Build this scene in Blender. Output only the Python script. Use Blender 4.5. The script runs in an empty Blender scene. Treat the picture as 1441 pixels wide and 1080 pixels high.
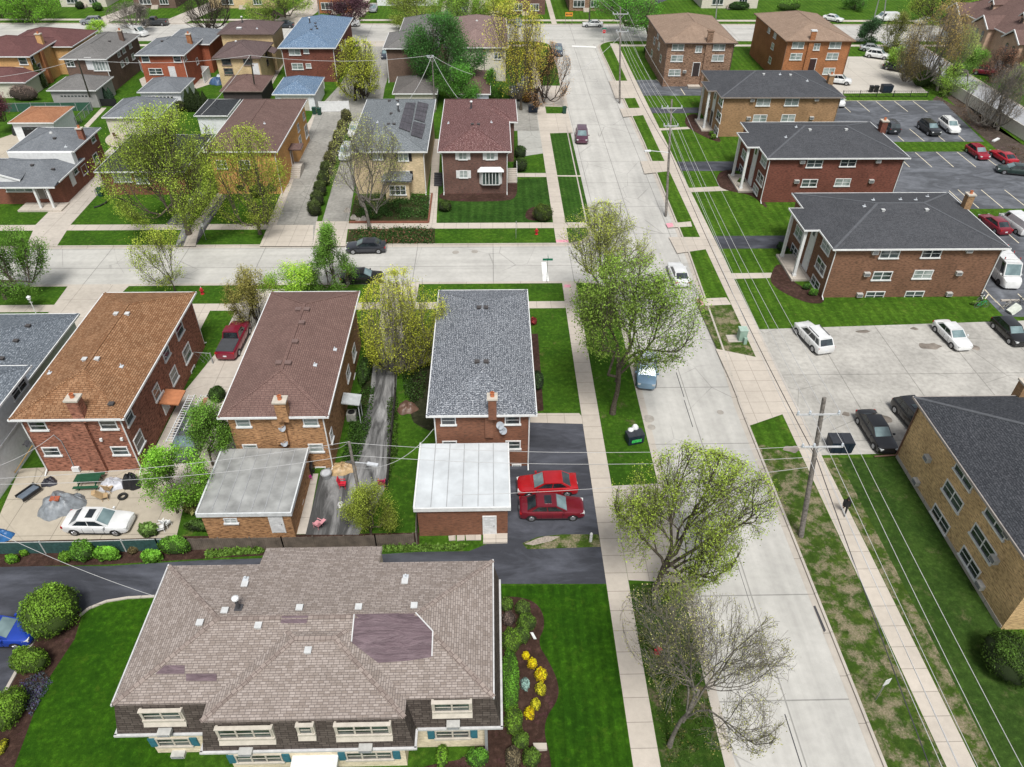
import bpy, math, random
import numpy as np
from mathutils import Vector
rad=math.radians
SC=bpy.context.scene; COL=SC.collection
random.seed(7); RNG=np.random.default_rng(7)
# ------------------------------------------------------------------ camera model (metres; +y runs up the main street)
F=1045.; PT=rad(38.96); YW=rad(1.747); RL=.00926; H=43.
def _axes():
    f=Vector((math.sin(YW)*math.cos(PT),math.cos(YW)*math.cos(PT),-math.sin(PT)))
    r=Vector((math.cos(YW),-math.sin(YW),0)); u=r.cross(f); c,s=math.cos(RL),math.sin(RL)
    return c*r+s*u,-s*r+c*u,f
RT,UP,FW=_axes()
def ray(px,py): return FW+RT*((px-720.5)/F)+UP*((540-py)/F)
def G(px,py,h=0):
    d=ray(px,py); t=(h-H)/d.z
    return Vector((t*d.x,t*d.y,h))
def depth(p): return (Vector(p)-Vector((0,0,H))).dot(FW)
def onx(px,py,x):
    d=ray(px,py); t=x/d.x; return Vector((x,t*d.y,H+t*d.z))
def ony(px,py,y):
    d=ray(px,py); t=y/d.y; return Vector((t*d.x,y,H+t*d.z))
def onroof(px,py,fn,h0=6):
    h=h0
    for _ in range(30):
        p=G(px,py,h); h=.5*h+.5*fn(p.x,p.y)
    return G(px,py,h)
def over(bx,by,px,py):
    """height above ground point (bx,by) that shows at picture row py"""
    best=(1e9,0)
    for k in range(0,500):
        h=k*.05; v=Vector((bx,by,h-H)); w=v.dot(FW); y=540-F*v.dot(UP)/w
        if abs(y-py)<best[0]: best=(abs(y-py),h)
    return best[1]
# ------------------------------------------------------------------ mesh builder
ORG={}
class MB:
    def __init__(s): s.v=[];s.f=[];s.m=[]
    def poly(s,pts,m=0):
        n=len(s.v); s.v+=[tuple(p) for p in pts]; s.f.append(tuple(range(n,n+len(pts)))); s.m.append(m); return s
    def box(s,x0,x1,y0,y1,z0,z1,m=0):
        n=len(s.v)
        s.v+=[(x0,y0,z0),(x1,y0,z0),(x1,y1,z0),(x0,y1,z0),(x0,y0,z1),(x1,y0,z1),(x1,y1,z1),(x0,y1,z1)]
        for q in ((0,3,2,1),(4,5,6,7),(0,1,5,4),(1,2,6,5),(2,3,7,6),(3,0,4,7)):
            s.f.append(tuple(n+i for i in q)); s.m.append(m)
        return s
    def obox(s,c,a,b,d,m=0):
        c=Vector(c);n=len(s.v)
        for k in (-1,1):
            for i,j in ((-1,-1),(1,-1),(1,1),(-1,1)): s.v.append(tuple(c+a*i+b*j+d*k))
        for q in ((0,3,2,1),(4,5,6,7),(0,1,5,4),(1,2,6,5),(2,3,7,6),(3,0,4,7)):
            s.f.append(tuple(n+i for i in q)); s.m.append(m)
        return s
    def beam(s,p,q,w,h,m=0,up=(0,0,1)):
        p=Vector(p);q=Vector(q);d=(q-p);L=d.length
        if L<1e-6: return s
        d/=L; side=d.cross(Vector(up))
        if side.length<1e-4: side=Vector((1,0,0))
        side.normalize(); u=side.cross(d)
        return s.obox((p+q)/2,d*L/2,side*w/2,u*h/2,m)
    def tube(s,p,q,r0,r1=None,n=8,m=0,cap=True):
        r1=r0 if r1 is None else r1
        p=Vector(p);q=Vector(q);d=(q-p)
        if d.length<1e-6: return s
        d.normalize(); a=d.orthogonal().normalized(); b=d.cross(a); k=len(s.v)
        for c,r in ((p,r0),(q,r1)):
            for i in range(n):
                t=2*math.pi*i/n; s.v.append(tuple(c+(a*math.cos(t)+b*math.sin(t))*r))
        for i in range(n):
            j=(i+1)%n; s.f.append((k+i,k+j,k+n+j,k+n+i)); s.m.append(m)
        if cap: s.f.append(tuple(k+i for i in reversed(range(n)))); s.f.append(tuple(k+n+i for i in range(n))); s.m+=[m,m]
        return s
    def path(s,pts,r,n=6,m=0):
        for i in range(len(pts)-1): s.tube(pts[i],pts[i+1],r,r,n,m)
        return s
    def prism(s,pts,z0,z1,m=0,ms=None):
        ms=m if ms is None else ms
        s.poly([(x,y,z1) for x,y in pts],m); k=len(pts)
        for i in range(k):
            a,b=pts[i],pts[(i+1)%k]
            s.poly([(a[0],a[1],z0),(b[0],b[1],z0),(b[0],b[1],z1),(a[0],a[1],z1)],ms)
        return s
    def lathe(s,c,prof,n=16,m=0,sx=1,sy=1):
        k=len(s.v)
        for r,z in prof:
            for i in range(n):
                t=2*math.pi*i/n; s.v.append((c[0]+r*sx*math.cos(t),c[1]+r*sy*math.sin(t),c[2]+z))
        for a in range(len(prof)-1):
            for i in range(n):
                j=(i+1)%n; s.f.append((k+a*n+i,k+a*n+j,k+a*n+n+j,k+a*n+n+i)); s.m.append(m)
        s.f.append(tuple(k+(len(prof)-1)*n+i for i in range(n))); s.m.append(m)
        s.f.append(tuple(k+i for i in reversed(range(n)))); s.m.append(m)
        return s
    def build(s,name,mats,parent=None,smooth=None,uv=False):
        me=bpy.data.meshes.new(name); off=ORG.get(parent.name,Vector()) if parent else Vector()
        me.from_pydata([(a-off.x,b-off.y,c-off.z) for a,b,c in s.v],[],s.f)
        if not isinstance(mats,(list,tuple)): mats=[mats]
        for q in mats: me.materials.append(q)
        if len(mats)>1: me.polygons.foreach_set('material_index',s.m)
        if uv:
            l=me.uv_layers.new(name='UVMap')
            dat=np.zeros(len(me.loops)*2)
            for p in me.polygons:
                n=p.normal
                if abs(n.z)>.995: u=Vector((1,0,0)); w=Vector((0,1,0))
                else:
                    u=Vector((0,0,1)).cross(n).normalized(); w=n.cross(u)
                for li in p.loop_indices:
                    c=me.vertices[me.loops[li].vertex_index].co+off
                    dat[2*li]=c.dot(u); dat[2*li+1]=c.dot(w)
            l.data.foreach_set('uv',dat)
        if smooth is not None:
            me.polygons.foreach_set('use_smooth',[True]*len(me.polygons))
            me.set_sharp_from_angle(angle=rad(smooth))
        me.update()
        o=bpy.data.objects.new(name,me); COL.objects.link(o)
        if parent: o.parent=parent
        ORG[o.name]=off
        return o
def tag(o,label=None,cat=None,group=None,kind=None):
    if label: o['label']=label
    if cat: o['category']=cat
    if group: o['group']=group
    if kind: o['kind']=kind
    return o
def thing(name,label,cat,loc,group=None,rz=0,local=False):
    o=bpy.data.objects.new(name,None); COL.objects.link(o); o.location=loc; o.rotation_euler=(0,0,rz); o.empty_display_size=.3
    ORG[o.name]=Vector() if local else Vector(loc)
    return tag(o,label,cat,group)
# ------------------------------------------------------------------ materials
class NT:
    def __init__(s,name,rough=.8,spec=.3):
        s.mat=bpy.data.materials.new(name); s.mat.use_nodes=True; s.t=s.mat.node_tree
        s.b=s.t.nodes['Principled BSDF']; s.b.inputs['Roughness'].default_value=rough
        s.b.inputs['Specular IOR Level'].default_value=spec
    def n(s,ty,**k):
        o=s.t.nodes.new(ty)
        for a,v in k.items():
            if a.startswith('_'): setattr(o,a[1:],v)
            else:
                key=a.replace('__',' ')
                if isinstance(v,bpy.types.NodeSocket): s.t.links.new(v,o.inputs[key])
                else: o.inputs[key].default_value=v
        return o
    def link(s,a,b): s.t.links.new(a,b)
    def co(s,kind='Object'):
        return s.n('ShaderNodeTexCoord').outputs[kind]
    def noise(s,scale,detail=4,vec=None,rough=.55,dist=0):
        o=s.n('ShaderNodeTexNoise',Scale=scale,Detail=detail,Roughness=rough,Distortion=dist)
        s.link(vec if vec is not None else s.co(),o.inputs['Vector']); return o.outputs['Fac']
    def ramp(s,fac,stops,interp='LINEAR'):
        o=s.n('ShaderNodeValToRGB'); o.color_ramp.interpolation=interp
        e=o.color_ramp.elements
        while len(e)<len(stops): e.new(.5)
        for i,(p,c) in enumerate(stops):
            e[i].position=p; e[i].color=(c,c,c,1) if isinstance(c,(int,float)) else (*c,1)
        s.link(fac,o.inputs['Fac']); return o.outputs['Color']
    def mix(s,fac,a,b,mode='MIX'):
        o=s.n('ShaderNodeMix'); o.data_type='RGBA'; o.blend_type=mode; o.clamp_factor=True
        for v,i in ((fac,0),(a,6),(b,7)):
            if isinstance(v,bpy.types.NodeSocket): s.link(v,o.inputs[i])
            elif i==0: o.inputs[0].default_value=v
            else: o.inputs[i].default_value=(*v,1) if len(v)==3 else v
        return o.outputs[2]
    def bump(s,h,strength=.3,dist=.02):
        o=s.n('ShaderNodeBump',Strength=strength,Distance=dist); s.link(h,o.inputs['Height']); s.link(o.outputs['Normal'],s.b.inputs['Normal'])
    def out(s,c): s.link(c,s.b.inputs['Base Color']); return s.mat
def sc(c,k): return tuple(min(1,x*k) for x in c)
_plain={}
def plain(col,rough=.55,metal=0,var=.18,vs=3.,spec=.4,coat=0):
    key=(tuple(round(c,3) for c in col),rough,metal,var,vs,coat)
    if key in _plain: return _plain[key]
    t=NT('surface',rough,spec); t.b.inputs['Metallic'].default_value=metal
    if coat: t.b.inputs['Coat Weight'].default_value=coat; t.b.inputs['Coat Roughness'].default_value=.08
    f=t.noise(vs,5)
    m=t.out(t.mix(t.ramp(f,[(.3,0),(.7,1)]),sc(col,1-var),sc(col,1+var*.6)))
    _plain[key]=m; return m
def brick(name,c1,c2,mort,bw=.24,rh=.085,mo=.012,big=.35,stretch=True,spread=.0):
    t=NT(name,.88,.2); uv=t.co('UV')
    b=t.n('ShaderNodeTexBrick',Color1=(*c1,1),Color2=(*c2,1),Mortar=(*mort,1),Scale=1.,Mortar__Size=mo,Mortar__Smooth=.2,Bias=spread,Brick__Width=bw,Row__Height=rh,Vector=uv)
    mp=t.n('ShaderNodeMapping',Vector=uv); mp.inputs['Scale'].default_value=(2.2,8,1)
    f=t.noise(1.3,4,mp.outputs[0]); g=t.noise(.45,3,uv)
    c=t.mix(t.ramp(f,[(.32,.0),(.68,1)]),b.outputs['Color'],t.mix(.75,b.outputs['Color'],sc(c2,1.5)),'MIX')
    c=t.mix(t.ramp(f,[(.25,big),(.5,0)]),c,sc(c1,.3))
    c=t.mix(.5,c,t.ramp(g,[(.3,.4),(.7,1)]),'MULTIPLY')
    t.bump(b.outputs['Fac'],.35,-.01)
    return t.out(c)
def shingle(name,c1,c2,dark,bw=.33,rh=.15,mo=.014,streak=.35,fleck=None,fs=9,big=.3):
    t=NT(name,.92,.15); uv=t.co('UV')
    b=t.n('ShaderNodeTexBrick',Color1=(*c1,1),Color2=(*c2,1),Mortar=(*dark,1),Scale=1.,Mortar__Size=mo,Mortar__Smooth=.3,Bias=0.,Brick__Width=bw,Row__Height=rh,Vector=uv)
    b.offset=.37; b.offset_frequency=3
    f=t.noise(.5,6,uv,.6); n2=t.noise(14,3,uv)
    mp=t.n('ShaderNodeMapping',Vector=uv); mp.inputs['Scale'].default_value=(1.6,.12,1)
    st=t.noise(1.5,4,mp.outputs[0])
    c=t.mix(big,b.outputs['Color'],t.ramp(f,[(.3,.45),(.7,1)]),'MULTIPLY')
    c=t.mix(streak,c,t.ramp(st,[(.35,.5),(.65,1)]),'MULTIPLY')
    c=t.mix(.3,c,t.ramp(n2,[(.3,.4),(.7,1)]),'MULTIPLY')
    if fleck:
        mq=t.n('ShaderNodeMapping',Vector=uv); mq.inputs['Scale'].default_value=(3.,6.7,1)
        v=t.noise(fs/6,2,mq.outputs[0]); c=t.mix(t.ramp(v,[(.55,0),(.66,.85)]),c,fleck)
    t.bump(b.outputs['Fac'],.4,-.015)
    return t.out(c)
def joints(t,c,w,h,dark=.45,ms=.03,off=0.,vec=None,fac=.8):
    b=t.n('ShaderNodeTexBrick',Color1=(1,1,1,1),Color2=(.93,.93,.93,1),Mortar=(dark,dark,dark,1),Scale=1.,Mortar__Size=ms,Mortar__Smooth=.1,Brick__Width=w,Row__Height=h)
    b.offset=off; b.squash=1
    t.link(vec if vec is not None else t.co(),b.inputs['Vector'])
    return t.mix(fac,c,b.outputs['Color'],'MULTIPLY')
def concrete(name,col,jw=None,jh=None,warm=.0,stain=.35,crack=True,off=0.,dark=.45,track=None,ms=.028):
    t=NT(name,.9,.2)
    a=t.noise(.22,6); b=t.noise(2.2,6); g=t.noise(40,2)
    c=t.mix(t.ramp(a,[(.3,0),(.7,1)]),sc(col,1-stain*.5),sc(col,1.06))
    c=t.mix(stain*.6,c,t.ramp(b,[(.35,.45),(.62,1)]),'MULTIPLY')
    c=t.mix(.18,c,t.ramp(g,[(.3,.3),(.7,1)]),'MULTIPLY')
    if track:
        mp=t.n('ShaderNodeMapping',Vector=t.co()); mp.inputs['Scale'].default_value=track
        c=t.mix(.3,c,t.ramp(t.noise(1.,5,mp.outputs[0],.6),[(.35,.55),(.6,1)]),'MULTIPLY')
    if jw: c=joints(t,c,jw,jh,dark,ms,off)
    if crack:
        n=t.n('ShaderNodeTexNoise',Scale=.7,Detail=3.); w=t.mix(.9,t.co(),n.outputs['Color'],'ADD')
        v=t.n('ShaderNodeTexVoronoi',Scale=.16,Vector=w); v.feature='DISTANCE_TO_EDGE'
        k=t.ramp(v.outputs['Distance'],[(0,.0),(.0035,.0),(.007,1)])
        msk=t.ramp(t.noise(.12,2),[(.48,1),(.56,0)])
        k2=t.mix(msk,k,(1,1,1))
        c=t.mix(.3,c,k2,'MULTIPLY')
    t.bump(g,.1,.01)
    return t.out(c)
def asphalt(name,col,light=2.2,amt=.5,sx=1,sy=1):
    t=NT(name,.85,.25)
    mp=t.n('ShaderNodeMapping',Vector=t.co()); mp.inputs['Scale'].default_value=(sx,sy,1)
    a=t.noise(.3,6,mp.outputs[0],.62,1.2); b=t.noise(1.7,6,mp.outputs[0]); g=t.noise(30,2)
    c=t.mix(t.ramp(a,[(.42,0),(.72,amt)]),col,sc(col,light))
    c=t.mix(.5,c,t.ramp(b,[(.3,.5),(.7,1)]),'MULTIPLY')
    c=t.mix(.25,c,t.ramp(g,[(.3,.3),(.7,1)]),'MULTIPLY')
    t.bump(g,.15,.01)
    return t.out(c)
def grass(name,c1,c2,dry=None,dryamt=.5,stripe=None,dscale=.55):
    t=NT(name,.95,.1)
    a=t.noise(.35,5); b=t.noise(2.5,6,rough=.7); g=t.noise(22,3,rough=.8)
    c=t.mix(t.ramp(a,[(.35,0),(.65,1)]),c1,c2)
    c=t.mix(t.ramp(b,[(.35,.7),(.6,0)]),c,sc(c1,.55))
    c=t.mix(t.ramp(b,[(.55,0),(.75,.6)]),c,sc(c2,1.7))
    e0=t.noise(.9,7,rough=.75); c=t.mix(t.ramp(e0,[(.56,0),(.70,.55)]),c,(c2[0]*1.9,c2[1]*1.25,c2[2]*2.2)); c=t.mix(t.ramp(e0,[(.28,.6),(.44,0)]),c,sc(c1,.45))
    if stripe:
        mp=t.n('ShaderNodeMapping',Vector=t.co()); mp.inputs['Scale'].default_value=stripe
        n=t.n('ShaderNodeTexWave',Scale=1.,Distortion=1.5,Detail=2.,Vector=mp.outputs[0]); n.inputs['Detail Scale'].default_value=.6
        c=t.mix(.33,c,t.ramp(n.outputs['Fac'],[(.3,.45),(.7,1)]),'MULTIPLY')
    c=t.mix(.65,c,t.ramp(g,[(.25,.2),(.75,1.)]),'MULTIPLY')
    if dry:
        d=t.noise(dscale,8,rough=.72); e=t.noise(9,4)
        m=t.mix(.45,t.ramp(d,[(.62-.1*dryamt,0),(.74-.1*dryamt,1)]),t.ramp(e,[(.45,0),(.6,1)]),'MULTIPLY')
        c=t.mix(m,c,dry)
    t.bump(g,.9,.06)
    return t.out(c)
def leafmat(name):
    t=NT(name,.6,.2); a=t.n('ShaderNodeAttribute',_attribute_name='Col').outputs['Color']
    tr=t.n('ShaderNodeBsdfTranslucent'); t.link(a,tr.inputs['Color']); t.link(a,t.b.inputs['Base Color'])
    m=t.n('ShaderNodeMixShader',Fac=.42); t.link(t.b.outputs[0],m.inputs[1]); t.link(tr.outputs[0],m.inputs[2])
    t.link(m.outputs[0],t.t.nodes['Material Output'].inputs['Surface']); return t.mat
LEAF=leafmat('leaf')
def bark(name,c):
    t=NT(name,.95,.1); f=t.noise(5,6); g=t.noise(1.2,4)
    c=t.mix(t.ramp(f,[(.3,0),(.7,1)]),sc(c,.45),sc(c,1.3)); t.bump(f,.6,.03)
    return t.out(c)
BARK=bark('bark',(.10,.085,.065)); BARKG=bark('pale_bark',(.17,.155,.135)); BARKD=bark('dark_bark',(.05,.04,.035))
def glassmat(name,col,rough=.06,alt=None):
    t=NT(name,rough,.8); f=t.noise(.9,2)
    return t.out(t.mix(t.ramp(f,[(.4,0),(.6,1)]),col,alt or sc(col,1.8)))
PANE=glassmat('window_glass',(.02,.025,.028),.05,(.06,.08,.08))
PANEB=glassmat('window_blind',(.16,.2,.19),.25,(.3,.34,.33))
PANEW=glassmat('curtained_glass',(.3,.31,.3),.25,(.1,.12,.12))
CARGLASS=glassmat('car_glass',(.012,.016,.02),.04,(.03,.045,.05))
CARGLASSL=glassmat('windscreen_glass',(.10,.15,.16),.05,(.17,.24,.25))
WHITE=plain((.64,.65,.65),.5,var=.12); WHITED=plain((.6,.61,.62),.6,var=.2)
CREAMF=plain((.47,.43,.37),.6,var=.15); BLACK=plain((.015,.015,.017),.5); DGREY=plain((.05,.05,.055),.6)
GREY=plain((.25,.26,.27),.5); STEEL=plain((.45,.47,.48),.35,.8,var=.15); RUBBER=plain((.018,.018,.018),.85)
MULCH=grass('mulch',(.06,.033,.025),(.10,.058,.045)); SOIL=grass('soil_or_shade',(.09,.07,.055),(.14,.11,.09))
WOODG=plain((.16,.14,.125),.9,var=.4,vs=2); WOODP=plain((.13,.105,.085),.95,var=.4,vs=1.5)
TERRA=plain((.42,.14,.06),.7)
GRASS=grass('lawn_grass',(.042,.115,.009),(.080,.185,.014),(.16,.15,.05),.1)
GRASSD=grass('mown_grass',(.026,.095,.004),(.050,.150,.006),stripe=(.42,.02,1))
GRASSN=grass('bright_grass',(.058,.145,.010),(.10,.215,.018),(.2,.19,.06),.1,stripe=(.28,.03,1))
GRASSE=grass('mown_grass_left',(.026,.095,.004),(.052,.150,.006),stripe=(.02,.36,1))
PATCHY=grass('patchy_grass',(.050,.105,.014),(.085,.14,.02),(.27,.22,.155),1.5,dscale=.8)
STREET=concrete('street_concrete',(.50,.49,.46),4.36,7.5,stain=.25,dark=.5,track=(1.1,.035,1),ms=.05)
STREET2=concrete('cross_street_concrete',(.50,.49,.46),9,4.4,stain=.27,dark=.5,track=(.035,1.1,1),ms=.05)
WALK=concrete('pale_concrete',(.50,.45,.39),1.52,1.52,stain=.22,crack=False,dark=.55)
DRIVE=concrete('driveway_concrete',(.50,.455,.40),3.2,3.4,stain=.35,dark=.5)
LOTC=concrete('worn_lot_concrete',(.47,.455,.42),6.5,9,stain=.6,dark=.55,ms=.05)
WALKV=concrete('pavement_slabs_north_south',(.50,.45,.39),400,1.52,stain=.25,crack=False,dark=.5)
WALKH=concrete('pavement_slabs_east_west',(.50,.45,.39),1.52,400,stain=.22,crack=False,dark=.55)
KERB=concrete('kerb_concrete',(.47,.43,.38),3,3,stain=.25,crack=False)
OLDC=concrete('weathered_concrete',(.36,.35,.32),3.1,3.7,stain=.7)
ASPH=asphalt('fresh_asphalt',(.048,.051,.062),2.8,.75,.5,1.4)
ASPHL=asphalt('lot_asphalt',(.088,.094,.106),2.4,.85,.7,1.2)
ASPHO=asphalt('broken_asphalt',(.07,.07,.07),6.,1.,3.,.6)
LINE=plain((.62,.56,.42),.8,var=.3,vs=6); LINEW=plain((.75,.75,.73),.8,var=.2,vs=5)
# ------------------------------------------------------------------ the setting: ground, roads, pavements
def struct(name,mb,mat,uv=False):
    o=mb.build(name,mat,uv=uv); o['kind']='structure'; return o
def P2(pts): return [tuple(G(*p)[:2]) for p in pts]
USED=[]
def sheet(name,pts,mat,z,world=False):
    pts=pts if world else P2(pts)
    bb=(min(p[0] for p in pts),max(p[0] for p in pts),min(p[1] for p in pts),max(p[1] for p in pts))
    while not name.endswith(('lawn','verge')) and any(abs(q[4]-z)<.0029 and q[0]<bb[1] and q[1]>bb[0] and q[2]<bb[3] and q[3]>bb[2] for q in USED): z+=.003
    USED.append((*bb,z))
    a=sum(pts[i][0]*pts[(i+1)%len(pts)][1]-pts[(i+1)%len(pts)][0]*pts[i][1] for i in range(len(pts)))
    if a<0: pts=pts[::-1]
    return struct(name,MB().poly([(x,y,z) for x,y in pts]),mat)
def smoothpoly(pts,k=3):
    for _ in range(k):
        n=[]
        for i in range(len(pts)):
            a,b=pts[i],pts[(i+1)%len(pts)]
            n+=[(a[0]*.75+b[0]*.25,a[1]*.75+b[1]*.25),(a[0]*.25+b[0]*.75,a[1]*.25+b[1]*.75)]
        pts=n
    return pts
mb=MB(); mb.poly([(-1500,-600,-.17),(1500,-600,-.17),(1500,2500,-.17),(-1500,2500,-.17)]); struct('ground',mb,GRASS)
mb=MB(); mb.poly([(10,-40,-.13),(26,-40,-.13),(26,175,-.13),(10,175,-.13)]); struct('road',mb,STREET)
mb=MB(); mb.poly([(-250,69,-.126),(14,69,-.126),(14,82,-.126),(-250,82,-.126)]); struct('cross_street_road',mb,STREET2)
mb=MB(); mb.poly([(-300,168,-.122),(300,168,-.122),(300,186,-.122),(-300,186,-.122)]); struct('far_road',mb,STREET2)
def arc(cx,cy,r,a0,a1,n=7): return [(cx+r*math.cos(rad(a0+(a1-a0)*i/n)),cy+r*math.sin(rad(a0+(a1-a0)*i/n))) for i in range(n+1)]
SWE=[(12.9,-40),(12.95,20),(13.06,53)]+arc(10.1,67.9,3,0,90)
NWE=arc(8.9,82.8,3,-90,0)+[(11.9,86),(12.05,115),(13.0,150),(12.6,160)]+arc(8.7,165.7,4,0,90)
EE=[(21.75,-40),(21.78,20),(21.85,50),(22.35,57),(23.1,78),(23.4,112),(22.9,155),(22.8,160)]+arc(27.7,165.2,4.9,180,90)
def block(name,edge,rest,mat):
    return struct(name,MB().prism(edge+rest,-.16,0),mat)
blocks=[('ground',SWE,[(-250,70.9),(-250,-40)]),('ground',NWE,[(-250,169.7),(-250,79.8)]),]
m_=MB().prism(SWE+[(-250,70.9),(-250,-40)],-.16,0); struct('terrain',m_,GRASS)
m_=MB().prism([(-250,79.8)]+NWE+[(-250,169.7)],-.16,0); struct('terrain',m_,GRASS)
m_=MB().prism([(220,-40),(220,170.1)]+EE[::-1],-.16,0); struct('terrain',m_,GRASSN)
m_=MB().prism([(-300,184.4),(300,184.4),(300,420),(-300,420)],-.16,0); struct('terrain',m_,GRASSN)
def kerb(edge,side):
    mb=MB(); g=MB()
    for i in range(len(edge)-1):
        a=Vector((*edge[i],0));b=Vector((*edge[i+1],0)); d=(b-a).normalized(); n=Vector((-d.y,d.x,0))*side
        q=[a-n*.01,b-n*.01,b+n*.17,a+n*.17]
        if side<0: q=q[::-1]
        mb.prism([(p.x,p.y) for p in q],-.14,.014)
        q=[a-n*.45,b-n*.45,b,a]
        if side<0: q=q[::-1]
        g.poly([(p.x,p.y,-.118) for p in q])
    struct('kerb',mb,KERB); struct('gutter_strip',g,KERB)
kerb(SWE,1); kerb(NWE,1); kerb(EE,-1)
kerb([(10.1,70.9),(-250,70.9)],1); kerb([(-250,79.8),(8.9,79.8)],1)
kerb([(8.7,169.7),(-250,169.7)],1); kerb([(27.7,170.1),(220,170.1)],-1); kerb([(-300,184.4),(300,184.4)],1)
# dark joint that runs down the middle of the road
mb=MB(); random.seed(3); y=-10
while y<68:
    x=17.1+.05*math.sin(y*.5); L=random.uniform(1.2,4)
    mb.poly([(x,y,-.125),(x+random.uniform(.03,.07),y,-.125),(x+random.uniform(.03,.08),y+L,-.125),(x,y+L,-.125)]); y+=L+random.uniform(0,2.6)
struct('road_seam',mb,DGREY)
for (p,r) in [((913,588),.5),((917,600),.35),((1014,579),.3),((831,292),.4),((641,354),.4),((668,353),.4)]:
    c=G(*p); c.z=-.12; mb=MB().lathe((c.x,c.y,-.122),[(r,0),(r,.006)],18); struct('manhole_cover',mb,plain((.3,.28,.25),.8))
sheet('storm_drain',[(1145,852),(1148,851),(1163,886),(1160,889)],DGREY,-.112)
# sidewalks
Z1,Z2,Z3,Z4=.006,.011,.016,.021
def rect(name,x0,x1,y0,y1,mat,z): return sheet(name,[(x0,y0),(x1,y0),(x1,y1),(x0,y1)],mat,z,True)
rect('sidewalk',7.6,9.15,-30,67.9,WALKV,Z3); rect('sidewalk',7.6,9.15,81.2,163.5,WALKV,Z3)
rect('sidewalk',25.3,26.95,-30,168,WALKV,Z3)
rect('sidewalk',-250,7.6,65.7,67.05,WALKH,Z2); rect('sidewalk',-250,7.6,83.8,85.3,WALKH,Z2)
rect('sidewalk',9.15,12.9,65.7,67.05,WALKH,Z2); rect('sidewalk',9.15,11.9,83.8,85.3,WALKH,Z2)
rect('sidewalk',7.6,9.15,67.9,70.85,WALK,Z3); rect('sidewalk',7.6,9.15,79.85,81.2,WALK,Z3)
rect('sidewalk',-250,8.5,165.6,167.1,WALKH,Z2); rect('sidewalk',27,220,165.8,167.2,WALKH,Z2); rect('sidewalk',-300,300,186.9,188.5,WALKH,Z2)
PINK=plain((.62,.28,.34),.8)
for q in [[(782,338),(800,338),(800,341.5),(783,341.5)],[(794,401),(803,401),(803,405),(794,405)],[(937,315),(946,314),(948,319),(940,321)],[(979,421),(987,420.5),(990,429),(985,430.5)]]:
    sheet('tactile_kerb_ramp',q,PINK,.026)
sheet('stop_line',[(762,368),(768.5,368),(773,396),(764,396)],LINEW,-.12); sheet('stop_line',[(805,63.5),(839,65),(839,66.6),(805,65)],LINEW,-.116)
# ---- south west block
CW=lambda *a: sheet(*a)
sheet('service_drive',[(-90,797),(0,797),(150,797),(280,789),(540,780),(590,777),(660,776),(690,764),(853,771),(858,822),(704,822),(500,840),(218,840),(180,843),(150,848),(120,858),(108,872),(51,896),(21,951),(0,990),(-90,1100)],ASPH,Z1)
sheet('driveway',[(2.7,47.8),(7.6,47.8),(7.6,33.8),(.5,33.8),(.5,42.6),(2.7,42.6)],ASPH,Z2,True)
sheet('path',[(744,582),(815,582),(822,590),(822,597),(745,595)],WALK,Z3)
sheet('grass_verge',[(735,765),(757,756),(790,752.5),(842,752.5),(845.5,770),(742,773.5)],PATCHY,Z4)
sheet('rock_edging',[(738,766),(757,758),(768,755),(788,755.5),(776,762),(750,768)],plain((.3,.26,.22),.9,var=.4,vs=8),.026)
sheet('apron',[(9.17,40.2),(13.0,40.4),(13.0,31.0),(9.17,31.3)],WALK,Z2,True)
sheet('mulch_bed',smoothpoly(P2([(695,840),(735,840),(760,852),(768,880),(756,905),(772,930),(786,960),(786,985),(768,1010),(766,1035),(774,1060),(780,1120),(560,1120),(560,1085),(697,1060)]),2),MULCH,Z2,True)
sheet('mulch_bed',P2([(117,860),(98,866),(51,896),(21,951),(0,990),(-40,1060),(-40,1120),(8,1110),(20,1080),(62,965),(105,900)]),MULCH,Z2,True)
mb=MB(); pts=[G(*p) for p in [(218,840),(180,842),(150,847),(125,857),(112,868)]]
for a,b in zip(pts,pts[1:]): mb.beam(a+Vector((0,0,.05)),b+Vector((0,0,.05)),.16,.1)
pts=[G(*p) for p in [(53,893),(21,951),(-6,1000)]]
for a,b in zip(pts,pts[1:]): mb.beam(a+Vector((0,0,.06)),b+Vector((0,0,.06)),.2,.12)
struct('kerb_edging',mb,KERB)
sheet('mown_lawn',[(216,842),(180,845),(150,850),(121,861),(105,900),(62,965),(20,1080),(0,1130),(260,1130),(260,842)],GRASSE,Z1+.001)
sheet('mown_lawn',[(9.5/2+2.,31.0),(.2,31.0),(.2,5),(7.55,5),(7.55,31.0)],GRASSD,.004,True)
sheet('mulch_bed',[(-80,760),(590,750),(590,770),(280,787),(150,795),(-80,800)],MULCH,.004)
PATIO=concrete('patio_concrete',(.46,.41,.33),3.6,3.6,stain=.25)
sheet('patio',[(28,660),(215,650),(236,630),(262,630),(268,690),(258,715),(248,757),(0,762),(-60,762),(0,724)],PATIO,Z2)
sheet('driveway',[(-26.9,69.9),(-22.6,69.9),(-22.3,56),(-21.4,50),(-21.3,41),(-28.1,41),(-28.1,52),(-26.9,58)],DRIVE,.009,True)
sheet('path',[(272,436),(296,437),(281,466),(262,470)],WALK,.012)
sheet('driveway',[(96,402.5),(183,401.5),(172,412),(140,440),(60,540),(20,540),(57,456)],DRIVE,Z3)
sheet('driveway',[(534,399.5),(590,399),(583,440),(556,505),(528,505),(536,440)],DRIVE,Z3)
sheet('broken_driveway',[(526,505),(560,505),(557,560),(548,640),(541,690),(505,753),(430,753),(452,662),(500,645),(507,610),(520,560)],ASPHO,Z2)
sheet('path',[(448,667),(432,752),(411,752),(430,667)],DRIVE,Z3)
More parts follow.
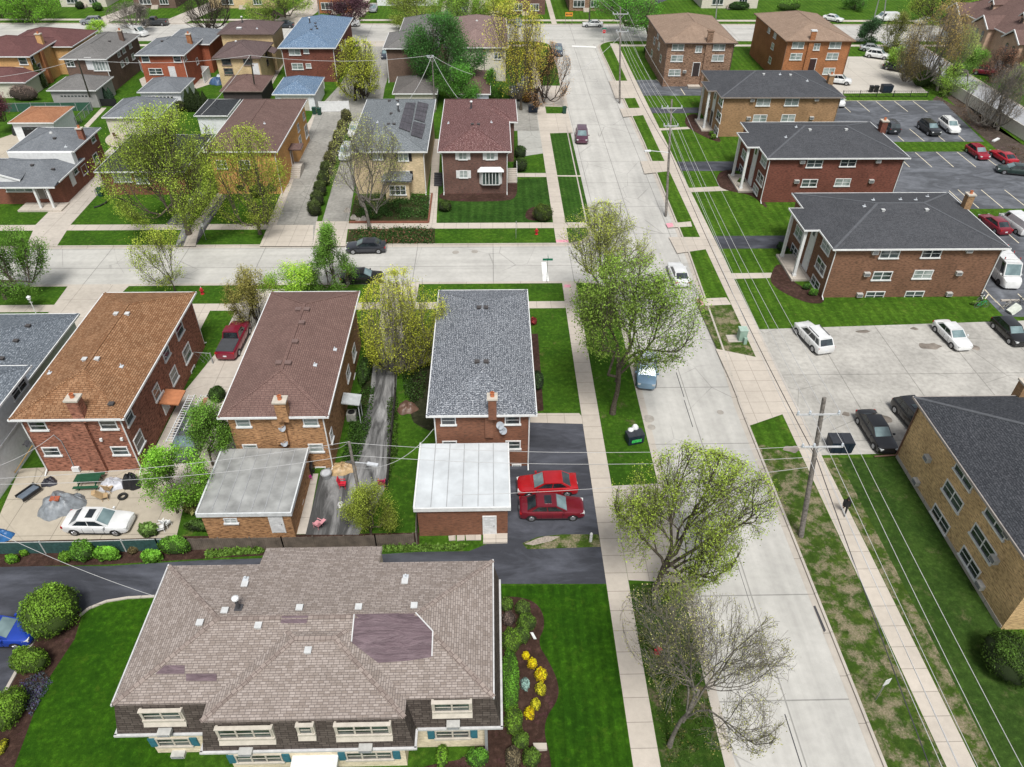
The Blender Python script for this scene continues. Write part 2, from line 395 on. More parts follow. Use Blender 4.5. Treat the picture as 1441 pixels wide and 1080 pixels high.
sheet('dirt_patch',smoothpoly(P2([(470,690),(482,687),(470,720),(462,750),(450,752),(455,715)])),plain((.22,.14,.09),.95,var=.4),Z3,True)
sheet('mulch_bed',[(745,470),(757,470),(765,578),(754,580)],MULCH,Z2)
sheet('soil_or_shade',[(-12.1,42.3),(-9.5,42.3),(-9.3,60),(-12.1,60)],grass('dark_undergrowth_soil',(.022,.035,.01),(.05,.06,.02)),.0045,True)
sheet('soil_or_shade',smoothpoly([(-7.6,48.5),(-6.2,47.2),(-4.9,46.5),(-4.9,61),(-7.9,61)],3),grass('painted_shade_soil',(.025,.028,.014),(.055,.06,.03)),.0045,True)  # dark ground colour painted in for the shade under the willow-like tree
sheet('soil_or_shade',[(-21.3,42.3),(-20.2,42.3),(-20.2,60),(-21.3,60)],SOIL,.0045,True)
# ---- north west block
sheet('driveway',[(37,347),(80,347),(99,317),(135,277),(170,232),(158,205),(135,228),(118,252),(95,277),(60,284),(50,288),(58,295),(69,298),(50,317)],DRIVE,Z3)
sheet('driveway',[(246,347),(258,317),(232,317),(262,285),(276,270),(290,270),(262,317),(272,317),(306,275),(320,275),(275,347)],ASPHO,Z3)
sheet('path',[(258,347),(271,316),(306,272),(314,272),(282,316),(275,347)],WALK,.018)
sheet('driveway',[(365,347),(440,347),(448,300),(447,270),(484,163),(440,160),(405,262),(378,316)],OLDC,Z3)
sheet('apron',[(365,347),(440,347),(441,317),(378,317)],WALK,.019)
sheet('path',[(389,317),(376,317),(405,250),(432,175),(440,163),(443,163),(410,262)],WALK,.019)
sheet('driveway',[(452,317),(490,317),(500,255),(515,215),(487,205),(470,255)],OLDC,Z3)
sheet('apron',[(440,347),(486,347),(491,312),(445,312)],WALK,.02)
GARDEN=grass('garden_soil',(.05,.06,.02),(.09,.075,.04))
sheet('garden_bed',[(492,313),(604,313),(608,275),(500,275)],GARDEN,Z1); sheet('garden_bed',[(487,345),(612,344),(612,320),(492,320)],GARDEN,Z1)
sheet('path',[(609,196),(620,196),(614,317),(602,317)],WALK,Z3)
sheet('path',[(714,244),(769,244),(769,249.5),(714,249.5)],WALK,Z3)
sheet('mulch_bed',smoothpoly(P2([(617,270),(619,284),(714,284),(728,277),(728,250),(714,248)]),2),MULCH,Z2,True)
sheet('mulch_bed',smoothpoly(P2([(738,309),(741,295),(755,290),(762,300),(758,312)]),2),MULCH,Z2,True)
sheet('driveway',[(727,117),(757,117),(762,155),(765,216),(745,219),(729,222)],concrete('old_drive_concrete',(.42,.42,.39),4,6,stain=.35),Z2)
sheet('apron',[(766,160),(800,160),(806,187),(772,188)],WALK,Z2); sheet('apron',[(760,121),(795,121),(799,151),(764,150)],WALK,Z2)
sheet('path',[(777,247),(818,247),(818,249),(777,248.5)],WALK,Z1)
sheet('mown_lawn',[(773,189),(803,188),(832,312),(791,313)],grass('striped_grass',(.035,.10,.012),(.06,.15,.02),stripe=(.5,.01,1)),.0045)
sheet('mown_lawn',[(617,316),(777,314),(770,250),(616,262)],grass('striped_grass',(.032,.09,.012),(.055,.14,.02),stripe=(.3,.3,1)),.0045)
# alley yards and drives behind
sheet('driveway',[(380,125),(352,145),(402,62),(412,62),(400,90)],DRIVE,Z2)
sheet('driveway',[(-29,120),(-18.3,120),(-19.3,139),(-19.5,169.6),(-27,169.6),(-27.5,141),(-29,130)],OLDC,Z3,True)
sheet('driveway',[(-6,117),(7.5,117),(7.5,130),(-6,130)],OLDC,.013,True)
sheet('driveway',[(146,98),(195,72),(204,85),(160,118),(148,112)],ASPH,Z2)
sheet('patio',smoothpoly(P2([(146,200),(152,190),(166,186),(180,190),(180,206),(160,209)])),PATIO,Z3,True)
sheet('patio',[(0,195),(45,180),(75,190),(60,215),(10,235),(-20,235)],PATIO,Z2)
sheet('path',[(118,178),(124,180),(150,152),(143,152)],WALK,Z3)
sheet('path',[(196,112),(204,108),(212,120),(200,122)],WALK,Z3); sheet('driveway',[(275,112),(310,108),(298,118),(268,128)],WALK,Z3)
for q in [[(19,52),(33,52),(55,30),(75,12),(62,12),(40,30)],[(90,52),(112,50),(135,10),(150,0),(128,0),(105,25)]]: pass
for x0,x1,lean,m in [(-92,-87,8,DRIVE),(-75.5,-69.5,8,DRIVE),(-50,-43,4,WALK),(-36,-32,2,WALK),(-11.2,-5.6,0,ASPH),(14,15.2,0,WALK),(-5,2,3,DRIVE)]:
    sheet('driveway',[(x0,184.4),(x1,184.4),(x1+lean,215),(x0+lean,215)],m,Z3,True)
sheet('path',[(-33,188),(-31,188),(-28,205),(-30,205)],WALK,Z2,True)
sheet('driveway',[(29,188),(34,188),(39,215),(50,215)],ASPH,Z2,True)
for x in (-12,-5.5): sheet('path',[(x,184.4),(x+1,184.4),(x+1,215),(x,215)],WALK,.02,True)
for y in (52,): sheet('apron',[(-28,165.5),(-19,165.5),(-19,169.8),(-28,169.8)],DRIVE,.02,True)
# ---- east block
sheet('parkway_lawn',[(21.9,-30),(25.25,-30),(25.25,43),(21.9,45)],PATCHY,.004,True)
sheet('parkway_lawn',[(1009,491),(982,431),(1030,430),(1063,503)],PATCHY,.004)
sheet('verge',[(27.0,-30),(28.2,-30),(28.2,43),(27.0,43)],PATCHY,.005,True)
sheet('lawn',[(28.2,-30),(33,-30),(33,43),(28.2,43)],grass('tired_lawn',(.038,.085,.014),(.066,.13,.022),(.15,.14,.07),.35),.0055,True)
sheet('parkway_lawn',[(9.2,-30),(12.9,-30),(12.9,31),(9.2,31)],grass('thin_grass',(.035,.085,.01),(.06,.12,.015),(.17,.13,.09),1.0),.004,True)
sheet('parkway_lawn',[(9.2,40.5),(12.9,40.5),(12.9,64),(9.2,64)],grass('shaded_grass',(.04,.11,.008),(.07,.17,.012),(.15,.11,.07),.5),.004,True)
for q in [[(857,114),(883,114),(898,138),(866,139)],[(872,153),(904,152),(909,162),(877,165)],[(901,227),(936,227),(943,241),(907,245)],[(941,334),(985,334),(994,351),(953,357)],
          [(1007,491),(1065,503),(1102,583),(1053,600),(1030,541)]]: sheet('apron',q,WALK,Z2)
for q in [[(936,315),(972,312),(974,319),(940,321)],[(977,421),(1022,419),(1029,429),(984,431)],[(1025,385),(1104,384),(1101,391),(1031,393)],[(966,265),(1045,261),(1040,268),(970,271)],[(925,181),(985,178),(988,181),(928,184)]]:
    sheet('path',q,WALK,Z2)
for y0,y1,x0 in [(78.3,81.5,27.0),(101.1,104.5,27.0),(125.0,127.8,27.0),(134.0,143.0,27.0)]:
    sheet('driveway',[(x0,y0),(54,y0) if y1<140 else (44,y0),(54,y1) if y1<140 else (44,y1),(x0,y1)],ASPHL if y1>140 else ASPH,Z2,True)
for a,b in [((923,112),(934,120)),((958,125),(964,134))]:
    p,q=G(*a),G(*b); mb=MB().beam((p.x,p.y,.016),(q.x,q.y,.016),.13,.004); struct('parking_line',mb,LINE)
sheet('car_park',[(1063,464),(1441,451.5),(1560,448),(1640,640),(1280,638),(1156,641),(1108,548)],LOTC,Z2)
for (cx,cy,rx,ry) in [(1308,488,22,6),(1215,467,12,3),(1287,463,6,3),(1372,490,7,4),(1115,632,14,5),(1240,590,16,8),(1190,583,6,3),(1360,560,8,4)]:
    c=G(cx,cy); k=depth(c)/F; random.seed(cx)
    pts=[(c.x+rx*k*math.cos(t)*random.uniform(.55,1.2),c.y+ry*k*1.6*math.sin(t)*random.uniform(.5,1.2)) for t in [i*math.pi/6 for i in range(12)]]
    sheet('oil_stain',smoothpoly(pts,1),asphalt('stain',(.16,.14,.12),2.4,.8),.0145,True)
LX=53.3
sheet('car_park',[(LX,112),(76.8,112),(79.4,131.3),(LX,131.2)],ASPHL,Z2,True)
sheet('car_park',[(LX,88.6),(81,88.6),(81,96),(76.5,108),(LX,108)],ASPHL,Z2,True)
sheet('car_park',[(LX,108),(60,108),(60,112),(LX,112)],ASPHL,Z1,True); sheet('car_park',[(LX,63.4),(60,63.4),(60,88.6),(LX,88.6)],ASPHL,Z1,True)
sheet('car_park',[(LX,66.3),(84,66.3),(84,85.4),(LX,85.4)],ASPHL,Z2,True)
sheet('car_park',[(1178,80),(1242,80),(1304,129),(1308,131),(1168,132)],concrete('far_lot_concrete',(.50,.47,.42),5,5,stain=.2),Z2)
sheet('mulch_strip',[(1260,68),(1282,75),(1345,132),(1441,230),(1500,290),(1500,215),(1441,205),(1345,150),(1290,95),(1262,60)],SOIL,Z1)
sheet('mulch_strip',[(1318,135),(1345,150),(1441,205),(1500,262),(1500,300),(1441,246),(1385,195),(1335,152),(1312,141)],SOIL,.008)
sheet('side_road',[(84.3,60),(91.5,60),(91.5,170),(84.3,170)],concrete('side_road_concrete',(.36,.37,.39),5,5,stain=.3),Z2,True)
sheet('side_road_kerb',[(91.5,60),(92.2,60),(92.2,170),(91.5,170)],KERB,Z3,True)
sheet('driveway',[(92.2,120),(110,120),(110,128),(92.2,128)],ASPHL,Z2,True)
sheet('driveway',[(92.2,146),(101,146),(101,153),(92.2,153)],ASPHL,Z2,True)
BED=[(1034,386,48,0)]
for q in [[(1108,373),(1092,372),(1086,384),(1083,395),(1092,406),(1113,418),(1140,428),(1161,427),(1158,412),(1115,400)],
          [(1036,240),(1015,240),(1008,250),(1010,263),(1028,270),(1060,275),(1080,296),(1078,285),(1045,262)],
          [(983,160),(966,162),(963,172),(968,180),(985,190),(1008,200),(1016,200),(1008,188),(985,178)]]:
    sheet('mulch_bed',smoothpoly(P2(q),2),MULCH,Z3,True)
def line(a,b,w=.12,z=.017,m=LINE,k=1,ox=0,oy=0):
    p,q=G(ox+a[0]/k,oy+a[1]/k),G(ox+b[0]/k,oy+b[1]/k)
    struct('parking_line',MB().beam((p.x,p.y,z),(q.x,q.y,z),w,.004),m)
for a,b in [((420,590),(468,633)),((505,570),(575,630)),((610,572),(685,632)),((715,572),(790,630)),((820,572),(900,633)),((735,768),(768,797)),((800,728),(883,797)),((960,765),(998,797)),((1075,765),(1112,797)),
            ((755,900),(800,942)),((832,860),(925,942)),((950,857),(1048,942)),((1067,857),(1173,942)),((1230,890),(1290,935)),((425,569),(905,567))]: line(a,b,k=4,ox=1080)
for a,b in [((685,708),(830,840)),((775,698),(985,885)),((1010,700),(1230,885)),((1245,700),(1460,870))]: line(a,b,k=7.17,ox=1240,oy=170)
for a,b in [((1204,530),(1290,625)),((1222,548),(1195,588)),((1246,575),(1225,605)),((1409,575),(1460,625)),((1340,225),(1415,290)),((1270,600),(1330,662))]: line(a,b,k=4,ox=1080,oy=270)
# ------------------------------------------------------------------ buildings
def roofz(r,he,p,gable=None):
    x0,x1,y0,y1=r
    def f(x,y):
        if gable=='y': d=min(x-x0,x1-x)
        elif gable=='x': d=min(y-y0,y1-y)
        else: d=min(x-x0,x1-x,y-y0,y1-y)
        return he+p*max(0,d)
    return f
def hip(mb,caps,r,he,p,gable=None,m=0,soffit=True):
    x0,x1,y0,y1=r; W=x1-x0;D=y1-y0
    if gable:
        if gable=='y':
            h=he+p*W/2; cx=(x0+x1)/2
            mb.poly([(x1,y0,he),(x1,y1,he),(cx,y1,h),(cx,y0,h)],m); mb.poly([(x0,y1,he),(x0,y0,he),(cx,y0,h),(cx,y1,h)],m)
            L=[((cx,y0,h),(cx,y1,h))]
        else:
            h=he+p*D/2; cy=(y0+y1)/2
            mb.poly([(x0,y0,he),(x1,y0,he),(x1,cy,h),(x0,cy,h)],m); mb.poly([(x1,y1,he),(x0,y1,he),(x0,cy,h),(x1,cy,h)],m)
            L=[((x0,cy,h),(x1,cy,h))]
    elif D>=W:
        h=he+p*W/2; cx=(x0+x1)/2; a=(cx,y0+W/2,h); b=(cx,y1-W/2,h)
        if D-W<.05: b=a
        mb.poly([(x0,y0,he),(x1,y0,he),a],m); mb.poly([(x1,y1,he),(x0,y1,he),b],m)
        mb.poly([(x1,y0,he),(x1,y1,he),b,a],m) if a!=b else mb.poly([(x1,y0,he),(x1,y1,he),a],m)
        mb.poly([(x0,y1,he),(x0,y0,he),a,b],m) if a!=b else mb.poly([(x0,y1,he),(x0,y0,he),a],m)
        L=[((x0,y0,he),a),((x1,y0,he),a),((x0,y1,he),b),((x1,y1,he),b)]+([(a,b)] if a!=b else [])
    else:
        h=he+p*D/2; cy=(y0+y1)/2; a=(x0+D/2,cy,h); b=(x1-D/2,cy,h)
        mb.poly([(x0,y1,he),(x0,y0,he),a],m); mb.poly([(x1,y0,he),(x1,y1,he),b],m)
        mb.poly([(x0,y0,he),(x1,y0,he),b,a],m); mb.poly([(x1,y1,he),(x0,y1,he),a,b],m)
        L=[((x0,y0,he),a),((x0,y1,he),a),((x1,y0,he),b),((x1,y1,he),b),(a,b)]
    if soffit: mb.poly([(x0,y0,he-.12),(x0,y1,he-.12),(x1,y1,he-.12),(x1,y0,he-.12)],m)
    if caps is not None:
        for p_,q_ in L: caps.beam(Vector(p_)+Vector((0,0,.0)),Vector(q_)+Vector((0,0,.0)),.26,.05)
def fascia(mb,r,he,h=.15,w=.08,sides='NSEW',gap=None):
    x0,x1,y0,y1=r
    if 'S' in sides: mb.box(x0-w,x1+w,y0-w,y0,he-h,he+.02)
    if 'N' in sides: mb.box(x0-w,x1+w,y1,y1+w,he-h,he+.02)
    if 'W' in sides: mb.box(x0-w,x0,y0,y1,he-h,he+.02)
    if 'E' in sides: mb.box(x1,x1+w,y0,y1,he-h,he+.02)
WN={'S':Vector((0,-1,0)),'N':Vector((0,1,0)),'E':Vector((1,0,0)),'W':Vector((-1,0,0))}
class House:
    def __init__(s,name,label,cat,r,he,wall,roof,pitch=.33,ov=.45,group=None,trim=WHITE,gable=None,cap=None,base=0,rz=0,loc=None,soff=None,spouts='',walls=True):
        s.r=r;s.he=he;s.p=pitch;s.ov=ov;s.rz=roofz(r,he,pitch,gable)
        x0,x1,y0,y1=r; s.x0,s.x1,s.y0,s.y1=x0+ov,x1-ov,y0+ov,y1-ov
        s.root=thing(name,label,cat,((x0+x1)/2,(y0+y1)/2,0),group)
        s.trim=trim; s.wallm=wall; s.roofm=roof; s.wm=MB(); s.rm=MB(); s.cm=MB(); s.fm=MB()
        if walls: s.wm.box(s.x0,s.x1,s.y0,s.y1,base-.15,he-.1)
        if gable:
            if gable=='y':
                h=he-.1+pitch*(s.x1-s.x0)/2
                for y in (s.y0,s.y1): s.wm.poly([(s.x0,y,he-.1),(s.x1,y,he-.1),((x0+x1)/2,y,h)])
            else:
                h=he-.1+pitch*(s.y1-s.y0)/2
                for x in (s.x0,s.x1): s.wm.poly([(x,s.y0,he-.1),(x,s.y1,he-.1),(x,(y0+y1)/2,h)])
        hip(s.rm,s.cm,r,he,pitch,gable)
        fascia(s.fm,r,he,sides='NSEW' if not gable else ('EW' if gable=='y' else 'NS'))
        if gable:
            cx=(x0+x1)/2;cy=(y0+y1)/2
            if gable=='y':
                h=he+pitch*(x1-x0)/2
                for y in (y0,y1):
                    s.fm.beam((x0,y,he-.06),(cx,y,h-.06),.12,.2); s.fm.beam((cx,y,h-.06),(x1,y,he-.06),.12,.2)
            else:
                h=he+pitch*(y1-y0)/2
                for x in (x0,x1):
                    s.fm.beam((x,y0,he-.06),(x,cy,h-.06),.12,.2); s.fm.beam((x,cy,h-.06),(x,y1,he-.06),.12,.2)
        for k in spouts.split():
            cx=s.x0+.05 if k[1]=='W' else s.x1-.05; cy=s.y0-.08 if k[0]=='S' else s.y1+.08
            ex=r[0]+.1 if k[1]=='W' else r[1]-.1
            mb=MB(); mb.path([(ex,r[2]+.05 if k[0]=='S' else r[3]-.05,he-.1),(cx,cy,he-.55),(cx,cy,.3),(cx,cy-.5 if k[0]=='S' else cy+.5,.05)],.055,6)
            mb.build('downspout',trim,s.root)
        s.capm=cap or (plain((.085,.09,.10),.9) if roof.name.startswith('charcoal') else None)
    def wing(s,r,he,pitch=None,gable=None,ov=None,walls=True,fs='NSEW',caps=True):
        pitch=pitch or s.p; ov=s.ov if ov is None else ov
        if walls: s.wm.box(r[0]+ov,r[1]-ov,r[2]+ov,r[3]-ov,-.15,he-.1)
        hip(s.rm,s.cm if caps else None,r,he,pitch,gable); fascia(s.fm,r,he,sides=fs)
        if gable=='y' and walls:
            h=he-.1+pitch*(r[1]-r[0]-2*ov)/2
            for y in (r[2]+ov,r[3]-ov): s.wm.poly([(r[0]+ov,y,he-.1),(r[1]-ov,y,he-.1),((r[0]+r[1])/2,y,h)])
    def finish(s):
        s.wm.build('wall',s.wallm,s.root,uv=True); s.roof=s.rm.build('roof',s.roofm,s.root,uv=True)
        if s.cm.v: s.cm.build('ridge_cap',s.capm or s.roofm,s.roof,uv=True)
        if s.fm.v: s.fm.build('gutter',s.trim,s.root)
        return s
    # windows given by picture position on a named wall
    def win(s,side,px,py,w,h,k=1,pane=None,trim=None,val=None,rail=True,shut=None,ox=0,oy=0,sc_=1,name='window',z=None):
        px=ox+px/sc_;py=oy+py/sc_
        if val is None: val={'S':s.y0,'N':s.y1,'E':s.x1,'W':s.x0}[side]
        p=ony(px,py,val) if side in 'NS' else onx(px,py,val)
        p.z=min(p.z,s.he-.32-h/2) if p.z>s.he-1.9 else p.z
        return window(s.root,p,WN[side],w,h,k,pane,trim or s.trim,rail,shut,name)
    def vent(s,px,py,kind='box',ox=0,oy=0,k=1,fn=None):
        p=onroof(ox+px/k,oy+py/k,fn or s.rz,s.he+.5); roofbit(s.roof,p,kind)
    def chimney(s,px,py,w,d,h,mat,ox=0,oy=0,k=1,pot=True,fn=None,ground=False,p=None):
        """px,py = middle of the foot of the stack where it leaves the roof"""
        if p is None: p=onroof(ox+px/k,oy+py/k,fn or s.rz,s.he+.5)
        mb=MB(); mb.box(p.x-w/2,p.x+w/2,p.y-d/2,p.y+d/2,0 if ground else s.he-.4,p.z+h)
        c=mb.build('chimney',mat,s.root if ground else s.roof,uv=True)
        MB().box(p.x-w/2-.09,p.x+w/2+.09,p.y-d/2-.09,p.y+d/2+.09,p.z+h,p.z+h+.14).build('cap',CREAMF,c) if not s_depth3(c) else None
        if s_depth3(c):
            MB().box(p.x-w/2-.09,p.x+w/2+.09,p.y-d/2-.09,p.y+d/2+.09,p.z+h,p.z+h+.14).build('chimney_cap',CREAMF,s.roof)
        if pot: MB().lathe((p.x,p.y,p.z+h+.14),[(.17,0),(.15,.1),(.15,.3),(.18,.32),(.12,.33),(.12,.1)],12).build('chimney_pot',TERRA,s.roof,smooth=40)
        return p
def s_depth3(o): return o.parent is not None and o.parent.parent is not None
def window(parent,p,n,w,h,k=1,pane=None,trim=WHITE,rail=True,shut=None,name='window'):
    t=Vector((0,0,1)).cross(n); z=Vector((0,0,1)); p=Vector(p)
    f=MB(); tw=.085
    def bx(a,b,wa,hb,d0=-.02,d1=.07): f.obox(p+t*a+z*b+n*((d0+d1)/2),t*wa/2,n*(d1-d0)/2,z*hb/2)
    bx(0,h/2+tw/2-.01,w+2*tw,tw); bx(0,-h/2-tw/2+.01,w+2*tw+.12,tw+.05,-.02,.13)
    bx(-w/2-tw/2+.01,0,tw,h-.021); bx(w/2+tw/2-.01,0,tw,h-.021)
    for i in range(1,k): bx(-w/2+w*i/k,0,.09,h-.021,-.02,.062)
    if rail:
        for i in range(k): bx(-w/2+w*(i+.5)/k,.02,w/k-.09,.045,-.02,.05)
    o=f.build(name,trim,parent)
    g=MB(); c=p+n*.028
    g.poly([c-t*w/2-z*h/2,c+t*w/2-z*h/2,c+t*w/2+z*h/2,c-t*w/2+z*h/2])
    pm=pane or random.choice([PANE,PANE,PANEB])
    g.build('pane',pm,o)
    if shut:
        m=MB()
        for s_ in (-1,1):
            m.obox(p+t*s_*(w/2+tw+.21)+n*.03,t*.2,n*.03,z*(h/2+.05))
            for i in range(9): m.obox(p+t*s_*(w/2+tw+.21)+n*.065+z*(-h/2+.1+i*(h-.2)/8),t*.16,n*.008,z*.03)
        m.build('shutter',shut,parent)
    return o
def ac(parent,p,n,w=.62,h=.42):
    t=Vector((0,0,1)).cross(n); z=Vector((0,0,1)); m=MB(); m.obox(p+n*.16,t*w/2,n*.2,z*h/2)
    o=m.build('air_conditioner',plain((.42,.42,.4),.6),parent)
    g=MB(); g.obox(p+n*.362,t*w*.42,n*.006,z*h*.36,0)
    for i in range(5): g.obox(p+n*.372+z*(-h*.3+i*h*.15),t*w*.4,n*.006,z*.012,1)
    g.build('grille',[DGREY,GREY],o)
def dish(parent,p,n=(-.3,-.8,.5),r=.32,mat=None):
    p=Vector(p); n=Vector(n).normalized(); a=n.orthogonal().normalized(); b=n.cross(a); k=16; m=MB()
    rings=[(0,0),(.5,.03),(1,.12)]
    base=len(m.v)
    c=p+n*.35
    for rr,dz in rings:
        for i in range(k):
            t=2*math.pi*i/k; m.v.append(tuple(c+(a*math.cos(t)+b*math.sin(t))*max(rr,.01)*r+n*dz*r))
    for j in range(2):
        for i in range(k):
            q=(i+1)%k; m.f.append((j*k+i,j*k+q,j*k+k+q,j*k+k+i)); m.m.append(0)
    m.tube(p,c,.025,.025,6,0); m.tube(c-a*r*.9,c+n*.4,.015,.015,5,0); m.obox(c+n*.4,a*.05,b*.05,n*.05,0)
    m.build('satellite_dish',mat or plain((.35,.38,.42),.4),parent,smooth=40)
def roofbit(roof,p,kind):
    x,y,z=p; m=MB()
    if kind=='box':
        m.box(x-.15,x+.15,y-.15,y+.15,z-.12,z+.12,0); m.box(x-.19,x+.19,y-.19,y+.19,z+.12,z+.18,0); m.build('roof_vent',plain((.5,.51,.51),.45,var=.15),roof)
    elif kind=='dark':
        m.box(x-.16,x+.16,y-.14,y+.14,z-.1,z+.12); m.box(x-.21,x+.21,y-.19,y+.19,z+.12,z+.19); m.build('roof_vent',plain((.06,.055,.055),.7),roof)
    elif kind=='brown':
        m.box(x-.2,x+.2,y-.17,y+.17,z-.1,z+.14); m.box(x-.25,x+.25,y-.22,y+.22,z+.14,z+.21); m.build('roof_vent',plain((.15,.10,.09),.7),roof)
    elif kind=='pipe':
        m.tube((x,y,z-.1),(x,y,z+.24),.05,.05,10); m.box(x-.17,x+.17,y-.2,y+.14,z-.05,z+.04); m.build('vent_pipe',plain((.5,.53,.56),.4),roof)
    elif kind=='stack':
        m.tube((x,y,z-.1),(x,y,z+.85),.1,.1,12,1); m.lathe((x,y,z+.85),[(.2,0),(.2,.12),(.1,.18)],12,0); m.box(x-.22,x+.22,y-.22,y+.22,z-.1,z+.05,1); m.build('flue',[WHITED,DGREY],roof)
    elif kind=='round':
        m.lathe((x,y,z-.05),[(.22,0),(.22,.14),(.17,.22),(.05,.27)],14); m.build('roof_vent',plain((.45,.46,.46),.4),roof,smooth=40)
    elif kind=='skylight':
        m.box(x-.5,x+.5,y-.4,y+.4,z-.2,z+.12); m.box(x-.43,x+.43,y-.33,y+.33,z+.12,z+.15,1); m.build('skylight',[GREY,WHITE],roof)
# walls
BR_B=brick('red_brown_brick',(.13,.055,.035),(.20,.085,.05),(.17,.12,.09),big=.3)
BR_C=brick('mottled_tan_brick',(.20,.095,.045),(.42,.235,.115),(.13,.09,.06),.42,.13,.022,big=.85)
BR_D=brick('rustic_red_brick',(.125,.042,.028),(.34,.15,.10),(.10,.06,.045),.42,.135,.022,big=.9)
BR_5=brick('russet_brick',(.118,.058,.036),(.19,.098,.06),(.15,.11,.08),big=.6)
BR_4=brick('dark_red_brick',(.11,.034,.025),(.16,.056,.04),(.13,.08,.06),big=.45)
BR_3=brick('tan_brown_brick',(.25,.145,.07),(.31,.19,.10),(.2,.15,.1),big=.3)
BR_6=brick('honey_brick',(.42,.27,.135),(.60,.42,.22),(.30,.21,.12),.3,.09,.014,big=.6)
BR_1=brick('mottled_dark_brick',(.09,.05,.035),(.30,.19,.13),(.11,.08,.06),.6,.2,.03,big=.9)
BR_2=brick('orange_red_brick',(.27,.10,.042),(.34,.14,.06),(.2,.13,.08),big=.3)
BR_F5=brick('plum_brick',(.07,.035,.03),(.13,.065,.05),(.22,.18,.16),.3,.1,.014,big=.5)
BR_F4=brick('cream_brick',(.48,.38,.23),(.55,.44,.28),(.42,.34,.24),big=.1)
BR_F3=brick('amber_brick',(.56,.28,.10),(.62,.33,.12),(.42,.25,.12),big=.1)
BR_F1=brick('russet_brick_ranch',(.16,.055,.035),(.21,.08,.05),(.16,.11,.09),big=.25)
BR_G1=brick('yellow_brick',(.48,.27,.10),(.52,.31,.13),(.4,.28,.16),big=.1)
BR_G2=brick('umber_brick',(.11,.07,.055),(.14,.09,.07),(.14,.11,.09),big=.2)
BR_G3=brick('vermilion_brick',(.27,.07,.035),(.32,.09,.045),(.2,.11,.08),big=.1)
BR_G4=brick('buff_brick',(.48,.36,.19),(.54,.41,.23),(.4,.33,.22),big=.1)
BR_A=brick('ivory_brick',(.55,.47,.33),(.62,.54,.40),(.40,.34,.25),.42,.2,.012,big=.05)
CREAMW=plain((.55,.52,.44),.85,var=.1); WHITESIDE=plain((.68,.70,.72),.7,var=.12)
# roofs
SH_A=shingle('tan_mauve_shingles',(.25,.208,.183),(.375,.325,.297),(.14,.12,.11),.30,.135,.016,streak=.1,big=.2)
SH_A2=shingle('tan_brown_cap_shingles',(.22,.178,.158),(.34,.285,.255),(.14,.11,.1),.3,.3,.02,streak=0)
SH_AM=shingle('dark_brown_mansard_shingles',(.075,.060,.052),(.135,.112,.098),(.04,.033,.03),.4,.17,.02,streak=.15)
SH_B=shingle('blue_grey_flecked_shingles',(.105,.118,.14),(.23,.25,.28),(.035,.04,.05),.34,.16,.022,.12,(.6,.62,.66),15)
SH_C=shingle('mauve_brown_shingles',(.185,.115,.10),(.225,.145,.125),(.10,.06,.055),.33,.16,.02,.2)
SH_D=shingle('orange_brown_shingles',(.25,.125,.062),(.39,.225,.125),(.11,.055,.03),.33,.17,.022,.25,big=.35)
SH_E=shingle('slate_blue_shingles',(.11,.13,.155),(.17,.195,.225),(.05,.06,.07),.4,.17,.014,.1,(.3,.33,.37),9)
SH_I=shingle('charcoal_shingles',(.060,.064,.072),(.085,.089,.098),(.04,.042,.048),.33,.15,.01,.15,(.11,.11,.12),14,big=.35)
SH_I6=shingle('charcoal_slate_shingles',(.042,.046,.054),(.066,.07,.08),(.02,.022,.026),.33,.16,.016,.1,(.09,.095,.105),10)
SH_T=shingle('sandy_brown_shingles',(.28,.20,.15),(.34,.25,.19),(.2,.14,.1),.33,.15,.01,.25)
SH_F5=shingle('plum_flecked_shingles',(.12,.055,.055),(.17,.085,.08),(.06,.03,.03),.33,.15,.014,.1,(.38,.27,.26),10)
SH_F4=shingle('grey_blue_shingles',(.15,.17,.18),(.20,.22,.235),(.08,.09,.1),.33,.15,.012,.2,(.3,.32,.34),8)
SH_F3=shingle('brown_mauve_shingles',(.15,.095,.085),(.19,.125,.11),(.09,.055,.05),.33,.15,.012,.15)
SH_BL=shingle('blue_flecked_shingles',(.10,.17,.27),(.15,.23,.34),(.06,.09,.15),.33,.15,.012,.1,(.38,.45,.52),9)
SH_G=shingle('mid_grey_shingles',(.17,.165,.16),(.21,.205,.20),(.1,.1,.1),.33,.15,.012,.2)
SH_GB=shingle('pale_slate_shingles',(.16,.175,.195),(.21,.225,.245),(.1,.11,.12),.33,.15,.012,.2)
SH_M=shingle('maroon_shingles',(.13,.06,.06),(.16,.08,.075),(.08,.04,.04),.33,.15,.012,.15)
SH_V=shingle('violet_brown_shingles',(.125,.09,.09),(.155,.115,.11),(.07,.05,.05),.33,.15,.012,.15)
SH_O=shingle('terracotta_shingles',(.33,.15,.08),(.40,.20,.11),(.22,.1,.06),.33,.15,.012,.15)
SH_K=shingle('black_shingles',(.04,.045,.05),(.06,.065,.07),(.02,.02,.025),.33,.15,.012,.15)
random.seed(11)
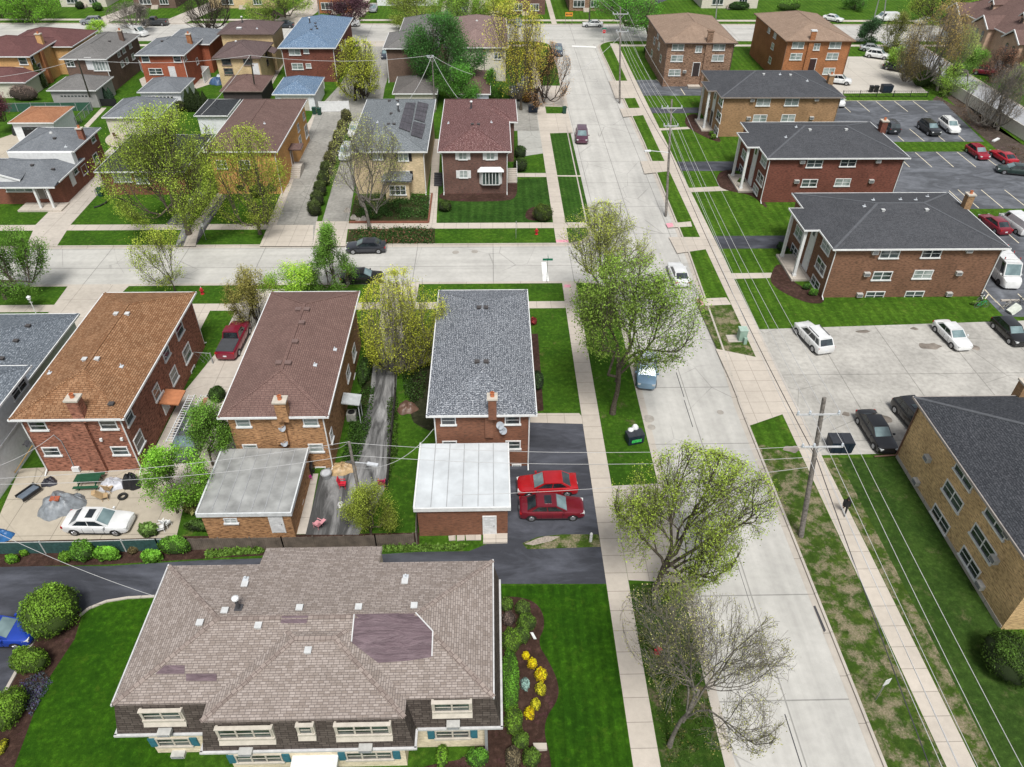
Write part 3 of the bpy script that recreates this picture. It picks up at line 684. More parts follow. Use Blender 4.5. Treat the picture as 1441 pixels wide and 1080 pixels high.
# B ---- grey flecked roof
B=House('brick_house','two storey brown brick house under a blue-grey flecked hip roof, beside the side driveway','house',(-5.1,3.15,42.1,59.85),5.9,BR_B,SH_B,.33,spouts='SE SW').finish()
for x,y in [(1257,657),(1295,657),(1245,962),(1297,962)]: B.vent(x,y,'dark',360,270,4)
B.chimney(693,581,.62,.62,1.5,BR_B); 
MB().box(-.75,-.12,42.35,42.58,3.3,5.8).build('chimney_breast',BR_B,B.root,uv=True)
for px,py in ((1084,208),(1092,347)): B.win('S',px,py,1.0,.8,1,PANE,ox=360,oy=540,sc_=4)
for px,py in ((1445,205),(1448,345)): B.win('S',px,py,1.05,.8,1,PANE,ox=360,oy=540,sc_=4)
B.win('S',727,656,.6,.3,1,PANEB)
dish(B.root,ony(706,598,B.y0)); dish(B.root,ony(710,605,B.y0))
# garage attached to B
WM=plain((.50,.53,.55),.5,var=.16,vs=.8)
def flatgarage(name,label,r,z,wall,roofm,trim,seams,parapet=True,slope=0):
    x0,x1,y0,y1=r
    t=thing(name,label,'garage',((x0+x1)/2,(y0+y1)/2,0))
    MB().box(x0+.12,x1-.12,y0+.12,y1-.1,-.15,z-.15).build('wall',wall,t,uv=True)
    m=MB(); m.box(x0,x1,y0,y1,z-.15,z)
    rf=m.build('roof',roofm,t)
    s_=MB()
    for i in range(1,seams):
        x=x0+(x1-x0)*i/seams; s_.box(x-.025,x+.025,y0+.12,y1-.1,z,z+.035)
    s_.build('roof_seam',plain(sc((.30,.31,.32),1),.6),rf)
    e=MB(); e.box(x0-.1,x1+.1,y0-.1,y0,z-.28,z+.07); e.box(x0-.12,x0,y0,y1,z-.28,z+.12); e.box(x1,x1+.1,y0,y1,z-.28,z+.07)
    e.build('fascia',trim,t)
    return t
def door(parent,p,n,w=.9,h=1.95,mat=WHITED,name='door'):
    t=Vector((0,0,1)).cross(n); z=Vector((0,0,1)); m=MB(); p=Vector(p)
    m.obox(p+n*.02,t*w/2,n*.03,z*h/2)
    for a in (-.25,.25):
        for b in (-.22,.2): m.obox(p+n*.055+t*a*w*.9+z*b*h,t*w*.17,n*.006,z*h*.16)
    d=m.build(name,mat,parent)
    f=MB(); f.obox(p+t*(w/2+.04)+n*.03,t*.04,n*.05,z*(h/2)); f.obox(p-t*(w/2+.04)+n*.03,t*.04,n*.05,z*(h/2)); f.obox(p+z*(h/2+.04)+n*.03,t*(w/2+.08),n*.05,z*.04)
    f.build('door_frame',WHITE,d)
    MB().tube(p+t*w*.38+n*.05,p+t*w*.38+n*.12,.035,.035,8).build('handle',STEEL,d)
    return d
def garage_door(parent,p,n,w,h,mat=WHITE,lights=True):
    t=Vector((0,0,1)).cross(n); z=Vector((0,0,1)); m=MB(); p=Vector(p)
    m.obox(p+n*.01,t*w/2,n*.03,z*h/2)
    for i in range(4): m.obox(p+n*.045+z*(-h/2+h*(i+.5)/4),t*(w/2-.06),n*.008,z*(h/8-.03))
    d=m.build('garage_door',mat,parent)
    if lights:
        g=MB(); k=max(3,int(w/.55))
        for i in range(k): g.obox(p+n*.06+t*(-w/2+w*(i+.5)/k)+z*(h*.375),t*(w/k*.33),n*.006,z*.12)
        g.build('garage_door_glass',PANE,d)
BG=flatgarage('garage','flat garage with white membrane roof and narrow dark seams joined to the grey-roofed brick house',(-5.7,.98,35.35,41.95),3.15,BR_B,WM,WHITE,6)
door(BG,ony(689,738,35.47)+Vector((0,0,-.1)),WN['S'],.85,1.9)
# C
Ch=House('brick_house','two storey mottled tan brick house under a mauve-brown hip roof, between two driveways','house',(-20.72,-12.55,42.15,59.77),5.9,BR_C,SH_C,.33,spouts='SE').finish()
for x,y in [(240,668),(288,668),(260,743),(222,850),(130,970),(183,970)]: Ch.vent(x,y,'brown',360,270,4)
for x,y in [(445,888),(333,975)]: Ch.vent(x,y,'pipe',360,270,4)
Ch.chimney(399,584,.85,.7,1.4,BR_C)
MB().box(-16.9,-16.0,42.3,42.62,2.9,5.8).build('chimney_breast',BR_C,Ch.root,uv=True)
for px,py,w,h in ((1370,222,.95,.7),(1410,362,1.0,.65)): Ch.win('S',px,py,w,h,1,PANEB,ox=0,oy=540,sc_=4)
for px,py,w,h in ((310,216,1.0,.7),(340,362,1.0,.75),(366,480,.7,.35)): Ch.win('S',px,py,w,h,1,PANEB,ox=360,oy=540,sc_=4)
for px,py,w,h in ((551,905,1.4,1.1),(518,1025,1.3,1.0),(557,1055,.8,.6)): Ch.win('E',px,py,w,h,1,PANE,ox=360,oy=270,sc_=4)
Ch.win('E',466,613,.7,1.0,1,PANE)
dish(Ch.root,ony(401,601,Ch.y0)); dish(Ch.root,ony(404,622,Ch.y0))
m=MB(); m.obox((-12.1,48.3,2.4),Vector((.75,0,-.12)),Vector((0,.7,0)),Vector((0,0,.05))); m.beam((-11.5,47.8,2.3),(-11.5,47.8,0),.06,.06); m.beam((-11.5,48.8,2.3),(-11.5,48.8,0),.06,.06); m.build('door_awning',plain((.4,.42,.43),.5),Ch.root)
CG=flatgarage('garage','flat garage with worn grey felt roof in long strips joined to the mauve-roofed brick house',(-21.0,-14.5,35.4,41.95),2.85,BR_C,plain((.27,.275,.27),.9,var=.4,vs=.7),plain((.55,.57,.58),.5),7)
door(CG,ony(390,737,35.52),WN['S'],.85,1.9)
window(CG,ony(325,733,35.52),WN['S'],.8,.45,2,PANEB,WHITED)
# D
D=House('brick_house','two storey rustic red brick house under an orange-brown hip roof','house',(-36.15,-27.75,42.15,59.85),5.9,BR_D,SH_D,.345,spouts='SE NE SW')
D.finish()
for x,y in [(655,692),(718,692),(478,948),(548,946)]: D.vent(x,y,'box',0,270,4)
D.vent(683,983,'pipe',0,270,4); D.vent(283,1020,'pipe',0,270,4); D.vent(628,120,'dark',0,540,4)
D.chimney(113,583,.85,.75,1.5,BR_D)
MB().box(-31.9,-30.9,42.32,42.62,0,5.8).build('chimney_breast',BR_D,D.root,uv=True)
for px,py in ((215,238),(612,232),(292,382),(678,378)): D.win('S',px,py,1.15,.8,1,PANE,ox=0,oy=540,sc_=4)
for px,py,w,h in ((880,50,1.1,1.1),(723,185,1.1,1.1),(782,325,1.3,1.3)): D.win('E',px,py,w,h,1,PANE,ox=0,oy=540,sc_=4)
for px,py,w,h in ((1008,775,1.5,1.2),(932,905,1.2,1.1),(1052,910,1.6,1.3),(978,1035,1.3,1.2),(1090,1015,.9,.8)): D.win('E',px,py,w,h,1,PANE,ox=0,oy=270,sc_=4)
c=onx(230,556,D.x1); m=MB(); m.obox(c+Vector((.8,-.3,-.0)),Vector((.85,0,-.1)),Vector((0,.95,0)),Vector((0,0,.06))); D_=m.build('door_awning',plain((.42,.17,.08),.6),D.root)
door(D.root,Vector((D.x1,c.y-.3,1.6)),WN['E'],.9,1.9)
for q in ((572,312),(688,308)):
    p=ony(q[0]/4,540+q[1]/4,D.y0); MB().obox(p+Vector((0,-.1,0)),Vector((.09,0,0)),Vector((0,.08,0)),Vector((0,0,.12))).build('wall_lamp',WHITE,D.root)
dish(D.root,ony(46,622,D.y0)+Vector((0,-.1,0)),mat=DGREY)
m=MB(); pts=[ony(x/4,540+y/4,D.y0-.05) for x,y in ((305,292),(345,325),(400,430),(420,480))]; m.path(pts,.03,5); m.build('service_pipe',GREY,D.root)
m=MB(); m.box(0,0,0,0,0,0); 
p=ony(108,659,D.y0); MB().obox(p+Vector((0,-.12,0)),Vector((.28,0,0)),Vector((0,.12,0)),Vector((0,0,.22))).build('meter_box',WHITED,D.root)
# E : white sided house on the left edge
E1=House('sided_house','white sided house with slate-blue roof cut by the left edge, beside the orange-roofed house','house',(-52.5,-39.6,46.0,60.3),3.3,WHITESIDE,SH_E,.3)
c=G(43,515,6.0)
E1.wing((-53.,c.x,38.0,c.y),6.0,.3); E1.finish()
for x,y in [(40,460),(23,481),(3,506)]: 
    p=onroof(x,y,E1.rz,4); roofbit(E1.roof,p,'dark')
ex=c.x-.45
window(E1.root,onx(26,547,ex),WN['E'],2.0,.9,2,PANE,WHITE)
MB().box(ex,ex+.05,38.3,c.y-.5,2.9,3.1).build('belt_trim',WHITE,E1.root)
# F1 brick ranch, split level
F1=House('split_level_house','split level russet brick house with white porch columns and blue-grey roofs at the left','house',(-63.5,-54.9,96.4,104.95),5.0,BR_F1,SH_GB,.33,spouts='')
F1.wing((-66.5,-54.95,90.8,98.2),3.3,.36); F1.finish()
F1.chimney(838,183,.7,.6,1.35,BR_F1,0,170,7.2); F1.vent(517,128,'round',0,170,7.2); F1.vent(555,185,'dark',0,170,7.2); F1.vent(668,265,'pipe',0,170,7.2)
rz2=roofz((-66.5,-54.95,90.8,98.2),3.3,.36); F1.vent(328,458,'dark',0,170,7.2,rz2); F1.vent(540,500,'dark',0,170,7.2,rz2)
yf=91.25
MB().box(-63.35,-55.1,95.95,96.9,3.0,4.95).build('white_siding',WHITE,F1.root)
F1.win('S',190,668,3.4,1.3,3,PANEB,ox=0,oy=170,sc_=7.2,val=yf,rail=False)
door(F1.root,ony(58,270,yf),WN['S'],.9,1.9,plain((.2,.18,.16),.6))
xs=-55.4
F1.win('E',762,505,1.0,.8,1,PANE,ox=0,oy=170,sc_=7.2,val=xs); F1.win('E',850,495,1.3,1.1,1,PANEB,ox=0,oy=170,sc_=7.2,val=xs)
door(F1.root,onx(101,250,xs)+Vector((0,0,-.1)),WN['E'],.9,1.9,WHITE)
F1.win('E',940,182,1.0,.9,1,PANE,ox=0,oy=170,sc_=7.2); F1.win('E',970,385,1.2,1.3,1,PANE,ox=0,oy=170,sc_=7.2)
for px,py in ((350,720),(478,710)):
    p=ony(px/7.2,170+py/7.2,89.6); MB().box(p.x-.13,p.x+.13,89.5,89.75,0,3.15).build('porch_column',WHITE,F1.root)
m=MB(); m.poly([(-62.3,89.3,3.15),(-55.0,89.3,3.15),(-55.0,90.9,3.42),(-62.3,90.9,3.42)]); m.poly([(-62.3,89.3,3.1),(-62.3,90.9,3.1),(-55,90.9,3.1),(-55,89.3,3.1)]); m.build('porch_roof',SH_GB,F1.root,uv=True)
m=MB(); m.box(-62.4,-54.9,89.22,89.3,3.02,3.2); m.beam((-66,90.5,3.4),(-62.6,90.5,4.5),.12,.2); m.beam((-62.6,90.5,4.5),(-59.6,90.5,3.5),.12,.2); m.poly([(-66,90.55,3.3),(-59.7,90.55,3.3),(-62.6,90.55,4.45)]); m.build('porch_gable',WHITE,F1.root)
m=MB(); m.poly([(-66,90.45,3.4),(-62.6,90.45,4.55),(-62.6,95.0,4.7),(-66,95,3.5)]); m.poly([(-62.6,90.45,4.55),(-59.6,90.45,3.5),(-59.6,95,4.4),(-62.6,95,4.7)]); m.build('gable_roof',SH_GB,F1.root,uv=True)
MB().box(-60.5,-55.0,88.9,91.2,-.1,.22).build('porch_floor',WALK,F1.root)
# F2 behind the big tree
a=G(133,243,3.3); b=G(300,243,3.3)
F2=House('brick_house','low brick house with dark roof half hidden behind the big spreading tree','house',(a.x,a.x+11.5,a.y,a.y+13),3.4,BR_F1,SH_K,.36).finish()
F2.win('S',172,250,2.2,1.2,3,PANEB); F2.win('S',200,252,1.6,1.2,2,PANEB)
# F3
F3=House('brick_house','two storey amber brick house with brown roof and stepped side entrance','house',(-37.0,-27.6,93.6,113.8),6.0,BR_F3,SH_F3,.33,spouts='SE').finish()
for x,y in ((48,697),): F3.vent(x,y,'pipe',360,0,4)
for px,py,w,h in ((250,800,1.3,1.6),(283,740,1.6,1.7),(238,720,.9,1.0),(268,655,1.0,.9)): F3.win('E',px,py,w,h,1,PANE,ox=360,oy=0,sc_=4)
F3.win('S',345,232,1.2,1.1,2,PANE); F3.win('S',312,232,1.2,1.1,2,PANE)
p=onx(411,225,F3.x1); door(F3.root,Vector((F3.x1,p.y,2.0)),WN['E'],.9,1.9,plain((.25,.15,.1),.6))
m=MB(); hip(m,None,(F3.x1-.1,F3.x1+1.7,p.y-1.2,p.y+1.2),3.6,.35); m.build('porch_canopy',SH_F3,F3.root,uv=True)
m=MB()
for i in range(6): m.box(F3.x1,F3.x1+1.3,p.y-.9-.28*(i+1),p.y-.9-.28*i,0,1.0-.16*i)
m.box(F3.x1,F3.x1+1.3,p.y-.9,p.y+.9,0,1.05); m.build('entrance_steps',KERB,F3.root)
# F4 cream house with solar panels
F4=House('brick_house','two storey cream brick house with grey roof carrying solar panels','house',(-18.6,-8.4,93.4,113.8),6.0,BR_F4,SH_F4,.33,spouts='SE').finish()
for x,y in [(752,572),(798,572),(762,644),(748,703),(778,703)]: F4.vent(x,y,'dark',360,0,4)
F4.vent(803,627,'stack',360,0,4); F4.vent(686,690,'pipe',360,0,4)
panel=plain((.075,.065,.075),.25,.3,var=.5,vs=.8)
for q in ([(845,585),(900,585),(868,748),(806,725)],[(912,578),(972,592),(950,694),(892,676)],[(888,690),(955,706),(935,785),(872,765)]):
    pts=[onroof(360+x/4,y/4,F4.rz)+Vector((0,0,.16)) for x,y in q]
    m=MB(); m.poly(pts[::-1] if (pts[1]-pts[0]).cross(pts[2]-pts[0]).z<0 else pts,0)
    low=[v-Vector((0,0,.12)) for v in pts]
    for i in range(4): m.poly([pts[i],pts[(i+1)%4],low[(i+1)%4],low[i]],1)
    for i in range(1,3):
        a_=pts[0].lerp(pts[1],i/3);b_=pts[3].lerp(pts[2],i/3); m.beam(a_+Vector((0,0,.01)),b_+Vector((0,0,.01)),.04,.03,1)
    for i in range(1,4):
        a_=pts[0].lerp(pts[3],i/4);b_=pts[1].lerp(pts[2],i/4); m.beam(a_+Vector((0,0,.01)),b_+Vector((0,0,.01)),.04,.03,1)
    m.build('solar_panel',[panel,DGREY],F4.roof)
for px,py,w,h in ((830,885,1.2,1.0),(685,878,1.2,.9),(838,988,1.2,1.1)): F4.win('S',px,py,w,h,2,PANEB,ox=360,oy=0,sc_=4,shut=BLACK)
m=MB(); m.box(-14.0,-10.9,91.9,93.9,0,2.7); m.build('entrance_bay',BR_F4,F4.root,uv=True); m=MB(); hip(m,None,(-14.4,-10.5,91.5,95),2.8,.35); m.build('bay_roof',SH_F4,F4.root,uv=True)
window(F4.root,Vector((-12.4,91.9,1.4)),WN['S'],2.0,1.2,3,PANE,WHITE)
# F5 plum house
F5=House('brick_house','two storey plum brick house with white shutters, bay window and maroon flecked roof','house',(-7.0,2.45,93.4,113.75),6.0,BR_F5,SH_F5,.33,spouts='SE SW')
F5.wing((-3,3.6,104.2,113.7),5.985,.33); F5.finish()
F5.vent(1213,610,'stack',360,0,4)
for x,y in [(1219,704),(1253,704),(1140,560)]: F5.vent(x,y,'dark',360,0,4)
for x,y in [(1085,695),(1325,690)]: F5.vent(x,y,'pipe',360,0,4)
for px,py,w,h in ((252,491,.95,.85),(442,491,.95,.85),(257,616,.95,.95)): F5.win('S',px,py,w,h,2,PANEB,ox=600,oy=120,sc_=4.91,shut=WHITE)
p=ony(690.5,249,F5.y0); m=MB(); m.prism([(p.x-1.5,F5.y0),(p.x-1.1,F5.y0-.55),(p.x+1.1,F5.y0-.55),(p.x+1.5,F5.y0)],p.z-.95,p.z+.95); m.build('bay_window',WHITE,F5.root)
for i in range(5):
    x=p.x-.88+i*.44; MB().box(x-.17,x+.17,F5.y0-.58,F5.y0-.555,p.z-.8,p.z+.8).build('pane',PANE,F5.root)
m=MB(); m.poly([(p.x-1.75,F5.y0-.75,p.z+.95),(p.x+1.75,F5.y0-.75,p.z+.95),(p.x+1.3,F5.y0,p.z+1.35),(p.x-1.3,F5.y0,p.z+1.35)]); m.poly([(p.x-1.75,F5.y0-.75,p.z+.95),(p.x-1.3,F5.y0,p.z+1.35),(p.x-1.75,F5.y0,p.z+.95)]);m.poly([(p.x+1.75,F5.y0-.75,p.z+.95),(p.x+1.75,F5.y0,p.z+.95),(p.x+1.3,F5.y0,p.z+1.35)])
m.poly([(p.x-1.75,F5.y0-.75,p.z+.93),(p.x-1.75,F5.y0,p.z+.93),(p.x+1.75,F5.y0,p.z+.93),(p.x+1.75,F5.y0-.75,p.z+.93)]); m.build('bay_awning',WHITE,F5.root)
m=MB()
for i in range(7): m.box(2.1,3.4,97.2+.3*i,97.5+.3*i,0,.2+.18*i)
m.build('side_steps',KERB,F5.root); m=MB(); m.beam((3.4,97.3,1.1),(3.4,99.3,2.3),.05,.05); m.beam((3.4,97.3,.1),(3.4,97.3,1.1),.05,.05); m.build('handrail',WHITE,F5.root)
m=MB()
for i in range(6): m.box(-8.0,-6.9,96.2+.35*i,96.55+.35*i,0,.2+.18*i)
m.build('side_steps',DGREY,F5.root)
# G row facing the far street
GRP=None
G1=House('brick_house','yellow brick house with maroon roof and tall chimney at the upper left','house',(-92,-79.9,137.5,149.5),5.6,BR_G1,SH_M,.33)
G1.wing((-90,-76.5,146,157.5),5.0,.33); G1.finish(); G1.chimney(418,440,.9,.7,1.5,BR_G1,0,0,7.2)
G1.win('S',222,590,1.3,1.1,1,PANE,ox=0,oy=0,sc_=7.2); G1.win('S',40,715,1.5,1.1,2,PANE,ox=0,oy=0,sc_=7.2); G1.win('S',205,715,1.4,1.0,2,PANE,ox=0,oy=0,sc_=7.2)
G1.win('E',400,685,1.0,1.2,1,PANE,ox=0,oy=0,sc_=7.2); G1.win('E',315,570,1.0,1.1,1,PANE,ox=0,oy=0,sc_=7.2)
MB().box(-80.35,-79.75,141.2,142.1,0,5.4).build('chimney_breast',BR_2,G1.root,uv=True)
G2=House('brick_house','umber brick house with wide mid-grey roof and white trim','house',(-74.1,-66.2,136.0,152.1),5.6,BR_G2,SH_G,.36,spouts='SE').finish()
G2.chimney(1240,410,.7,.6,1.6,BR_G2,0,0,7.2); G2.vent(1110,425,'dark',0,0,7.2)
G2.win('S',1010,632,2.6,1.7,5,PANEB,ox=0,oy=0,sc_=7.2,rail=False); G2.win('S',700,605,1.2,1.0,2,PANE,ox=0,oy=0,sc_=7.2); door(G2.root,ony(126,90,G2.y0),WN['S'],1.0,2.0)
for px,py in ((1198,535),(1245,492),(1312,443),(1238,650),(1285,617),(1348,575)): G2.win('E',px,py,1.1,.9,1,PANEB,ox=0,oy=0,sc_=7.2)
m=MB(); m.box(-72.5,-70.2,131.3,135.5,0,2.2,1); hip(m,None,(-73,-69.7,130.8,136),2.3,.35); m.build('porch_shed',[SH_GB,WHITESIDE],G2.root,uv=True)
G3=House('brick_house','vermilion brick house with pale slate roof and brick chimney','house',(-61.9,-53.4,137.7,148.5),5.8,BR_G3,SH_GB,.33,spouts='SE')
G3.wing((-60.5,-51.9,147.0,157.5),5.2,.33); G3.finish()
G3.chimney(575,400,.75,.65,1.5,BR_2,180,0,6.545); G3.vent(315,385,'dark',180,0,6.545)
for px,py,w in ((158,530,1.2),(452,535,1.2)): G3.win('S',px,py,w,.95,1,PANE,ox=180,oy=0,sc_=6.545)
G3.win('S',257,660,2.2,.95,2,PANE,ox=180,oy=0,sc_=6.545); door(G3.root,ony(180+413/6.545,670/6.545,G3.y0),WN['S'],1.,1.9,WHITED)
G3.win('E',525,525,.9,.9,1,PANE,ox=180,oy=0,sc_=6.545); G3.win('E',637,565,.9,1.0,1,PANE,ox=180,oy=0,sc_=6.545)
G4=House('brick_house','buff brick house with two violet-brown roofs, the rear one higher, and a skylight','house',(-48.6,-40.3,137.5,147.5),5.4,BR_G4,SH_V,.36,trim=plain((.12,.09,.08),.6))
G4.wing((-50.5,-40.2,148.5,157.5),6.6,.3); G4.finish()
G4.vent(995,385,'round',180,0,6.545); G4.vent(1010,360,'dark',180,0,6.545)
rz4=roofz((-50.5,-40.2,148.5,157.5),6.6,.3)
G4.vent(1025,262,'skylight',180,0,6.545,rz4); G4.vent(1055,205,'stack',180,0,6.545,rz4); G4.vent(1190,265,'pipe',180,0,6.545,rz4)
for px,py in ((900,538),(1100,540),(928,660)): G4.win('S',px,py,1.5,1.0,1,PANE,ox=180,oy=0,sc_=6.545,trim=plain((.2,.15,.13),.6))
door(G4.root,ony(180+1180/6.545,655/6.545,G4.y0)+Vector((0,0,.3)),WN['S'],1.1,1.9,WHITE)
G4.win('E',1285,575,1.1,.9,1,PANE,ox=180,oy=0,sc_=6.545); G4.win('E',1265,470,1.1,.9,1,PANE,ox=180,oy=0,sc_=6.545)
MB().obox((-39.9,144.5,4.9),Vector((.7,0,-.3)),Vector((0,1.6,0)),Vector((0,0,.05))).build('window_awning',plain((.1,.07,.07),.7),G4.root)
G5=House('brick_house','red brick house with bright blue flecked roof','house',(-38.0,-27.8,141.5,163.5),6.0,BR_4,SH_BL,.33,spouts='SE SW').finish()
for x,y in [(335,135),(338,152),(312,170),(345,165)]: G5.vent(x,y,'dark',360,0,4)
G5.vent(305,130,'stack',360,0,4)
for px,py in ((218,290),(235,375)): G5.win('S',px,py,1.9,1.0,2,PANEB,ox=360,oy=0,sc_=4)
G5.win('S',283,285,.8,.7,1,PANEB,ox=360,oy=0,sc_=4); G5.win('S',297,372,.8,.7,1,PANEB,ox=360,oy=0,sc_=4)
G5.win('E',480,265,1.0,1.0,1,PANEW,ox=360,oy=0,sc_=4); G5.win('E',503,240,1.0,1.0,1,PANEW,ox=360,oy=0,sc_=4)
H1=House('brick_house','dark umber brick house with pale grey roof, partly behind the dense green tree','house',(-19.3,-9.5,141.2,152),6.0,BR_G2,SH_G,.36,spouts='SW')
H1.wing((-17.4,-7.6,148,163.6),6.0,.36); H1.finish()
H1.win('S',1010-420+0,556/6-2,1.1,.8,1,PANEB)
H2=House('stucco_house','white stucco house with brown flecked roof behind the yellow flowering tree','house',(-8.5,3.1,141.9,163.7),6.0,CREAMW,shingle('brown_pink_shingles',(.22,.15,.14),(.28,.2,.18),(.15,.1,.1),fleck=(.36,.28,.26)),.33).finish()
H2.vent(705,30,'dark'); H2.vent(671,30,'round')
MB().box(-1.3,-1.2,142.2,142.35,0,5.9).build('downspout',DGREY,H2.root)
for (x,z) in ((-6.3,4.4),(-6.3,1.8),(1.2,4.4)): window(H2.root,Vector((x,142.35,z)),WN['S'],1.2,1.0,2,PANE,WHITE)
# detached garages in the alley yards
def garage(label,r,he,wall,roof,pitch=.33,gable=None,gd=None,trim=WHITE,ov=.3,cat='garage'):
    h=House('garage',label,cat,r,he,wall,roof,pitch,ov,trim=trim,gable=gable).finish()
    if gd:
        side,w,m=gd; x=(r[0]+r[1])/2; y=(r[2]+r[3])/2
        p={'S':(x,h.y0,1.1),'E':(h.x1,y,1.1),'W':(h.x0,y,1.1),'N':(x,h.y1,1.1)}[side]
        garage_door(h.root,p,WN[side],w,2.1,m)
    return h
def rr(fl,fr,bl,he):
    a,b,c=G(*fl,he),G(*fr,he),G(*bl,he); return (a.x,b.x,(a.y+b.y)/2,c.y)
SIDG=plain((.3,.3,.29),.7,var=.1)
garage('small tan garage with maroon roof at the far left edge',rr((-45,105),(17,128),(-40,98),2.7),2.7,CREAMW,SH_M,.4)
gg=garage('grey fronted double garage with two-slope grey roof and white side wall',rr((65,128),(135,127),(92,108),2.9),2.9,SIDG,SH_G,.4,gd=('S',4.6,SIDG))
garage('white garage with terracotta roof and open front beside the split level house',rr((10,174),(76,172),(38,150),2.9),2.9,WHITESIDE,SH_O,.28,gd=('S',3.6,BLACK))
garage('pale garage with slate-grey hip roof beside the row of arborvitae',rr((193,130),(254,130),(212,110),2.8),2.8,WHITESIDE,SH_GB,.36,gd=('S',4.2,WHITE))
garage('low outbuilding with slate-grey hip roof behind the big spreading tree',rr((144,165),(222,166),(170,139),2.8),2.8,CREAMW,SH_GB,.4)
garage('white garage with black shingle roof next to the amber brick house',rr((273,163),(320,163),(292,140),3.0),3.0,WHITESIDE,SH_K,.3)
garage('dark walled garage with brown hip roof behind the buff brick house',rr((309,129),(369,128),(328,107),2.7),2.7,plain((.05,.04,.04),.8),SH_F3,.38,trim=plain((.2,.15,.13),.6))
g5=garage('white garage with bright blue flecked hip roof',rr((383,133),(443,133),(396,109),2.8),2.8,WHITESIDE,SH_BL,.38,gd=('S',4.4,CREAMF))
garage('cream garage with grey-brown hip roof beside the leafy green tree',rr((552,133),(615,131),(556,108),2.8),2.8,CREAMW,shingle('ash_shingles',(.14,.13,.125),(.17,.16,.15),(.09,.08,.08)),.36)
garage('pale garage with brown roof behind the plum brick house',rr((645,133),(690,132),(655,100),2.8),2.8,plain((.5,.56,.62),.6),SH_F3,.36)
# ---- A : mansard apartment block in the foreground
random.seed(21)
AR=(-19.85,-.2,19.85,28.6); AH=5.9; AP=.215; BRc=(-15.05,-4.75,18.86,27.0)
A=thing('apartment_block','long mansard apartment block with tan shingle roof, patched by a violet tarpaulin, at the bottom','apartment block',(-9.8,24,0))
rm=MB(); cm=MB(); hip(rm,cm,AR,AH,AP)
hip(rm,cm,BRc,AH+.0,AP,m=0)
rm.poly([(-14.4,28.6,AH),(-7.15,28.6,AH),(-7.15,30.1,AH-.32),(-14.4,30.1,AH-.32)]); rm.poly([(-14.4,30.1,AH-.5),(-7.15,30.1,AH-.5),(-7.15,28.5,AH-.2),(-14.4,28.5,AH-.2)])
ARoof=rm.build('roof',SH_A,A,uv=True); cm.build('ridge_cap',SH_A2,ARoof,uv=True)
w=MB(); w.box(-19.3,-.75,20.1,28.2,-.1,3.75); w.box(-14.7,-5.1,19.1,21,-.1,3.74); w.box(-14.3,-7.2,28.0,29.8,-.1,5.45); w.build('wall',BR_A,A,uv=True)
# mansard skirt
sk=MB(); z0,z1=3.55,5.86
def skirt(a,b,n,fl=.42,z0=z0,z1=z1):
    a=Vector(a);b=Vector(b);n=Vector(n)
    sk.poly([(a+n*fl)+Vector((0,0,z0)),(b+n*fl)+Vector((0,0,z0)),b+Vector((0,0,z1)),a+Vector((0,0,z1))])
F_=.42
def fr(x0,x1,y0,y1,sides):
    i=(x0,y0),(x1,y0),(x1,y1),(x0,y1); o=(x0-F_,y0-F_),(x1+F_,y0-F_),(x1+F_,y1+F_),(x0-F_,y1+F_)
    for k in sides:
        a,b=i[k],i[(k+1)%4]; c,d=o[k],o[(k+1)%4]
        sk.poly([(*c,z0),(*d,z0),(*b,z1),(*a,z1)])
fr(-19.8,-.25,19.9,28.55,(0,1,3)); 
fr(-15.0,-4.8,18.9,24,(0,1,3))
sk.poly([(-14.4,30.05,AH-.5),(-7.15,30.05,AH-.5),(-7.15,28.5,AH-.2),(-14.4,28.5,AH-.2)])
sk.box(-19.75,-.3,28.4,28.5,3.6,5.8)
sk.build('mansard_skirt',SH_AM,A,uv=True)
gm=MB()
def gut(x0,x1,y0,y1,z): gm.box(x0,x1,y0,y1,z-.09,z+.05)
gut(-20.35,-15.5,19.33,19.46,z0); gut(-4.3,.27,19.33,19.46,z0); gut(-15.55,-4.25,18.33,18.46,z0); gut(-20.35,-20.22,19.4,28.9,z0); gut(.15,.28,19.4,28.9,z0); gut(-4.4,-4.27,18.4,19.4,z0); gut(-15.55,-15.42,18.4,19.4,z0)
gut(-.23,-.15,19.8,28.7,AH-.03); gut(-19.95,-19.87,19.8,28.7,AH-.03)
gm.build('gutter',plain((.5,.5,.5),.5),A)
MB().box(-.73,-.57,19.7,19.9,0,3.5).build('corner_post',GREY,A)
rzA=lambda x,y: max(roofz(AR,AH,AP)(x,y), roofz(BRc,AH,AP)(x,y) if BRc[0]<x<BRc[1] and y<27 else 0)
for x,y,k in [(345,824,'box'),(317,861,'box'),(282,878,'box'),(364,882,'box'),(422,857,'box'),(505,856,'box'),(583,854,'box'),(570,820,'box'),(434,917,'box')]:
    roofbit(ARoof,onroof(x,y,rzA,6.5),k)
roofbit(ARoof,onroof(336,856,rzA,6.5),'stack'); roofbit(ARoof,onroof(346,815,rzA,6.5),'pipe'); roofbit(ARoof,onroof(571,812,rzA,6.5),'pipe')
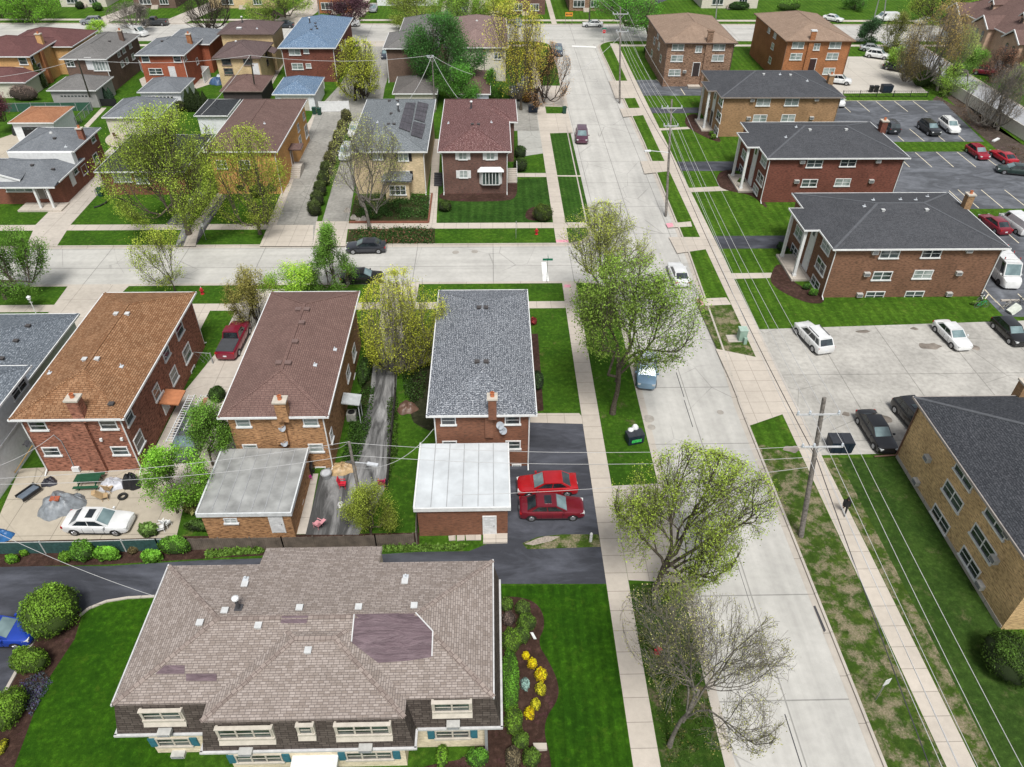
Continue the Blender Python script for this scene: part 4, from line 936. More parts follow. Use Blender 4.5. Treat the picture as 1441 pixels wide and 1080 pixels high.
def drape(name,pts,mat,parent,dz,n=14,wr=.0):
    """cloth or felt laid over the roof: a grid clipped to a polygon, each vertex dropped on the slope"""
    P=[onroof(x,y,rzA,6.5) for x,y in pts]; c=sum(P,Vector())/len(P); m=MB(); k=len(P); rings=7
    idx=[]
    for r in range(rings+1):
        f=r/rings; row=[]
        for i in range(k):
            for s_ in range(4):
                a=P[i].lerp(P[(i+1)%k],s_/4); q=c.lerp(a,f); q.z=rzA(q.x,q.y)+dz+(wr*random.uniform(0,1) if 0<r<rings else 0)
                row.append(len(m.v)); m.v.append(tuple(q))
        idx.append(row)
    K=len(idx[0])
    for r in range(rings):
        for i in range(K):
            j=(i+1)%K; m.f.append((idx[r][i],idx[r][j],idx[r+1][j],idx[r+1][i])); m.m.append(0)
    return m.build(name,mat,parent,smooth=60)
def tarpmat():
    t=NT('tarpaulin',.55,.3); mp=t.n('ShaderNodeMapping',Vector=t.co()); mp.inputs['Scale'].default_value=(.35,1.6,1); mp.inputs['Rotation'].default_value=(0,0,.35)
    f=t.noise(1.6,5,mp.outputs[0],.6,1.5); g=t.noise(.7,3)
    t.bump(f,1.,.12); return t.out(t.mix(t.ramp(f,[(.35,.25),(.6,1)]),(.075,.052,.06),t.mix(t.ramp(g,[(.35,0),(.65,1)]),(.125,.088,.10),(.165,.12,.135))))
TARP=tarpmat()
def cr(x,y): return (360+x/4,810+y/4)
tp=drape('tarpaulin',[cr(558,222),cr(895,212),cr(1000,320),cr(992,462),cr(870,482),cr(690,495),cr(540,380)],TARP,ARoof,.05,wr=.05)
m=MB()
for a,b in ((cr(555,225),cr(540,378)),(cr(900,215),cr(997,320)),(cr(997,320),cr(992,460))):
    p,q=onroof(*a,rzA,6.5),onroof(*b,rzA,6.5); MB().beam(p+Vector((0,0,.1)),q+Vector((0,0,.1)),.07,.04).build('batten',plain((.5,.5,.5),.6),ARoof)
drape('felt_patch',[cr(150,225),cr(300,222),cr(285,272),cr(140,272)],TARP,ARoof,.04)
drape('felt_patch',[(232,937),(260,937),(260,949),(219,949)],TARP,ARoof,.04); drape('felt_patch',[(262,949),(305,949),(305,959),(262,959)],TARP,ARoof,.04)
# windows set in the mansard: small dormers with cream frames
def dormer(px,py,w,h,k,y):
    yw=y-.26; p=ony(px,py,yw); o=MB()
    o.box(p.x-w/2-.16,p.x+w/2+.16,yw-.1,yw+.12,p.z+h/2+.05,p.z+h/2+.11)
    for s_ in (-1,1):
        X=p.x+s_*(w/2+.1); o.box(X-.06,X+.06,yw-.03,yw+.22,p.z-h/2-.1,p.z+h/2+.05)
    zb=p.z-h/2-.1; o.poly([(p.x-w/2-.16,yw-.02,zb),(p.x-w/2-.16,yw-.2,zb-.36),(p.x+w/2+.16,yw-.2,zb-.36),(p.x+w/2+.16,yw-.02,zb)])
    o.poly([(p.x-w/2-.16,yw-.02,zb),(p.x-w/2-.16,yw+.1,zb-.36),(p.x-w/2-.16,yw-.2,zb-.36)]); o.poly([(p.x+w/2+.16,yw-.02,zb),(p.x+w/2+.16,yw-.2,zb-.36),(p.x+w/2+.16,yw+.1,zb-.36)])
    d=o.build('dormer',CREAMF,A)
    window(A,p,WN['S'],w,h,k,PANE,CREAMF)
for px,py,w,h,k in ((228,1007,1.9,.75,2),(636,995,1.8,.75,2)): dormer(px,py,w,h,k,19.9)
for px,py,w,h,k in ((345,1032,2.6,.85,3),(511,1027,2.6,.85,3),(430,1027,.6,.7,1)): dormer(px,py,w,h,k,18.9)
for px,py in ((233,1027),(638,1016)): ac(A,ony(px,py,19.45),WN['S'],.7,.25)
for px,py in ((347,1054),(515,1049)): ac(A,ony(px,py,18.5),WN['S'],.7,.25)
TEAL=plain((.03,.13,.17),.6)
for px,py,w,k,y in ((245,1044,1.7,2,20.1),(637,1033,1.8,2,20.1),(365,1067,2.4,3,19.1),(520,1063,2.4,3,19.1)):
    p=ony(px,py,y); window(A,p,WN['S'],w,.8,k,PANE,CREAMF,shut=TEAL)
ac(A,ony(253,1058,20.1),WN['S'],.75,.35)
window(A,ony(268,1073,20.1),WN['S'],.8,.5,1,PANEB,WHITE); window(A,ony(640,1064,20.1),WN['S'],1.2,.5,2,PANE,WHITED)
m=MB(); p=ony(444,1067,19.0); m.box(p.x-1.25,p.x+1.25,17.6,19.1,p.z-.1,p.z+.12); m.box(p.x-1.2,p.x+1.2,17.62,17.7,p.z-.35,p.z-.1); m.build('entrance_canopy',WHITE,A)
# ---- I apartments on the east side
def apt(name,label,r,he,wall,porty=None,trim=WHITE,roofm=SH_I,pitch=.285,chim=None,capm=None,spouts='SW SE',ov=.45):
    h=House('apartment_building',label,'apartment building',r,he,wall,roofm,pitch,ov,trim=trim,spouts=spouts)
    if porty:
        y0,y1,xw=porty
        h.wing((xw,r[0]+2.5,y0,y1),he,.2,walls=False,fs='NSW',caps=False)
    h.finish()
    if porty:
        for y in (y0+.45,y1-.45): 
            m=MB(); m.box(xw+.25,xw+.55,y-.15,y+.15,.25,he-.15); m.box(xw+.2,xw+.6,y-.2,y+.2,.25,.5); m.build('portico_column',WHITE if trim==WHITE else WHITED,h.root)
        MB().box(xw-.1,h.x0,y0-.4,y1+.1,0,.25).build('porch_floor',WALK,h.root)
        ym=(y0+y1)/2-.8
        m=MB(); m.box(h.x0-.06,h.x0,ym-.75,ym+.75,2.6,he-.2); m.build('entrance_panel',WHITE,h.root)
        m=MB(); m.obox((h.x0-.08,ym,4.9),Vector((.02,0,0)),Vector((0,.28,0)),Vector((0,0,.4))); m.build('round_window',PANE,h.root)
        door(h.root,(h.x0-.02,ym,1.45),WN['W'],1.3,2.3,WHITE if trim==WHITE else plain((.05,.035,.03),.5))
        m=MB(); m.tube((h.x0-.3,ym+1.1,2.3),(h.x0-.3,ym+1.1,2.6),.1,.06,8); m.tube((h.x0,ym+1.1,2.55),(h.x0-.3,ym+1.1,2.55),.02,.02,5); m.build('porch_lamp',BLACK,h.root)
    return h
I5=apt('', 'russet brick apartment building with white trim and portico, nearest the white vans',(34.9,53.3,66.95,80.3),6.1,BR_5,(71.18,76.4,33.3),pitch=.285)
for px,py in ((650,108),(895,105)): I5.vent(px,py,'box',1080,270,4)
for px,py in ((595,48),(835,47),(545,82),(748,45),(900,28)): I5.vent(px,py,'pipe',1080,270,4)
I5.chimney(1358,293,.75,.75,1.6,BR_3)
def dw(h,px,py,w=1.9,hh=.95,ox=1080,oy=270,sc_=4,side='S',pane=None): h.win(side,px,py,w,hh,2,pane,ox=ox,oy=oy,sc_=sc_)
def acs(h,px,py,side='S',ox=1080,oy=270,k=4):
    val={'S':h.y0,'W':h.x0}[side]; p=(ony if side=='S' else onx)(ox+px/k,oy+py/k,val); ac(h.root,p,WN[side])
for px,py in ((688,350),(925,342),(644,474),(873,466),(823,583)): dw(I5,px,py)
dw(I5,602,585,1.9,.95)
for px,py in ((603,337),(1132,327),(556,460),(1073,455),(515,577),(1018,572)): acs(I5,px,py)
for px,py,w,hh in ((332,310,2.1,1.0),(300,420,2.3,1.25),(270,515,2.1,.95),(178,235,2.1,1.2),(150,335,1.8,1.1)): dw(I5,px,py,w,hh,side='W')
I4=apt('','dark red brick apartment building with white portico columns and charcoal roof',(34.95,53.3,90.4,103.3),6.2,BR_4,(94.2,99.3,33.4),pitch=.285)
for px,py in ((1077,562),(1383,560)): I4.vent(px,py,'box',960,90,6)
for px,py in ((875,620),(962,535)): I4.vent(px,py,'pipe',960,90,6)
I4.chimney(1240,186,.8,.8,1.5,BR_4)
for px,py in ((265,922),(455,915),(235,1032),(422,1028)): dw(I4,px,py,ox=1080,oy=0)
for px,py in ((195,909),(622,905),(162,1020),(582,1018)): acs(I4,px,py,oy=0)
for px,py,w,hh in ((692,820,2.1,1.1),(660,970,2.3,1.3),(525,770,1.8,1.1),(497,895,1.6,1.0),(622,1060,2,.9)): dw(I4,px,py,w,hh,ox=960,oy=90,sc_=6,side='W')
I3=apt('','tan-brown brick apartment building with charcoal roof and grey portico columns',(34.8,53.8,113.9,127.4),6.2,BR_3,(117.0,121.6,33.5),trim=plain((.22,.19,.17),.6),pitch=.285)
for px,py in ((687,92),(912,98)): I3.vent(px,py,'box',960,90,6)
for px,py in ((825,90),(1055,145)): I3.vent(px,py,'pipe',960,90,6)
I3.chimney(1167,118,.8,.8,1.3,BR_3)
for px,py in ((685,325),(927,315),(655,462),(893,460)): I3.win('S',px,py,2.0,1.05,2,PANEB,ox=960,oy=90,sc_=6,trim=WHITE)
for px,py in ((590,305),(1132,298),(558,458),(1090,455)): acs(I3,px,py,ox=960,oy=90,k=6)
for px,py,w,hh in ((330,310,2.1,1.2),(310,445,2.3,1.3),(288,565,2.1,1.1),(225,320,1.6,1.1),(203,440,1.4,1.0)): I3.win('W',px,py,w,hh,2,PANE,ox=960,oy=90,sc_=6,trim=WHITE)
I1=apt('','mottled dark brick apartment building with sandy brown hip roof at the far junction',(30.7,43.6,138.7,158.5),7.6,BR_1,None,trim=plain((.1,.07,.06),.6),roofm=SH_T,pitch=.3)
p=ony(720+1118/4,200/4,I1.y0); 
m=MB(); m.box(p.x-.5,p.x+.5,I1.y0-.35,I1.y0,0,9.4); m.build('chimney',BR_1,I1.root,uv=True); MB().box(p.x-.58,p.x+.58,I1.y0-.43,I1.y0+.35,9.4,9.6).build('chimney_cap',BR_1,I1.root)
for px,py,w in ((940,242,2.0),(1172,240,2.0),(930,330,2.0),(1160,328,2.0),(917,410,2.0),(1053,278,1.0)): I1.win('S',px,py,w,1.0,2,PANEB,ox=720,oy=0,sc_=4,trim=WHITED)
door(I1.root,ony(720+1037/4,98,I1.y0),WN['S'],1.2,2.3,plain((.04,.03,.03),.5)); m=MB(); q=ony(977,108,I1.y0); m.box(q.x-1.1,q.x+1.1,I1.y0-1.2,I1.y0,0,.35); m.build('doorstep',WALK,I1.root)
for px,py in ((805,230),(830,260),(840,330),(790,300),(825,200)): I1.win('W',px,py,1.2,1.1,1,PANE,ox=720,oy=0,sc_=4,trim=WHITED)
acs(I1,972,403,ox=720,oy=0)
I2=apt('','orange-red brick apartments with sandy brown hip roof beside the concrete lot',(52.6,65.2,140.2,160.5),7.6,BR_2,None,trim=plain((.2,.12,.08),.6),roofm=SH_T,pitch=.3)
p=ony(1080+258/4,195/4,I2.y0); m=MB(); m.box(p.x-.45,p.x+.45,I2.y0-.3,I2.y0,0,9.1); m.build('chimney',BR_2,I2.root,uv=True); MB().box(p.x-.53,p.x+.53,I2.y0-.38,I2.y0+.3,9.1,9.3).build('chimney_cap',WHITED,I2.root)
for px,py,w in ((178,230,2.0),(388,230,2.0),(160,320,2.0),(365,318,2.0),(345,402,2.0),(277,265,1.0)): I2.win('S',px,py,w,1.05,2,PANEB,ox=1080,oy=0,sc_=4,trim=WHITE)
door(I2.root,ony(1080+250/4,368/4,I2.y0),WN['S'],1.2,2.2,plain((.04,.02,.02),.5))
for px,py in ((15,150),(48,180),(30,262),(15,340)): I2.win('W',px,py,1.3,1.0,1,PANEB,ox=1080,oy=0,sc_=4,trim=WHITE)
I6=apt('','honey brick apartments with charcoal roof, long wall facing the pavement at the right edge',(32.6,46,26.5,43.45),6.1,BR_6,None,trim=plain((.3,.27,.25),.6),roofm=SH_I6,pitch=.33,spouts='')
I6.chimney(1436,556,.8,.8,1.2,BR_3)
for px,py,w,hh in ((1120,500,2.2,.9),(1045,635,2.3,1.0),(975,765,2.2,.9),(1300,765,2.3,.9),(1215,900,2.6,1.0),(1140,1010,2.2,.9)): I6.win('W',px,py,w,hh,2,PANE,ox=1080,oy=540,sc_=4,trim=WHITE)
for px,py in ((912,422),(848,553),(1290,990),(1370,850)): acs(I6,px,py,'W',oy=540)
acs(I6,1210,55,'W',oy=810)
m=MB(); m.path([(33.0,43.0,5.8),(32.98,43.0,.25),(31.2,43.0,.12)],.07,6); m.build('downspout',plain((.13,.07,.05),.6),I6.root)
m=MB(); m.box(33.0,33.04,27.0,43.0,-.1,.35); m.build('foundation_strip',KERB,I6.root)
# ---- J townhouses, far upper right
J=House('townhouse_row','peach brick townhouse row with brown roof, gables and arched windows at the upper right','townhouses',(98.5,128,140,172),6.4,brick('peach_brick',(.42,.28,.2),(.48,.33,.24),(.38,.29,.22),big=.15),SH_F3,.55)
for y in (168,157,146):
    J.wm.box(97.6,101,y-2.6,y+2.6,0,6.3); J.wm.poly([(97.6,y-2.6,6.3),(97.6,y+2.6,6.3),(97.6,y,7.9)])
    J.rm.poly([(97.1,y-3,6.2),(97.1,y,8.1),(106,y,8.1),(102,y-3,6.2)]); J.rm.poly([(97.1,y,8.1),(97.1,y+3,6.2),(102,y+3,6.2),(106,y,8.1)])
    J.fm.beam((97.05,y-3,6.15),(97.05,y,8.05),.15,.25); J.fm.beam((97.05,y,8.05),(97.05,y+3,6.15),.15,.25)
    for yy in (y-1.1,y+1.1): 
        m=MB(); pts=[(97.55,yy-.45,3.6),(97.55,yy+.45,3.6)]+[(97.55,yy+.45*math.cos(t),5.1+.45*math.sin(t)) for t in [i*math.pi/6 for i in range(7)]]; m.poly(pts); m.build('arched_window',PANE,J.root)
    m=MB(); m.box(97.4,97.6,y-2,y+2,0,2.3); m.build('garage_door',WHITED,J.root)
for y in (162.5,151.5):
    J.wm.box(101.5,103,y-.7,y+.7,7,9.2); J.rm.poly([(101.2,y-1,9.0),(101.2,y,9.8),(105,y,9.8),(104,y-1,9.0)]); J.rm.poly([(101.2,y,9.8),(101.2,y+1,9.0),(104,y+1,9.0),(105,y,9.8)])
    J.fm.beam((101.15,y-1,9),(101.15,y,9.8),.12,.2); J.fm.beam((101.15,y,9.8),(101.15,y+1,9),.12,.2)
    m=MB(); m.box(101.4,101.5,y-.35,y+.35,7.9,8.8); m.build('dormer_window',PANE,J.root)
J.finish()
# ---- houses beyond the far street, only their lower fronts are in view
for x0,x1,y,wall,lab in [(-104,-93,200,CREAMW,'cream house beyond the far street at the left corner'),(-86,-76,199,BR_G2,'dark fronted house beyond the far street with white railings'),(-68,-52,199,BR_G4,'buff house beyond the far street with a long planted front'),(-41,-33,194,BR_2,'orange brick house beyond the far street with front steps'),(-28,-13,202,WHITESIDE,'white house beyond the far street behind the purple tree'),
      (3.5,13,193.2,BR_F5,'dark brick house facing the end of the street with a wide window'),(19,27.5,197,BR_1,'brown brick house beyond the far street behind the shade tree'),(30.5,39.5,195,BR_F5,'plum brick house beyond the far street above the sandy roof'),(52,66,200,CREAMW,'cream house beyond the far street behind a dark hedge')]:
    h=House('distant_house',lab,'house',(x0-.4,x1+.4,y-.4,y+14),5.5,wall,SH_V,.33).finish()
    for k in range(2):
        window(h.root,Vector((x0+(x1-x0)*(.28+.45*k),y,1.6)),WN['S'],1.9 if k else 2.6,1.4,3,PANE,WHITE,rail=False)
    m=MB()
    for i in range(4): m.box(x0+(x1-x0)*.5-.8,x0+(x1-x0)*.5+.8,y-.3*(i+1),y-.3*i,0,.7-.17*i)
    m.build('front_steps',WALK,h.root)
# ------------------------------------------------------------------ vegetation
def leaves_mesh(name,pts,nrm,size,cols,mat,parent,asp=.62):
    """one quad per point; nrm may be None for random tilt"""
    n=len(pts); off=ORG.get(parent.name,Vector()) if parent else Vector()
    d=RNG.normal(size=(n,3)) if nrm is None else nrm+RNG.normal(size=(n,3))*.55
    d/=np.linalg.norm(d,axis=1)[:,None]+1e-9
    u=np.cross(d,RNG.normal(size=(n,3))); u/=np.linalg.norm(u,axis=1)[:,None]+1e-9
    v=np.cross(d,u); s=size*RNG.uniform(.6,1.35,size=(n,1))
    u=u*s*.5; v=v*s*.5*asp; p=pts-np.array(off)
    V=np.empty((n,4,3)); V[:,0]=p-u; V[:,1]=p+v*1.0-u*.1; V[:,2]=p+u; V[:,3]=p-v-u*.1
    me=bpy.data.meshes.new(name); me.vertices.add(4*n); me.vertices.foreach_set('co',V.ravel())
    me.loops.add(4*n); me.loops.foreach_set('vertex_index',np.arange(4*n,dtype=np.int32))
    me.polygons.add(n); me.polygons.foreach_set('loop_start',np.arange(0,4*n,4,dtype=np.int32)); me.polygons.foreach_set('loop_total',np.full(n,4,dtype=np.int32))
    me.update(calc_edges=True)
    at=me.attributes.new('Col','FLOAT_COLOR','POINT'); C4=np.ones((n,4,4)); C4[:,:,:3]=cols[:,None,:]; at.data.foreach_set('color',C4.ravel())
    me.materials.append(mat); o=bpy.data.objects.new(name,me); COL.objects.link(o)
    if parent: o.parent=parent
    ORG[o.name]=off
    return o
def skeleton(rnd,ht,tf,levels,kids,spread,up,r0,mult=1):
    """unit-ish branching skeleton; returns segments (p,q,r0,r1,level)"""
    segs=[];tips=[]
    def grow(p,d,L,r,lv):
        n=3 if lv<levels else 2; pts=[p]
        for i in range(n):
            d=(d+Vector((rnd.gauss(0,.2),rnd.gauss(0,.2),rnd.gauss(0,.13)+up*.08))).normalized()
            q=p+d*L/n; ra=r*(1-.28*i/n); rb=r*(1-.28*(i+1)/n)
            segs.append((p,q,ra,rb,lv)); p=q; pts.append(q)
            if lv<levels and (i>0 or lv>0):
                k=kids if lv>0 else 2
                for _ in range(k if i==n-1 else max(1,k-1)):
                    ax=d.orthogonal().normalized(); ax.rotate(__import__('mathutils').Quaternion(d,rnd.uniform(0,6.283)))
                    nd=(d*math.cos(spread)+ax*math.sin(spread)*rnd.uniform(.7,1.25)).normalized()
                    grow(q,nd,L*rnd.uniform(.55,.78),rb*rnd.uniform(.5,.66),lv+1)
        if lv<levels: grow(p,d,L*.7,r*.68,lv+1)
        else: tips.append(pts)
    # trunk
    p=Vector((0,0,0)); d=Vector((rnd.gauss(0,.04),rnd.gauss(0,.04),1)).normalized(); T=[]
    for i in range(4):
        q=p+d*ht*tf/4; segs.append((p,q,r0*(1.35-.35*min(i,1)) if i==0 else r0*(1-.06*i),r0*(1-.06*(i+1)),-1)); p=q
        d=(d+Vector((rnd.gauss(0,.07),rnd.gauss(0,.07),0))).normalized()
    nb=rnd.choice((4,5,5,6))*mult
    for i in range(nb):
        a=6.283*i/nb+rnd.uniform(-.4,.4); e=rnd.uniform(.25,1.05)*spread*1.6
        nd=Vector((math.cos(a)*math.sin(e),math.sin(a)*math.sin(e),math.cos(e)))
        grow(p+Vector((0,0,rnd.uniform(-.12,.0)*ht)),nd,ht*(1-tf)*.42,r0*rnd.uniform(.45,.62),0)
    grow(p,Vector((0,0,1)),ht*(1-tf)*.45,r0*.6,0)
    return segs,tips,p
def tree(label,base,ctr,rx,ry,col,n=9000,leaf=.2,levels=3,kids=2,spread=.62,up=.5,bk=None,name='tree',r0=None,seed=1,tuft=.5,var=.42,tk=.8,group=None,low=.0,light=1.55,tf=.33,twig=1.0,col2=None,frac2=0.):
    rnd=random.Random(seed)
    b=G(*base)
    lo,hi=.5,22
    for _ in range(30):
        m_=(lo+hi)/2
        if G(ctr[0],ctr[1],m_).y>b.y: lo=m_
        else: hi=m_
    hc=max(1.2,min((lo+hi)/2,13)); c=G(ctr[0],ctr[1],hc); k=depth(c)/F; Rx=rx*k
    Rz=max(.45*Rx,min(1.5*Rx,math.sqrt(max(.01,(ry*k)**2-(Rx*.63)**2))/.777)); Rz=min(Rz,hc*.92)
    t=thing(name,label,'tree',b,group)
    ht=hc+Rz; r0=r0 or max(.1,Rx*.055)
    segs,tips,top=skeleton(rnd,ht,tf,levels,kids,spread,up,r0)
    P=np.array([list(q) for s in tips for q in s]); 
    mn=np.percentile(P,3,axis=0);mx=np.percentile(P,97,axis=0)
    th=ht*tf; tz=max(th*.6,hc-Rz)
    def mp(v):
        if v.z<=th*1.0 and abs(v.x)<Rx*.25 and abs(v.y)<Rx*.25:
            f=v.z/th; lean=Vector((c.x-b.x,c.y-b.y,0))*.35*f*f
            return Vector((b.x+v.x,b.y+v.y,v.z*min(1,(hc-Rz*.35)/th)))+lean
        ux=(v.x-(mn[0]+mx[0])/2)/((mx[0]-mn[0])/2)*.5+v.x/max(abs(mn[0]),mx[0])*.5
        uy=(v.y-(mn[1]+mx[1])/2)/((mx[1]-mn[1])/2)*.5+v.y/max(abs(mn[1]),mx[1])*.5
        uz=(v.z-(mn[2]+mx[2])/2)/((mx[2]-mn[2])/2)
        L=math.sqrt(ux*ux+uy*uy+uz*uz)
        if L>1.0: s_=(1+.10*math.tanh((L-1)*1.4))/L; ux*=s_;uy*=s_;uz*=s_
        th_=math.atan2(uy,ux); lb=.92+.13*math.sin(2*th_+ph1)+.09*math.sin(3*th_+ph2)+.06*math.sin(5*th_+ph1*2); ux*=lb;uy*=lb
        if name=='conical_tree':
            tp_=1.18-.85*(max(-1,min(1,uz))+1)/2; ux*=tp_; uy*=tp_
        q=Vector((c.x+ux*Rx,c.y+uy*Rx,hc+uz*Rz))
        f=min(1,max(0,(v.z-th*.9)/(ht*.12+.01))) if v.z<ht*.6 else 1
        base_=Vector((b.x+v.x+(c.x-b.x)*.35,b.y+v.y+(c.y-b.y)*.35,v.z*min(1,(hc-Rz*.35)/th)))
        return base_.lerp(q,max(f,min(1,(abs(v.x)+abs(v.y))/(Rx*.5))))
    cache={}; ph1,ph2=rnd.uniform(0,6.28),rnd.uniform(0,6.28)
    def M(v):
        key=(round(v.x,4),round(v.y,4),round(v.z,4))
        if key not in cache: cache[key]=mp(v)
        return cache[key]
    tm=MB(); sides={-1:9,0:6,1:5,2:4}
    bkm=bk or BARK
    for p,q,a,bb,lv in segs:
        tm.tube(M(p),M(q),max(.008*twig,a*tk),max(.005*twig,bb*tk),sides.get(lv,3),cap=False)
    tr=tm.build('trunk',bkm,t,smooth=70)
    # leaves in clumps along the outer twigs
    tw=[(M(s[i]),M(s[i+1])) for s in tips for i in range(len(s)-1)]
    n=int(n*2.3); leaf*=.65; tuft*=.85
    if n>0:
        A_=np.array([list(a) for a,_ in tw]);B_=np.array([list(b_) for _,b_ in tw]); w=np.array([rnd.uniform(.08,1.)**2.2 for _ in tw]); w/=w.sum()
        ix=RNG.choice(len(tw),size=n,p=w); f=.65+RNG.normal(size=(n,1))*.22
        pts=A_[ix]*(1-f)+B_[ix]*f+RNG.normal(size=(n,3))*tuft*np.array([1,1,.75])
        pts[:,2]=np.maximum(pts[:,2],.25)
        cl=RNG.uniform(1-var,1+var,size=(len(tw),1))[ix]
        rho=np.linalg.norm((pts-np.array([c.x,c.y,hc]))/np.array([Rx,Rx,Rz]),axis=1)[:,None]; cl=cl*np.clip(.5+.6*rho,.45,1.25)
        hgt=(pts[:,2:3]-(hc-Rz))/(2*Rz); shade=np.clip(.62+.62*hgt,.45,1.35)  # crown shading put into leaf colour: darker inside and lower down
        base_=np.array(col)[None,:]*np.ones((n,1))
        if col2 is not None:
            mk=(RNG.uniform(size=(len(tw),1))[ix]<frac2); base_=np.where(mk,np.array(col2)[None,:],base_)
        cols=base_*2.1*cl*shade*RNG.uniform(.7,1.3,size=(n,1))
        cols=np.clip(cols,0,.9)
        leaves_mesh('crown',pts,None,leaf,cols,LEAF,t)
    return t
YG=(.17,.21,.028); MG=(.075,.15,.022); DG=(.03,.085,.018); OLV=(.14,.13,.035); LIME=(.16,.27,.03); OR=(.3,.17,.07); YEL=(.5,.42,.05); PUR=(.045,.022,.028)
